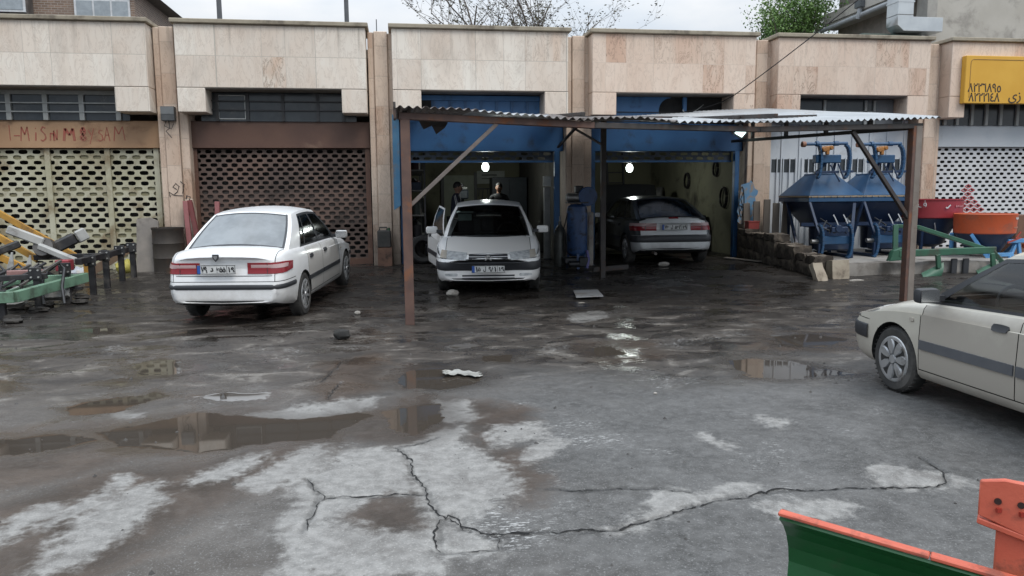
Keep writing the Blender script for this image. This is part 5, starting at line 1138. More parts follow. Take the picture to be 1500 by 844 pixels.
for x, y, lab, d, rx_, rz_ in ((7.52, -3.15, 'pale squared stone leaning at the end of the low stone wall', (.24, .10, .36), R(-28), .25), (8.0, -2.98, 'tall pale stone standing at the corner of the platform', (.36, .2, .42), R(-6), .1)):
    st = tag(rough_block('stone_block', PALS, None, (x, y, .19), d, rz_, .012, rx_), lab, 'stone')
# planks standing behind the wall
PLK = mat('weathered_plank', (.20, .175, .15), (.13, .115, .10), .85, scale=4, stretch=(1, 1, .15), dirt=(.07, .06, .05), dscale=3)
labs = ['grey weathered board standing behind the stone wall nearest the pillar', 'narrow weathered board, second from the pillar behind the stone wall', 'grey weathered board in the middle of the boards behind the wall', 'short dark weathered board between wall and blue machine', 'wide weathered board nearest the blue machine, behind the wall']
for i, lab in enumerate(labs):
    x = 7.72+i*.165; p = tag(MB().box((0, 0, .55), (.145+(.03 if i == 4 else 0), .05, 1.1+.08*(i % 3))).build('board', PLK, None, .006, loc=(x, .16-.11*i, .33), rot=(R(-6+2*(i % 3)), R(-1+i*.8), R(-15))), lab, 'board', 'boards behind the stone wall')
rb = thing('red_box', 'small red box on the stone wall by the painted pillar', 'box', (7.72, -.05, .82)); MB().box((0, 0, .10), (.26, .2, .20)).build('box_body', mat('faded_red', (.30, .045, .04), (.22, .035, .03), .6), rb, .012); MB().box((0, 0, .205), (.28, .22, .02)).build('lid', MATS['faded_red'], rb, .005)
# spray paint on the right garage pillar
gp = thing('wall_graffiti', 'blue and black spray paint on the pillar right of the garages', 'graffiti', (7.72, .295, 1.3))
b = MB()
outl = [(-.17, -.3), (.1, -.42), (.26, -.25), (.22, .1), (.27, .42), (.1, .62), (-.12, .55), (-.2, .2)]; ol = []
for i in range(len(outl)):
    p, q = outl[i], outl[(i+1) % len(outl)]
    for k in range(4): ol.append((p[0]+(q[0]-p[0])*k/4+rnd(-.025, .025), p[1]+(q[1]-p[1])*k/4+rnd(-.025, .025)))
b.prism(ol, 0, .003); SPB = mat('blue_spray', (.10, .24, .42), (.15, .30, .46), .7, scale=5, dirt=(.30, .25, .21), dscale=5, dlo=.48, dhi=.6); b.build('blue_patch', SPB, gp)
b = MB(); b.tube([(-.10+.06*math.cos(a), -.004, .15+.34*math.sin(a)) for a in (2*math.pi*k/16 for k in range(16))], .011, 4, True); b.tube([(-.12, -.004, -.05), (-.08, -.004, .1), (-.12, -.004, .22), (-.07, -.004, .36)], .009, 4); b.tube([(-.14, -.004, .08), (-.05, -.004, .02)], .009, 4); b.build('black_scrawl', mat('black_spray', (.02, .02, .02), None, .7), gp)
for xx, lab in ((.02, 'faded blue overspray on the pillar left of the left garage'), ): 
    b = MB(); b.prism([(-.05, -1.0), (.09, -.9), (.10, .9), (-.04, 1.0)], 0, .003); tag(b.build('wall_graffiti', mat('blue_overspray', (.09, .26, .45), (.14, .30, .46), .7, scale=4, dirt=(.30, .24, .2), dscale=3, dlo=.5, dhi=.7), None, loc=(-.09, .352, 2.35)), lab, 'graffiti')
b = MB(); b.tube([(0, 0, 0), (.06, 0, .05), (.1, 0, .16), (.04, 0, .22), (-.02, 0, .15), (.05, 0, .1)], .009, 4); b.tube([(.16, 0, .02), (.2, 0, .2), (.13, 0, .26)], .009, 4); b.tube([(-.08, 0, -.05), (-.1, 0, .05), (0, 0, -.02), (.16, 0, -.03)], .008, 4)
tag(b.build('wall_graffiti', MATS['black_spray'], None, loc=(-4.52, .296, 1.72)), 'small black scrawl on the pillar beside the cream shutter', 'graffiti')
# ---------------------------------------------------------------- blue machines on the platform
MBL = mat('machine_blue', (.012, .030, .075), (.009, .022, .058), .4, scale=2.5, dirt=(.10, .11, .12), dscale=2.2, dlo=.55, dhi=.8); MBL2 = mat('machine_blue_bright', (.022, .082, .175), (.017, .06, .135), .4, scale=2.5, dirt=(.09, .10, .12), dscale=2.6, dlo=.56, dhi=.8)
YOR = mat('orange_yellow_paint', (.36, .15, .03), (.22, .10, .03), .5, scale=6); WHP = mat('white_strap', (.42, .44, .46), None, .4); STE = mat('bare_steel', (.33, .33, .33), (.22, .22, .22), .4, .7)
LBL = mat('light_blue_paint', (.12, .32, .60), (.09, .26, .50), .42, scale=3, dirt=(.10, .10, .11), dscale=3, dlo=.56, dhi=.75); MGRN = mat('dark_green_paint', (.035, .115, .07), (.025, .085, .05), .45, scale=3, dirt=(.06, .05, .04), dscale=3); ORG = mat('orange_paint', (.52, .10, .035), (.46, .085, .03), .42, scale=2, dirt=(.30, .09, .05), dscale=2.5); REDP = mat('red_hopper_paint', (.34, .035, .045), (.28, .03, .038), .42, scale=2, dirt=(.2, .05, .05), dscale=2.5)
def linkage(name, parent, z, s):
    """lifting frame: two hooped arms, cross pipe, box beam, orange joint"""
    r = MB(); r.box((.38, -.30, z), (.66, .16, .17)); fr = r.build(name, MBL2, parent, .015)
    for x in (.06, .70):
        pts = [(x+.10*math.sin(a)-.08, -.42, z+.34*math.cos(a)-.02) for a in (math.pi*k/12 for k in range(13))]
        b = MB()
        for p, q in zip(pts, pts[1:]): b.bar(p, q, .055, .10, up=(0, 1, 0))
        b.build('arm', MBL2, fr, .008)
    return fr
def mixer(loc, label):
    m_ = thing('hopper_machine', label, 'machine', loc, R(0), 'blue hopper machines on the platform')
    b = MB(); b.frust((.6, .6, 1.265), (1.26, 1.26), (.56, .6, 1.70), (.46, .5)); b.bx(.33, .79, .35, .85, 1.70, 1.73); b.build('hood', MBL2, m_, .01)
    b = MB(); b.bx(-.03, 1.23, -.03, 1.23, 1.135, 1.225); b.build('hopper_rim', MBL2, m_, .01)
    b = MB(); b.bx(-.034, 1.234, -.036, 1.236, 1.228, 1.262); b.build('seal_strip', mat('tan_strip', (.30, .23, .16), (.22, .18, .13), .7), m_, .004)
    b = MB(); b.frust((.62, .6, .58), (.5, .5), (.6, .6, 1.13), (1.2, 1.2)); b.build('hopper', MBL, m_, .01)
    b = MB(); b.cyl((.62, .6, .12), (.62, .6, .6), .22, .24, 18); b.build('outlet', MBL, m_)
    fr = linkage('lower_frame', m_, .36, 1)
    b = MB(); b.cyl((-.10, -.30, .34), (.05, -.30, .34), .045, None, 12); b.build('axle_stub', STE, fr)
    for x in (.36, .58):
        pts = [(x+.10*math.sin(a)-.02, -.34-.06*math.sin(a), .88-.34*(k/9)) for k, a in ((k, math.pi*.5*k/9) for k in range(10))]; b = MB()
        for p, q in zip(pts, pts[1:]): b.bar(p, q, .022, .010, up=(0, 1, 0))
        b.build('white_strap', WHP, m_)
    b = MB(); b.tube([(.28, -.2, .75), (.1, -.36, .62), (.34, -.42, .52), (.5, -.42, .62), (.66, -.3, .5)], .018, 6); b.tube([(.2, -.1, .8), (.28, -.36, .66), (.24, -.4, .5)], .014, 6); b.build('hose', TRIM, m_)
    b = MB(); b.box((.40, -.36, .58), (.3, .2, .10)); b.cyl((.40, -.48, .6), (.40, -.3, .6), .08, None, 12); b.build('gearbox', MBL, m_, .01)
    MB().bx(-.02, 1.22, .25, .31, .62, .70).build('cross_rail', MBL, m_, .006); MB().bx(.30, .95, -.02, .3, .12, .62).build('gear_housing', MBL, m_, .03)
    for p, q in (((-.0, .0, 1.13), (.05, -.35, .45)), ((1.2, .0, 1.13), (1.05, .2, .05)), ((1.0, -.02, 1.1), (.74, -.38, .5)), ((.0, .9, 1.1), (-.02, .3, .05))): MB().bar(p, q, .06, .05).build('brace', MBL, m_, .005)
    b = MB()
    for k in range(9): b.cyl((.03+.145*k, -.05, 1.245), (.03+.145*k, -.034, 1.245), .014, None, 6)
    b.build('rim_bolts', STE, m_)
    for x, y in ((.02, -.40), (.72, -.42), (.1, 1.0), (1.1, 1.0)): MB().bx(x-.03, x+.03, y-.03, y+.03, .0, .30 if y < 0 else .95).build('leg', MBL, m_, .004)
    for x in (0.04, .71): MB().bar((x, -.42, .03), (x, .9, .03), .06, .06).build('skid', MBL, m_, .004)
    # the second lifting frame, stored upside up on the hood
    f2 = MB(); f2.box((.42, .12, 2.02), (.56, .16, .17)); fr2 = f2.build('upper_frame', MBL2, m_, .015)
    for x in (.16, .76):
        pts = [(x+(.11 if x > .5 else .07)*math.sin(a), .02, 2.0+.30*math.cos(a)*(1 if a < 1.57 else 1.25)) for a in (math.pi*k/12 for k in range(13))]; b = MB()
        for p, q in zip(pts, pts[1:]): b.bar(p, q, .055, .10, up=(0, 1, 0))
        b.build('arm', MBL2, fr2, .008)
    b = MB(); b.cyl((-.16, .02, 2.315), (.80, .02, 2.335), .034, None, 10); b.cyl((.10, .02, 2.325), (.16, .02, 2.325), .055, None, 10); b.cyl((.50, .02, 2.33), (.60, .02, 2.33), .05, None, 10); b.build('cross_pipe', MBL2, fr2)
    MB().cyl((-.20, .02, 2.312), (-.13, .02, 2.312), .058, None, 12).build('pipe_end', mat('rusty_joint', (.28, .13, .08), None, .6), fr2)
    b = MB(); b.box((.33, .0, 2.225), (.13, .12, .08)); b.box((.34, -.02, 2.15), (.07, .07, .1)); b.cyl((.20, 0, 2.23), (.47, 0, 2.25), .038, None, 10); b.cyl((.26, -.08, 2.20), (.26, .05, 2.20), .05, None, 10); b.cyl((.41, -.08, 2.24), (.41, .05, 2.24), .045, None, 10); b.build('yellow_joint', YOR, fr2, .012)
    b = MB(); b.bar((.40, .1, 1.96), (.3, .3, 1.74), .06, .05); b.bar((.6, .1, 1.96), (.68, .3, 1.74), .05, .05); b.bar((.46, .05, 1.90), (.62, -.06, 1.55), .03, .03); b.bar((.62, .02, 1.92), (.68, -.1, 1.62), .022, .03); b.bar((.1, .02, 1.74), (.95, .02, 1.76), .06, .05); b.build('bracket', MBL, fr2, .004)
    pw = MB().bar((.64, -.02, 1.80), (.60, -.06, 1.64), .02, .012); pw.build('white_strap', WHP, m_)
    b = MB()
    for k in range(5): b.box((.16+k*.055, .135-k*.0, 1.40), (.04, .004, .055), rx=R(-40))
    b.build('lettering', mat('worn_white_paint', (.36, .42, .48), None, .6), m_)
    return m_
mixer((8.36, -1.28, .32), 'blue hopper machine on the platform nearest the stone wall')
mixer((9.62, -1.22, .32), 'blue hopper machine on the platform behind the canopy post')
# red and blue spreader
rs_ = thing('spreader', 'red topped dark blue round hopper behind the green plough beam', 'spreader', (11.5, -.75, .3))
MB().lathe([(.60, .78), (.64, .80), (.66, 1.16), (.68, 1.17), (.68, 1.19), (.64, 1.19), (.62, .85), (.3, .6)], 32).build('drum', REDP, rs_)
MB().lathe([(.60, .79), (.30, .22), (.16, .15), (.01, .15)], 32).build('cone', MBL, rs_)
for a in (40, 130, 220, 310): MB().bar((.55*math.cos(R(a)), .55*math.sin(R(a)), 0), (.5*math.cos(R(a)), .5*math.sin(R(a)), .8), .05, .05).build('leg', MBL, rs_)
def drum_mark(parent, r, a0, z, n, h, m, w=.035, gap=.055):
    b = MB()
    for k in range(n):
        a = R(a0)+k*gap/r; b.box((r*math.cos(a), r*math.sin(a), z+rnd(-.006, .006)), (.004, w, h*rnd(.6, 1)), rz=a)
    return b.build('lettering', m, parent)
WPN = mat('white_lettering', (.62, .62, .6), None, .6)
text('lettering', 'سراف', .20, WPN, rs_, Matrix.Translation((-.62, -.32, 1.08)) @ Matrix.Rotation(R(-62), 4, 'Z') @ UPR, ext=.004)
b = MB(); b.bar((-.12, -.668, 1.02), (-.09, -.672, 1.0), .004, .03); b.bar((-.09, -.672, 1.0), (-.02, -.674, 1.07), .004, .025); b.build('tick_mark', WPN, rs_)
drum_mark(rs_, .668, -78, 1.04, 5, .05, mat('worn_red_lettering', (.5, .2, .2), None, .6))
MB().bar((-.25, -.52, .68), (-.16, -.45, .5), .012, .05).build('white_sticker', mat('grey_sticker', (.3, .32, .35)), rs_)
# orange and blue spreader
os_ = thing('spreader', 'orange hopper with blue cone on light blue legs, nearest the cream car', 'spreader', (11.86, -1.95, .28)); os_.scale = (.80, .80, 1.02)
MB().lathe([(.66, .50), (.69, .52), (.71, .87), (.72, .89), (.70, .90), (.67, .89), (.65, .55)], 36).build('drum', ORG, os_)
MB().lathe([(.69, .865), (.6, .84), (.3, .5), (.1, .4)], 36).build('inside', LBL, os_)
MB().lathe([(.67, .51), (.36, .12), (.2, .08), (.01, .08)], 36).build('cone', MBL, os_)
for p, q in (((-.62, -.30, .50), (-.12, -.62, -.2)), ((.10, -.62, -.2), (.55, -.45, .36)), ((-.12, -.62, -.2), (.12, -.62, -.2)), ((-.3, -.52, .10), (.38, -.55, .10)), ((.2, -.55, .36), (.75, -.5, .37)), ((.55, -.5, .33), (.64, -.5, .0)), ((.7, -.4, .4), (.62, .4, -.2)), ((-.6, .4, .5), (-.5, .5, -.2))): MB().bar(p, q, .075, .075).build('frame_bar', LBL, os_, .006)
MB().box((0, -.60, -.12), (.3, .1, .22)).build('hitch_plate', LBL, os_, .01)
b = MB(); b.bar((.3, -.69, .42), (.42, -.70, .55), .03, .03); b.bar((.1, -.66, .34), (.45, -.69, .44), .03, .03); b.build('lever', mat('red_lever', (.36, .07, .05), None, .5), os_)
MB().cyl((.70, -.5, .26), (.83, -.5, .28), .05, None, 10).build('orange_joint', ORG, os_)
drum_mark(os_, .716, -62, .81, 7, .05, WPN); drum_mark(os_, .706, -66, .63, 8, .03, mat('worn_orange_lettering', (.5, .25, .17), None, .6))
# rusty crate behind the orange hopper
rc_ = tag(MB().box((0, 0, .42), (.5, .5, .84)).build('rusty_box', mat('brown_rust', (.16, .085, .055), (.11, .06, .04), .8), None, .01, loc=(13.2, -1.3, .3)), 'brown rusty steel box behind the orange hopper', 'box')
# green plough
pg = thing('plough', 'dark green plough with long beam lying along the platform edge', 'plough', (10.2, -2.95, 0))
o = (10.2, -2.95, 0); B = lambda: MB(o)
bm_ = B(); bm_.bar((9.2, -2.98, .50), (11.35, -2.85, .52), .10, .13); bm_.build('main_beam', MGRN, pg, .01)
B().bar((9.75, -2.75, .98), (11.15, -2.80, .55), .08, .08).build('diagonal_beam', MGRN, pg, .008)
B().bar((9.35, -2.7, .48), (9.4, -2.6, 1.02), .09, .09).build('upright', MGRN, pg, .008); B().bar((9.4, -2.6, 1.0), (9.8, -2.75, .98), .07, .07).build('upright', MGRN, pg, .008)
b = B(); b.prism([(9.02, .36), (9.3, .38), (9.42, .52), (9.3, .62), (9.1, .56)], -3.02, -2.9); b.build('bracket', MGRN, pg, .01)
def ploughshare(x, y):
    b = B(); b.bar((x+.12, y, .47), (x+.16, y, .22), .09, .05); sh = b.build('shank', MGRN, pg, .006)
    b = B(); b.grid(lambda u, v: (x-.26+.46*u+.10*v, y-.10+.16*v*v+.1*u*(1-v), .02+.30*v*(.35+.65*u)), 6, 5); ob = b.build('share', MGRN, sh); md = ob.modifiers.new('s', 'SOLIDIFY'); md.thickness = .02; ob.location = (0, 0, 0)
    B().bar((x-.32, y-.09, .02), (x+.06, y-.02, .035), .05, .03).build('point', mat('worn_dark_steel', (.05, .07, .06)), sh)
ploughshare(9.86, -3.05); ploughshare(11.05, -3.0)
for x in (10.5, 10.75): MB(o).box((x, -2.84, .22), (.12, .05, .3)).build('black_plate', TRIM, pg, .01)
B().bar((11.3, -2.85, .5), (11.6, -3.1, .02), .09, .09).build('leg', MGRN, pg, .008)
# ---------------------------------------------------------------- garage front: compressor, lift post, cans, tyres
CBL = mat('compressor_blue', (.025, .075, .20), (.02, .055, .15), .4, scale=4, dirt=(.015, .02, .03), dscale=5, dlo=.5, dhi=.66)
cp = thing('air_compressor', 'upright blue air compressor tank between the two garages', 'compressor', (3.45, -1.25, gz(3.4, -1.25)))
MB().lathe([(.01, .24), (.14, .25), (.195, .30), (.205, .36), (.205, 1.15), (.19, 1.22), (.12, 1.27), (.01, 1.28)], 28).build('tank', CBL, cp)
b = MB(); b.cyl((-.20, 0, 1.40), (.08, 0, 1.40), .085, None, 16); b.cyl((-.22, 0, 1.40), (-.20, 0, 1.40), .065, None, 16); mo = b.build('motor', STE, cp, .006)
for k in range(8): MB().cyl((-.18+k*.032, 0, 1.40), (-.17+k*.032, 0, 1.40), .093, None, 16).build('cooling_fin', STE, mo)
b = MB(); b.box((0, 0, 1.30), (.42, .22, .03)); b.build('motor_plate', TRIM, cp, .004)
b = MB(); b.cyl((.20, -.10, 1.42), (.20, -.04, 1.42), .19, None, 24); b.build('pulley_guard', CBL, cp, .01); b = MB(); b.box((.05, .06, 1.56), (.16, .14, .14)); b.build('pump_head', DARKM, cp, .015)
b = MB(); b.box((-.05, 0, .16), (.46, .34, .12)); b.cyl((-.22, -.2, .10), (.1, -.2, .10), .07, None, 12); b.box((.08, -.22, .14), (.18, .1, .18)); b.build('base_pump', mat('oily_steel', (.06, .065, .07), (.03, .032, .035), .35, .5), cp, .012)
for k in range(3): MB().bar((.22*math.cos(2.1*k+.4), .22*math.sin(2.1*k+.4), 0), (.17*math.cos(2.1*k+.4), .17*math.sin(2.1*k+.4), .36), .05, .02).build('leg', CBL, cp)
MB().tube([(.16, -.16, .36), (.18, -.24, .2), (.14, -.26, .02)], .03, 8).build('purple_tube', mat('violet_plastic', (.16, .15, .36), None, .4), cp)
MB().tube([(-.2, -.05, 1.1), (-.27, -.02, .8), (-.24, 0, .3)], .012, 6).build('hose', CAB, cp)
gb = thing('gas_cylinder', 'grey gas cylinder standing left of the blue compressor', 'cylinder', (3.17, -.95, gz(3, -1))); MB().lathe([(.01, 0), (.12, .005), (.13, .04), (.13, .62), (.11, .74), (.05, .83), (.035, .86), (.035, .92), (.01, .92)], 22).build('body', mat('dull_grey_steel', (.14, .15, .145), (.09, .095, .09), .4, .4, dirt=(.05, .05, .045), dscale=3), gb); MB().cyl((0, 0, .92), (0, 0, 1.02), .02, None, 8).build('valve', STE, gb)
pb = tag(MB().box((0, 0, .55), (.11, .10, 1.1)).build('padded_post', mat('dirty_white_pad', (.40, .38, .34), (.26, .24, .22), .8, scale=4, dirt=(.30, .16, .15), dscale=4), None, .02, loc=(3.80, -.95, gz(3, -1))), 'dirty white padded post right of the blue compressor', 'post')
lp = thing('lift_post', 'grey steel lift post inside the left garage doorway', 'lift', (3.24, .78, .2)); MB().bx(-.07, .07, -.06, .06, 0, 1.62).build('column', mat('grey_lift_paint', (.24, .245, .235), (.18, .185, .18), .5), lp, .008); MB().bx(-.1, .1, -.1, .1, 0, .03).build('foot', DARKM, lp)
MB().bx(-.10, .08, -.09, -.062, 1.64, 1.86).build('notice', mat('paper_notice', (.40, .42, .40)), lp)
rl = tag(MB().bar((3.55, -2.1, .24), (4.3, -1.9, .26), .07, .09).build('steel_bar', DKST, None, .005), 'dark steel bar lying on the ground by the middle canopy post', 'bar')
jc = thing('jerry_can', 'dirty black jerry can standing on a brown block by the pillar', 'can', (-.36, .17, .58)); MB().bx(-.14, .14, -.1, .1, 0, .36).build('body', mat('sooty_black', (.035, .035, .032), (.06, .055, .05), .6), jc, .02); MB().tube([(-.09, 0, .36), (-.09, 0, .42), (.06, 0, .42), (.06, 0, .36)], .016, 6).build('handle', MATS['sooty_black'], jc); MB().cyl((.1, 0, .35), (.1, 0, .41), .03, None, 10).build('cap', mat('green_cap', (.03, .10, .04)), jc)
tag(rough_block('block', mat('brown_block', (.20, .11, .075), (.13, .075, .055), .85, dirt=(.05, .04, .035), dscale=4), None, (-.35, .16, .385), (.29, .24, .39), 0, .006), 'brown block under the black jerry can by the pillar', 'block')
def tyre_thing(label, loc, rot, s=1., group=None, with_rim=False):
    t_ = thing('loose_tyre', label, 'tyre', loc, rot=rot, group=group); w_ = link('tyre', WHEELS['cap'][0], None, t_); w_.scale = (s, s, s)
    MB().lathe([(.19*s, -.085*s), (.19*s, .085*s)], 24, Matrix.Rotation(R(90), 4, 'X')).build('tyre_inner', UNDER, t_)
    if with_rim: r_ = link('rim', WHEELS['cap'][2], None, t_)
tyre_thing('dark tyre leaning inside the left garage doorway', (.44, .42, .2+.30), (R(-14), 0, R(12)))
tyre_thing('dark tyre behind the leaning tyre in the left garage', (.55, .72, .2+.30), (R(-10), 0, R(18)))
tyre_thing('tyre hanging on the back wall of the right garage', (7.12, 4.3, 1.5), (0, R(8), R(62)), 1.1)
# loose things on the ground
SHT = mat('dull_sheet_metal', (.42, .43, .44), (.34, .35, .36), .45, .3, scale=3, dirt=(.22, .2, .18), dscale=3)
def flat(name, pts, z, th, m, label, cat):
    b = MB(); b.prism([(p[0], p[1]) for p in pts], z, z+th, 'z'); return tag(b.build(name, m, None), label, cat)
flat('metal_sheet', [(2.83, -3.62), (3.25, -3.60), (3.13, -4.42), (2.68, -4.46)], gz(3, -3.7)+.02, .012, SHT, 'grey metal sheet lying on the oily ground below the compressor', 'sheet')
flat('wood_strip', [(7.03, -.15), (7.16, -.05), (7.46, -1.10), (7.36, -1.16)], .225, .02, mat('pale_wood', (.36, .33, .29), (.28, .25, .22), .8), 'pale wooden strip on the ground before the right garage', 'board')
random.seed(3)
ROCK = mat('pale_rock', (.38, .36, .33), (.27, .25, .22), .9, bump=.5); DROCK = mat('dark_rock', (.035, .033, .03), (.02, .02, .02), .8, bump=.5)
def rock(name, m, loc, d, label, j=.14):
    b = MB().ball((0, 0, 0), .5, 7); me_ = b.mesh(name)
    for v in me_.vertices: v.co = Vector((v.co.x*d[0], v.co.y*d[1], v.co.z*d[2]))*(1+rnd(-j, j))
    smooth_mesh(me_, 25); return tag(link(name, me_, m, None, (loc[0], loc[1], loc[2]+d[2]*.4)), label, 'stone')
rock('rock', ROCK, (.80, -3.72, gz(0, -3.7)), (.20, .14, .12), 'pale stone by the front wheel of the white hatchback')
rock('rock', DROCK, (-.72, -7.0, 0), (.20, .14, .13), 'dark lump on the wet ground in front of the white sedan')
rock('rock', ROCK, (-.64, -5.2, 0), (.09, .07, .06), 'tiny pale stone between sedan and rusty post')
rock('rock', ROCK, (8.25, -3.2, 0), (.40, .2, .07), 'flat white rubble piece before the platform edge')
rock('rock', ROCK, (5.25, -1.25, .19), (.24, .12, .10), 'pale wedge by the wheel of the dark car')
rock('rock', ROCK, (2.7, -4.75, 0), (.12, .05, .02), 'small white scrap beside the grey metal sheet')
rock('rock', ROCK, (2.05, -10.0, 0), (.035, .025, .02), 'tiny white chip on the grey asphalt')
b = MB(); b.grid(lambda u, v: (.36+.33*u+.02*math.sin(v*13), -9.10+.17*v+.06*math.sin(u*5)+.02*math.sin(u*21), .008+.012*abs(math.sin(u*9+1)*math.sin(v*6+2))+.008*abs(math.sin(u*23+v*17))+(.035*(1-u*6) if u < .16 else 0)), 30, 14); fo = b.build('foam_scrap', mat('white_foam', (.40, .40, .375), (.24, .235, .215), .7, bump=.4), None); tag(fo, 'crumpled white plastic scrap at the edge of the round puddle', 'litter'); fo.scale = (1, 1, .5); md = fo.modifiers.new('s', 'SOLIDIFY'); md.thickness = .006
# ---------------------------------------------------------------- left: slab, drum, planks, red posts
tag(MB().prism([(-.22, 0), (.21, 0), (.20, 1.06), (.05, 1.13), (-.20, 1.10)], -.05, .05).build('slab', mat('grey_slab', (.25, .225, .20), (.17, .155, .14), .85, scale=2.5, dirt=(.09, .08, .07), dscale=2), None, .012, loc=(-5.02, .02, .15), rot=(R(-10), 0, R(4))), 'tall grey slab leaning between cream shutter and oil drum', 'slab')
dr_ = thing('oil_drum', 'rusty dark oil drum standing at the first pillar', 'drum', (-4.60, -.02, .16))
MB().lathe([(.01, .01), (.295, .01), (.305, .0), (.305, .03), (.292, .04), (.292, .29), (.302, .31), (.292, .33), (.292, .58), (.302, .60), (.292, .62), (.292, .86), (.305, .88), (.305, .91), (.29, .91), (.285, .85), (.01, .85)], 32).build('drum_shell', mat('sooty_drum', (.042, .034, .027), (.026, .021, .018), .65, scale=3, dirt=(.075, .045, .028), dscale=2.5), dr_)
tag(MB().bar((-6.05, -.25, .2), (-5.30, .25, .72), .045, .16).build('plank', mat('brown_plank', (.17, .115, .075), (.12, .08, .055), .8), None, .005), 'brown plank leaning against the grey slab', 'plank')
def bag(name, m, loc, d, label):
    b = MB().ball((0, 0, 0), .5, 8); me_ = b.mesh(name)
    for v in me_.vertices: v.co = Vector((v.co.x*d[0], v.co.y*d[1], (v.co.z+.5)*d[2]))*(1+.18*math.sin(v.co.x*17+v.co.z*9)*.6)
    smooth_mesh(me_, 30); return tag(link(name, me_, m, None, loc), label, 'bag')
bag('plastic_bag', mat('yellow_plastic', (.48, .42, .09), (.36, .32, .08), .5), (-5.45, -.05, .15), (.34, .3, .30), 'yellow plastic bag at the foot of the grey slab')
bag('plastic_bag', mat('pale_plastic', (.42, .47, .55), (.55, .52, .46), .5), (-6.15, -.35, .14), (.4, .3, .2), 'pale blue plastic bag beside the brown plank')
RPO = mat('red_post_paint', (.20, .05, .05), (.15, .04, .04), .6, scale=4, dirt=(.10, .06, .05), dscale=4); RPP = mat('pink_post_paint', (.33, .13, .13), (.27, .10, .10), .6, scale=4)
for x, y, h, m, t_, lab in ((-4.22, .06, 1.42, RPP, -3, 'pinkish steel post leaning on the first pillar beside the drum'), (-4.00, .10, 1.45, RPO, -9, 'dark red steel post leaning with a hook at its top'), (-3.74, .2, 1.40, RPP, 1, 'pinkish steel post standing before the brown shutter')):
    p = thing('steel_post', lab, 'post', (x+.02, y, .17), rot=(R(-3), R(t_), 0), group='red steel posts behind the white sedan'); MB().bx(-.045, .045, -.04, .04, 0, h).build('shaft', m, p, .005); MB().bx(-.09, .09, -.08, .08, 0, .015).build('foot', m, p)
    if m is RPO: MB().tube([(0, 0, h), (.03, 0, h+.06), (-.03, 0, h+.10), (-.06, 0, h+.03)], .012, 6).build('hook', DARKM, p)
# ---------------------------------------------------------------- farm implements at the left edge
LGR = mat('pale_green_paint', (.17, .29, .20), (.12, .22, .15), .5, scale=3, dirt=(.07, .10, .07), dscale=3); BLK = mat('black_implement_paint', (.012, .012, .014), (.03, .03, .032), .45, dirt=(.06, .055, .05), dscale=4); YEL2 = mat('orange_yellow_bar', (.48, .26, .045), (.40, .21, .04), .5, scale=4, dirt=(.22, .13, .05), dscale=4)
GRYP = mat('pale_grey_paint', (.42, .42, .40), (.32, .32, .31), .5, scale=3, dirt=(.16, .14, .12), dscale=3); RDP = mat('dull_red_paint', (.28, .04, .05), (.2, .03, .04), .5); BOLT = mat('zinc_bolt', (.6, .6, .58), None, .3, .6)
cu = thing('cultivator', 'black toothed cultivator with pale green frame at the left edge', 'cultivator', (-5.3, -3.3, 0))
o = (-5.3, -3.3, 0); B = lambda: MB(o)
b = B(); pts = [(-6.4, -4.95, .33), (-5.22, -4.85, .33), (-5.02, -3.0, .40)]
for p, q in zip(pts, pts[1:]): b.bar(p, q, .09, .15)
fr = b.build('frame', LGR, cu, .006)
for x in (-5.95, -5.6, -5.3): B().bar((x, -4.85, .31), (x+.02, -3.1, .37), .03, .05).build('frame_rib', LGR, fr, .003)
B().bar((-6.4, -3.2, .38), (-5.05, -3.05, .40), .08, .12).build('rear_beam', LGR, fr, .006)
def tine(x, y, h, k):
    t_ = B().bx(x-.045, x+.045, y-.035, y+.035, .02, h).build('tine', BLK, cu, .006)
    B().bar((x-.02, y, .04), (x+.16, y-.04, -.01), .07, .02).build('tine_point', BLK, t_)
    pl_ = B().bx(x-.09, x+.09, y-.06, y-.045, h-.02, h+.16).build('clamp_plate', BLK, t_, .006)
    bb_ = B()
    for dx in (-.05, .05):
        for dz in (.02, .12): bb_.cyl((x+dx, y-.075, h+dz), (x+dx, y-.06, h+dz), .014, None, 6)
    bb_.build('bolts', BOLT, pl_)
for i, (x, y, h) in enumerate(((-5.80, -4.80, .27), (-5.42, -4.78, .27), (-5.30, -4.0, .50), (-5.12, -3.45, .52), (-5.02, -2.75, .58), (-5.0, -2.2, .62), (-4.96, -1.6, .66), (-4.93, -1.1, .68))): tine(x, y, h, i)
B().bar((-5.06, -3.15, .66), (-4.97, -1.3, .72), .10, .10).build('tool_bar', BLK, cu, .006); B().bar((-6.2, -2.0, .66), (-4.95, -2.1, .68), .09, .09).build('tool_bar', BLK, cu, .006)
B().box((-5.22, -3.25, .62), (.20, .2, .17)).build('red_coupling', RDP, cu, .01); B().bar((-5.75, -3.9, .56), (-5.3, -3.7, .55), .10, .10).build('clamp_bar', mat('dusty_pink_paint', (.30, .17, .16), (.22, .12, .11), .6), cu, .008); B().bar((-6.2, -4.1, .50), (-5.2, -3.9, .52), .08, .08).build('tool_bar', BLK, cu, .006)
for k in range(5): B().bar((-6.3+.2*k, -4.3+.05*k, .40), (-6.0+.22*k, -3.6, .60+.03*k), .05, .035).build('spring_arm', BLK if k % 2 else mat('greasy_steel', (.13, .12, .11), (.08, .075, .07), .4, .5), cu, .004)
for k in range(4): B().tube([(-6.1+.28*k, -3.7, .58), (-6.0+.28*k, -3.6, .68), (-5.9+.28*k, -3.65, .60), (-5.85+.28*k, -3.9, .35), (-5.75+.28*k, -4.1, .12)], .022, 6).build('spring_tine', BLK, cu)
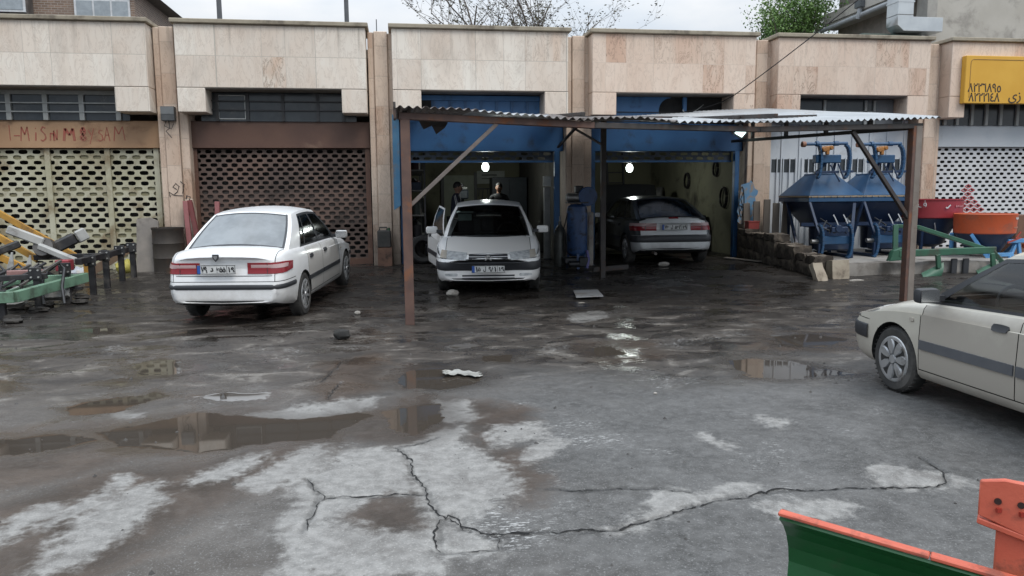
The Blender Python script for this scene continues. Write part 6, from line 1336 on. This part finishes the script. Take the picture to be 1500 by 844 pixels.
for x, y, lab in ((-5.55, -4.2, .2), (-5.25, -3.5, .3)):
    B().lathe([(.01, -.42), (.07, -.42), (.115, -.32), (.115, .32), (.07, .42), (.01, .42)], 6, Matrix.Translation((x-.25, y, .22)) @ Matrix.Rotation(R(90), 4, 'Y')).build('roller', GRYP, cu)
hr = thing('harrow', 'folded harrow with orange bars and pale grey arms before the cream shutter', 'harrow', (-6.0, -1.2, .1))
o = (-6.0, -1.2, .1)
for p, q in (((-7.35, -.9, 1.48), (-5.55, -1.35, .45)), ((-7.2, -1.7, 1.22), (-6.2, -1.9, .62)), ((-7.0, -2.4, .95), (-6.1, -2.5, .5))): B().bar(p, q, .05, .11).build('orange_bar', YEL2, hr, .004)
B().bar((-6.5, -2.2, 1.16), (-6.0, -2.1, .92), .09, .15).build('grey_arm', GRYP, hr, .02); B().bar((-6.05, -2.15, .86), (-5.35, -2.5, .62), .09, .11).build('grey_arm', GRYP, hr, .02)
B().bar((-6.08, -2.0, .72), (-5.62, -1.75, .98), .15, .20).build('dark_sleeve', BLK, hr, .03); B().bar((-5.60, -1.77, .98), (-5.46, -1.70, 1.06), .16, .21).build('pale_cap', GRYP, hr, .02)
B().bar((-6.75, -2.6, .70), (-6.28, -2.3, .92), .12, .12).build('dark_arm', BLK, hr, .02)
B().lathe([(.01, -.1), (.16, -.1), (.18, 0), (.16, .1), (.01, .1)], 16, Matrix.Translation((-6.0, -2.05, .82)) @ Matrix.Rotation(R(70), 4, 'X')).build('hub', mat('greasy_steel', (.13, .12, .11), (.08, .075, .07), .4, .5), hr)
for x, y, h in ((-6.55, -2.9, .36), (-6.3, -2.7, .46), (-6.08, -2.6, .4), (-6.75, -3.0, .3)):
    B().frust((x, y, .34), (.16, .05), (x+.08, y, .34+h), (.02, .03)).build('white_blade', GRYP, hr, .003)
B().bar((-6.8, -2.9, .48), (-5.3, -2.7, .55), .07, .07).build('cross_bar', mat('greasy_steel', (.13, .12, .11)), hr, .004); B().bar((-6.9, -2.4, .12), (-5.4, -2.2, .12), .09, .09).build('base_bar', BLK, hr, .004)
for k in range(6): B().bar((-6.9+.25*k, -2.9, .48), (-6.75+.25*k, -2.2, .15), .05, .05).build('link', BLK, hr)
for x, y in ((-6.9, -1.0), (-5.62, -1.4)): B().bx(x-.04, x+.04, y-.04, y+.04, 0.05, .5).build('stand', YEL2, hr)
# ---------------------------------------------------------------- blade and bracket at the lower right
OR2 = mat('faded_orange_red_paint', (.60, .135, .08), (.50, .10, .058), .5, scale=5, dirt=(.26, .075, .05), dscale=7, dlo=.52, dhi=.66, bump=.3); GR2 = mat('dark_green_enamel', (.014, .115, .032), (.010, .09, .025), .32, scale=3, bump=.12, dirt=(.075, .085, .055), dscale=3.5, dlo=.55, dhi=.72); 
gbv = thing('grader_blade', 'green curved grader blade with orange red top edge', 'blade', (1.405, -13.27, .42))
ax = Vector((.569, -.520, 0)).normalized(); nr = Vector((ax.y, -ax.x, 0))          # along the blade; towards the camera side
LB_ = 1.9
def bp(a, f, z): return Vector((0, 0, z-.07*a))+ax*a+nr*f
prof = [(-.002, .0), (-.07, -.05), (-.125, -.11), (-.165, -.18), (-.18, -.25), (-.165, -.32), (-.12, -.40)]
b = MB(); b.grid(lambda u, v: tuple(bp(LB_*u, prof[min(int(round(v*6)), 6)][0], prof[min(int(round(v*6)), 6)][1])), 10, 6); ob = b.build('blade_face', GR2, gbv, ang=4); md = ob.modifiers.new('s', 'SOLIDIFY'); md.thickness = .012; md.offset = -1 
b = MB(); vs = [bp(a, f, z) for a in (-.005, .505) for f, z in ((-.030, .004), (.010, .004), (.010, .020), (-.030, .020))]; b.add([tuple(v) for v in vs], [(0, 1, 2, 3), (7, 6, 5, 4), (0, 4, 5, 1), (1, 5, 6, 2), (2, 6, 7, 3), (3, 7, 4, 0)])
vs = [bp(a, f, z) for a in (.508, LB_) for f, z in ((-.032, .004), (.012, .004), (.012, .021), (-.032, .021))]; b.add([tuple(v) for v in vs], [(0, 1, 2, 3), (7, 6, 5, 4), (0, 4, 5, 1), (1, 5, 6, 2), (2, 6, 7, 3), (3, 7, 4, 0)]); b.build('top_edge', OR2, gbv, .004)
b = MB(); b.bar(tuple(bp(.38, .0, -.20)), tuple(bp(.50, .02, -.20)), .06, .05); b.build('lug', OR2, gbv, .01)
b = MB(); b.tube([tuple(bp(LB_*k/60, -.034+rnd(-.002, .002), .012+rnd(-.002, .002))) for k in range(61)], [.005*rnd(.7, 1.3) for _ in range(61)], 5); b.build('weld_bead', mat('weld_steel', (.22, .07, .05), (.10, .06, .05), .6), gbv)
# bracket standing on the blade
bq = lambda a, f, z: bp(a, f, z+.06)
M = lambda p: tuple(bq(*p))
b = MB(); b.bar(M((.735, -.13, -.30)), M((.735, -.13, .16)), .09, .085, up=tuple(nr)); b.build('upright_post', OR2, gbv, .006)
b = MB(); c0 = .655; 
vs = [bq(a, f, z) for f in (-.09, -.065) for a, z in ((c0-.02, .12), (c0+.14, .08), (c0+.14, .265), (c0+.05, .262), (c0-.02, .24))]; n = 5
b.add([tuple(v) for v in vs], [tuple(range(5)), tuple(range(9, 4, -1))]+[(i, (i+1) % 5, 5+(i+1) % 5, 5+i) for i in range(5)]); pl_ = b.build('bracket_plate', OR2, gbv, .004)
for a, z in ((c0+.035, .185), (c0+.100, .19)):
    q = MB(); p0 = bq(a, -.066, z); q.cyl(tuple(p0), tuple(p0+nr*.006), .011, None, 12); q.build('bolt_hole', mat('bolt_hole_dark', (.03, .012, .01)), pl_)
    q = MB(); p0 = bq(a+.004, -.062, z-.022); q.bar(tuple(p0), tuple(p0+Vector((0, 0, -.015))), .016, .01); q.build('paint_run', mat('red_run', (.28, .03, .02), None, .3), pl_)
b = MB(); b.bar(M((c0-.02, -.10, .10)), M((c0+.5, -.10, .02)), .07, .022); b.build('bracket_foot', OR2, gbv, .004)
b = MB(); b.bar(M((c0+.17, -.11, .20)), M((c0+.6, -.11, .20)), .09, .13); b.build('bracket_arm', OR2, gbv, .006)
b = MB(); b.bar(M((1.02, -.18, .03)), M((1.6, -.18, .03)), .14, .09); b.build('rear_beam', OR2, gbv, .006)
# ---------------------------------------------------------------- garage insides
SHF = mat('dark_shelf_steel', (.05, .05, .055), None, .6)
sh_ = thing('shelving', 'dark steel shelving along the left wall of the left garage', 'shelf', (.12, 2.6, .2)); MBo = lambda: MB((.12, 2.6, .2))
for z in (.7, 1.2, 1.75, 2.2): MBo().bx(.06, .56, 1.2, 5.2, z, z+.03).build('shelf_board', mat('pale_shelf_edge', (.20, .20, .19)), sh_)
for y in (1.2, 3.2, 5.2):
    for x in (.07, .54): MBo().bx(x-.02, x+.02, y-.02, y+.02, .2, 2.6).build('upright', SHF, sh_)
random.seed(9)
pal_ = [(.03, .03, .035), (.05, .04, .03), (.02, .03, .06), (.08, .08, .075), (.06, .02, .02), (.04, .05, .045)]
def shelf_item(x, y, z, d, c, kind_, lab, grp):
    t_ = thing('workshop_can' if kind_ else 'workshop_box', lab, 'can' if kind_ else 'box', (x, y, z), group=grp); m = mat('store_%d' % pal_.index(c), c, None, .6)
    if kind_: MB().lathe([(.001, 0), (d[0]/2, 0), (d[0]/2, d[2]*.85), (d[0]*.3, d[2]*.93), (d[0]*.18, d[2]), (.001, d[2])], 14).build('container', m, t_); MB().cyl((0, 0, d[2]), (0, 0, d[2]+.03), d[0]*.14, None, 8).build('cap', DARKM, t_)
    else: MB().bx(-d[0]/2, d[0]/2, -d[1]/2, d[1]/2, 0, d[2]).build('carton', m, t_, .006); MB().bx(-d[0]/2-.004, d[0]/2+.004, -.02, .02, d[2]*.2, d[2]+.004).build('tape', SHF, t_)
for z in (.73, 1.23, 1.78, 2.23):
    y = 1.4
    while y < 5.0:
        kd = random.random() < .5; d = (rnd(.18, .3), rnd(.18, .32), rnd(.14, .34)); shelf_item(.35, y, z, d, random.choice(pal_), kd, 'small can on the dark shelves in the left garage' if kd else 'small box on the dark shelves in the left garage', 'cans on the garage shelves' if kd else 'boxes on the garage shelves'); y += rnd(.3, .5)
cab = thing('tool_cabinet', 'tall dark cabinet against the back of the left garage', 'cabinet', (3.05, 5.6, .2)); DCAB = mat('dark_cabinet', (.022, .028, .035), None, .5)
MB().bx(-.5, .5, -.3, .3, 0, 1.95).build('carcass', DCAB, cab, .01)
for x in (-.25, .25): d_ = MB().bx(x-.24, x+.24, -.325, -.303, .05, 1.9).build('door', DCAB, cab, .004); MB().bx(x*.2-.015, x*.2+.015, -.345, -.326, .9, 1.05).build('handle', STE, d_)
wd = thing('inner_door', 'pale green door in the back wall of the left garage', 'door', (1.75, 6.96, .2)); MB().bx(-.45, .45, -.05, 0, 0, 2.05).build('leaf', mat('pale_green_door', (.30, .32, .25), (.25, .27, .21), .6), wd); 
for x in (-.5, .5): MB().bx(x-.045, x+.045, -.07, .0, 0, 2.13).build('frame', DARKM, wd)
MB().cyl((.36, -.09, 1.0), (.36, -.05, 1.0), .03, None, 10).build('handle', STE, wd)
WPAP = mat('wall_notice_paper', (.42, .44, .40), None, .7)
nb = thing('wall_notice', 'pale paper notice with a few lines on the garage back wall', 'poster', (2.72, 6.97, 2.0)); MB().bx(-.42, .42, -.02, 0, 0, .38).build('paper', WPAP, nb); b = MB(); b.bx(-.28, .18, -.026, -.021, .24, .275); b.bx(-.28, .05, -.026, -.021, .14, .16); b.build('printed_lines', DARKM, nb)
tb = thing('tool_board', 'row of hand tools hanging on the back wall of the left garage', 'tools', (2.75, 6.95, 1.55)); MB().bx(-.45, .45, -.03, .0, .28, .32).build('rail', DARKM, tb)
for k in range(7): MB().bar((-.4+.13*k, -.04, .3), (-.4+.13*k+rnd(-.05, .05), -.05, .3-rnd(.14, .32)), .03, .02).build('tool', DARKM, tb)
dp = thing('drill_press', 'dark bench machine with pale head standing in the left garage', 'machine', (1.62, 4.2, .2)); MB().bx(-.28, .28, -.25, .25, 0, .85).build('base_cabinet', DCAB, dp, .01); MB().cyl((0, .1, .85), (0, .1, 1.75), .06, None, 12).build('column', SHF, dp); MB().box((0, -.05, 1.48), (.3, .42, .26)).build('drill_head', DCAB, dp, .04); MB().box((0, -.05, 1.64), (.24, .36, .07)).build('belt_cover', mat('pale_cover', (.3, .3, .28)), dp, .02); MB().box((0, -.1, 1.02), (.3, .3, .03)).build('table', SHF, dp)
# right garage wall gear
ld = thing('ladder', 'dark ladder leaning on the back wall of the right garage', 'ladder', (6.30, 6.6, .2))
for x in (0, .5): MB().bar((x, -.25, 0), (x-.02, .3, 3.0), .05, .05).build('rail', SHF, ld)
for k in range(9): z = .25+k*.31; MB().bar((.0, -.25+.55*z/3, z), (.5, -.25+.55*z/3, z), .03, .03).build('rung', SHF, ld)
for x, y, z, w_, h, c, lab in ((7.93, 3.0, 2.0, .28, .36, (.30, .31, .30), 'pale grey switch box high on the right wall of the right garage'), (7.93, 3.6, 2.08, .3, .3, (.06, .06, .06), 'dark fuse box beside the pale switch box in the right garage'), (7.93, 2.3, 1.95, .26, .42, (.10, .10, .09), 'tall dark panel on the garage wall nearest the doorway'), (7.93, 3.1, 1.6, .34, .3, (.33, .34, .31), 'pale open box below the switch box in the right garage')):
    e_ = thing('switch_box', lab, 'box', (x, y, z), R(-90)); MB().bx(-w_/2, w_/2, -.1, 0, 0, h).build('case', mat('box_%s' % str(c[0]), c, None, .5), e_, .008); MB().bx(-w_/2+.03, w_/2-.03, -.112, -.101, .03, h-.03).build('cover', mat('boxc_%s' % str(c[0]), tuple(v*.75 for v in c), None, .5), e_); MB().tube([(0, -.05, h), (.02, -.04, h+.2), (.0, -.03, h+.6)], .012, 5).build('conduit', CAB, e_)
for i, (y, z, r, lab) in enumerate(((1.5, 1.55, .2, 'coil of dark hose hanging on the garage wall nearest the doorway'), (2.0, 2.25, .15, 'small round belt hanging high on the right garage wall'), (3.9, 2.0, .17, 'round belt hanging on the right garage wall beyond the fuse box'))):
    hk = thing('hose_coil', lab, 'hose', (7.74, y+.0, z)); 
    for k in range(3): MB().tube([(-.02*k, r*(1-.06*k)*math.cos(a), r*(1.25-.06*k)*math.sin(a)) for a in (2*math.pi*q/20 for q in range(20))], .014, 5, True).build('coil', CAB, hk)
    MB().cyl((.03, 0, r*1.2), (-.06, 0, r*1.25), .012, None, 6).build('hook', STE, hk)
for i, (y, z, w_, h, lab) in enumerate(((2.7, .2, .5, .9, 'dark tool chest against the right wall of the right garage'), (4.6, .2, .7, 1.1, 'dark crate stack against the far right wall of the right garage'))):
    ch = thing('tool_chest', lab, 'chest', (7.45, y, z)); MB().bx(-.25, .25, -w_/2, w_/2, 0, h).build('body', DCAB, ch, .01)
    for k in range(4): MB().bx(-.262, -.252, -w_/2+.02, w_/2-.02, .06+k*h*.23, .02+(k+.85)*h*.23).build('drawer', mat('dull_red_drawer', (.10, .025, .022), (.06, .02, .018), .5), ch)
wb = thing('workbench', 'dark cluttered bench at the back of the right garage', 'bench', (4.9, 6.3, .2)); MB().bx(-.6, 1.0, -.35, .35, .82, .88).build('top', SHF, wb)
for x in (-.55, .95):
    for y in (-.3, .3): MB().bx(x-.03, x+.03, y-.03, y+.03, 0, .82).build('leg', SHF, wb)
# ---------------------------------------------------------------- the two men in the left garage
SKIN = mat('skin', (.30, .17, .115), (.25, .14, .095), .55, bump=.05); HAIR = mat('black_hair', (.010, .009, .008), (.02, .018, .016), .6, bump=.4, bscale=90); NAVY = mat('navy_jacket', (.018, .022, .045), (.013, .016, .032), .8); BLKS = mat('black_sweater', (.012, .012, .013), (.02, .02, .021), .85); TROU = mat('dark_trousers', (.025, .025, .03), (.018, .018, .02), .85); BLUS = mat('blue_shirt', (.04, .07, .24), (.03, .055, .19), .8); SHOE = mat('dark_shoe', (.015, .014, .013), None, .5)
def skin_mesh(name, J, E_, m, parent, lvl=2):
    me_ = bpy.data.meshes.new(name); ks = list(J); me_.from_pydata([J[k][0] for k in ks], [(ks.index(a), ks.index(c)) for a, c in E_], [])
    ob = bpy.data.objects.new(name, me_); COL.objects.link(ob); md = ob.modifiers.new('skin', 'SKIN')
    for k, sv in zip(ks, me_.skin_vertices[0].data): r = J[k][1]; sv.radius = r if isinstance(r, tuple) else (r, r)
    me_.skin_vertices[0].data[0].use_root = True; md.use_smooth_shade = True; s2 = ob.modifiers.new('sub', 'SUBSURF'); s2.levels = s2.render_levels = lvl
    bpy.context.view_layer.update(); m2 = bpy.data.meshes.new_from_object(ob.evaluated_get(bpy.context.evaluated_depsgraph_get())); bpy.data.objects.remove(ob); m2.name = name; m2.materials.clear()
    for p in m2.polygons: p.use_smooth = True
    return link(name, m2, m, parent)
def person(loc, rz, label, top, lean, head_turn, lettering=None, stripe=False, sleeve=None):
    """facing -Y at rz = 0; 1.75 m tall, arms forward as if working"""
    p = thing('person', label, 'person', loc, rz)
    J = {'pelvis': ((0, 0, .95), (.15, .115)), 'waist': ((0, -.01, 1.10), (.145, .105)), 'chest': ((0, -.02-lean*.5, 1.30), (.175, .125)), 'neck0': ((0, -.02-lean, 1.44), (.10, .085)), 'neck': ((0, -.03-lean, 1.52), (.055, .06))}
    E_ = [('pelvis', 'waist'), ('waist', 'chest'), ('chest', 'neck0'), ('neck0', 'neck')]
    for s, n_ in ((-1, 'l'), (1, 'r')):
        J.update({n_+'sh': ((s*.185, -.01-lean*.9, 1.41), .075), n_+'el': ((s*.26, -.06-lean, 1.13), .052), n_+'wr': ((s*.17, -.30-lean, 1.08), .036), n_+'hip': ((s*.095, 0, .90), .10), n_+'kn': ((s*.11, -.02, .50), .065), n_+'an': ((s*.12, .03, .09), .048), n_+'toe': ((s*.13, -.12, .045), .042)})
        E_ += [('neck0', n_+'sh'), (n_+'sh', n_+'el'), (n_+'el', n_+'wr'), ('pelvis', n_+'hip'), (n_+'hip', n_+'kn'), (n_+'kn', n_+'an'), (n_+'an', n_+'toe')]
    body_ = skin_mesh('body', J, E_, top, p)
    tj = {k: (J[k][0], (J[k][1] if not isinstance(J[k][1], tuple) else J[k][1][0])) for k in J if k[1:] in ('hip', 'kn', 'an')}; tj = {'pelvis': ((0, 0, .95), (.158, .122)), **{k: (v[0], v[1]+.012) for k, v in tj.items()}}
    skin_mesh('trousers', tj, [e for e in E_ if e[0] in tj and e[1] in tj], TROU, p)
    for s in (-1, 1): MB().ball((s*.13, -.07, .05), .5, 8, (.10, .27, .10)).build('shoe', SHOE, p)
    hd_ = MB(); c = Vector((0, -.045-lean, 1.645)); H = Matrix.Translation(c) @ Matrix.Rotation(head_turn, 4, 'Z'); 
    def hp(u, v):
        th = 2*math.pi*u; ph = math.pi*v; z = -math.cos(ph); r = math.sin(ph)+1e-4; x = .076*r*math.cos(th); y = .098*r*math.sin(th); zz = .118*z
        if y < 0:
            if zz < -.03: x *= 1-.25*((-zz-.03)/.09); y *= 1-.06
            y -= .024*math.exp(-(x/.013)**2-((zz+.015)/.024)**2)+.006*math.exp(-(x/.03)**2-((zz+.058)/.012)**2)-.010*(math.exp(-((abs(x)-.032)/.016)**2-((zz-.012)/.014)**2))+.01*math.exp(-(x/.03)**2-((zz+.095)/.02)**2)
        return tuple(H @ Vector((x, y, zz)))
    hd_.grid(hp, 44, 34); face = hd_.build('head', SKIN, p); nk = MB().cyl((0, -.03-lean, 1.48), tuple(c+Vector((0, .01, -.07))), .056, .05, 14); nk.build('neck', SKIN, p)
    for s in (-1, 1):
        q = H @ Vector((s*.032, -.086, .012)); MB().ball(tuple(q), .012, 8).build('eye', mat('eye_white', (.5, .48, .45), None, .3), face); q2 = H @ Vector((s*.032, -.0965, .012)); MB().ball(tuple(q2), .0055, 6).build('iris', HAIR, face)
        a, b_ = H @ Vector((s*.018, -.094, .032)), H @ Vector((s*.052, -.082, .030)); MB().bar(tuple(a), tuple(b_), .008, .007).build('eyebrow', HAIR, face)
        e = MB(); e.ball((0, 0, 0), .5, 8, (.018, .035, .062)); eo = e.build('ear', SKIN, face); eo.matrix_local = H @ Matrix.Translation((s*.077, .008, -.0))
    a, b_ = H @ Vector((-.022, -.092, -.058)), H @ Vector((.022, -.092, -.058)); MB().bar(tuple(a), tuple(b_), .008, .007).build('mouth', mat('lip', (.22, .09, .075), None, .5), face)
    hb_ = MB(); hb_.grid(lambda u, v: tuple(H @ Vector(((.084+.004*math.sin(u*61)*math.sin(v*40))*math.sin(math.pi*.56*v+1e-3)*math.cos(2*math.pi*u), .012+(.104+.004*math.sin(u*47))*math.sin(math.pi*.56*v+1e-3)*math.sin(2*math.pi*u)*(1 if math.sin(2*math.pi*u) > 0 else .93), .012+.124*math.cos(math.pi*.56*v)*1.0+(.055*max(0, -math.sin(2*math.pi*u))*v*v)))), 36, 14); hb_.build('hair', HAIR, p)
    for s, n_ in ((-1, 'l'), (1, 'r')):
        wv = Vector(J[n_+'wr'][0]); d = (wv-Vector(J[n_+'el'][0])).normalized(); hm = MB(); pc = wv+d*.055
        hj = {'w': (tuple(wv-d*.01), .026), 'p': (tuple(wv+d*.05), (.034, .018)), 'k': (tuple(wv+d*.085), (.036, .016))}; he = [('w', 'p'), ('p', 'k')]
        sd_ = d.cross(Vector((0, 0, 1))).normalized()
        for k, (of, ln) in enumerate(((-.030, .055), (-.010, .066), (.010, .07), (.029, .06))):
            b0 = wv+d*.085+sd_*of; b1 = b0+d*ln*.55+Vector((0, 0, -.012)); b2 = b1+d*ln*.35+Vector((0, 0, -.022)); hj.update({'a%d' % k: (tuple(b0), .0095), 'b%d' % k: (tuple(b1), .0085), 'c%d' % k: (tuple(b2), .0075)}); he += [('k', 'a%d' % k), ('a%d' % k, 'b%d' % k), ('b%d' % k, 'c%d' % k)]
        t0 = wv+d*.03-sd_*s*.034; t1 = t0+d*.035-sd_*s*.022; hj.update({'t0': (tuple(t0), .012), 't1': (tuple(t1), .010)}); he += [('p', 't0'), ('t0', 't1')]
        skin_mesh('hand', hj, he, SKIN, p, 1)
    if lettering: text('lettering', lettering, .085, mat('white_print', (.6, .6, .6)), p, Matrix.Translation((0, -.163-lean*.6, 1.31)) @ Matrix.Rotation(R(-8), 4, 'X') @ UPR, bold=.003)
    if stripe:
        for s in (-1, 1):
            for k in (0, 1): b = MB(); b.tube([(s*(.215+k*.022), -.012-lean*.9+.02*k, 1.47-.02*k), (s*(.27+k*.012), -.05-lean+.03*k, 1.32), (s*(.305), -.08-lean+.03*k, 1.16)], .008, 5); b.build('sleeve_stripe', mat('white_stripe', (.5, .5, .5)), p)
    if sleeve: skin_mesh('shirt_front', {'a': ((0, -.045, 1.08), (.13, .075)), 'b': ((0, -.055-lean*.5, 1.28), (.15, .09)), 'c': ((0, -.04-lean, 1.42), (.08, .07))}, [('a', 'b'), ('b', 'c')], sleeve, p)
    return p
person((1.22, 1.55, .19), R(78), 'person in dark striped jacket over blue shirt standing by the open car door', NAVY, .05, 0, None, True, BLUS)
person((2.45, 3.1, .19), R(2), 'person in black printed sweater standing behind the white hatchback', BLKS, .03, R(-24), 'BERY')

random.seed(12)
for k in range(9):
    x, y = rnd(-5.9, -4.9), rnd(-5.2, -1.8); rock('clod', mat('dark_clod', (.03, .028, .026), (.05, .045, .04), .95, bump=.6), (x, y, gz(x, y)), (rnd(.1, .28), rnd(.08, .2), rnd(.05, .12)), 'dark clod of earth under the cultivator', .3)['group'] = 'dark clods under the cultivator'
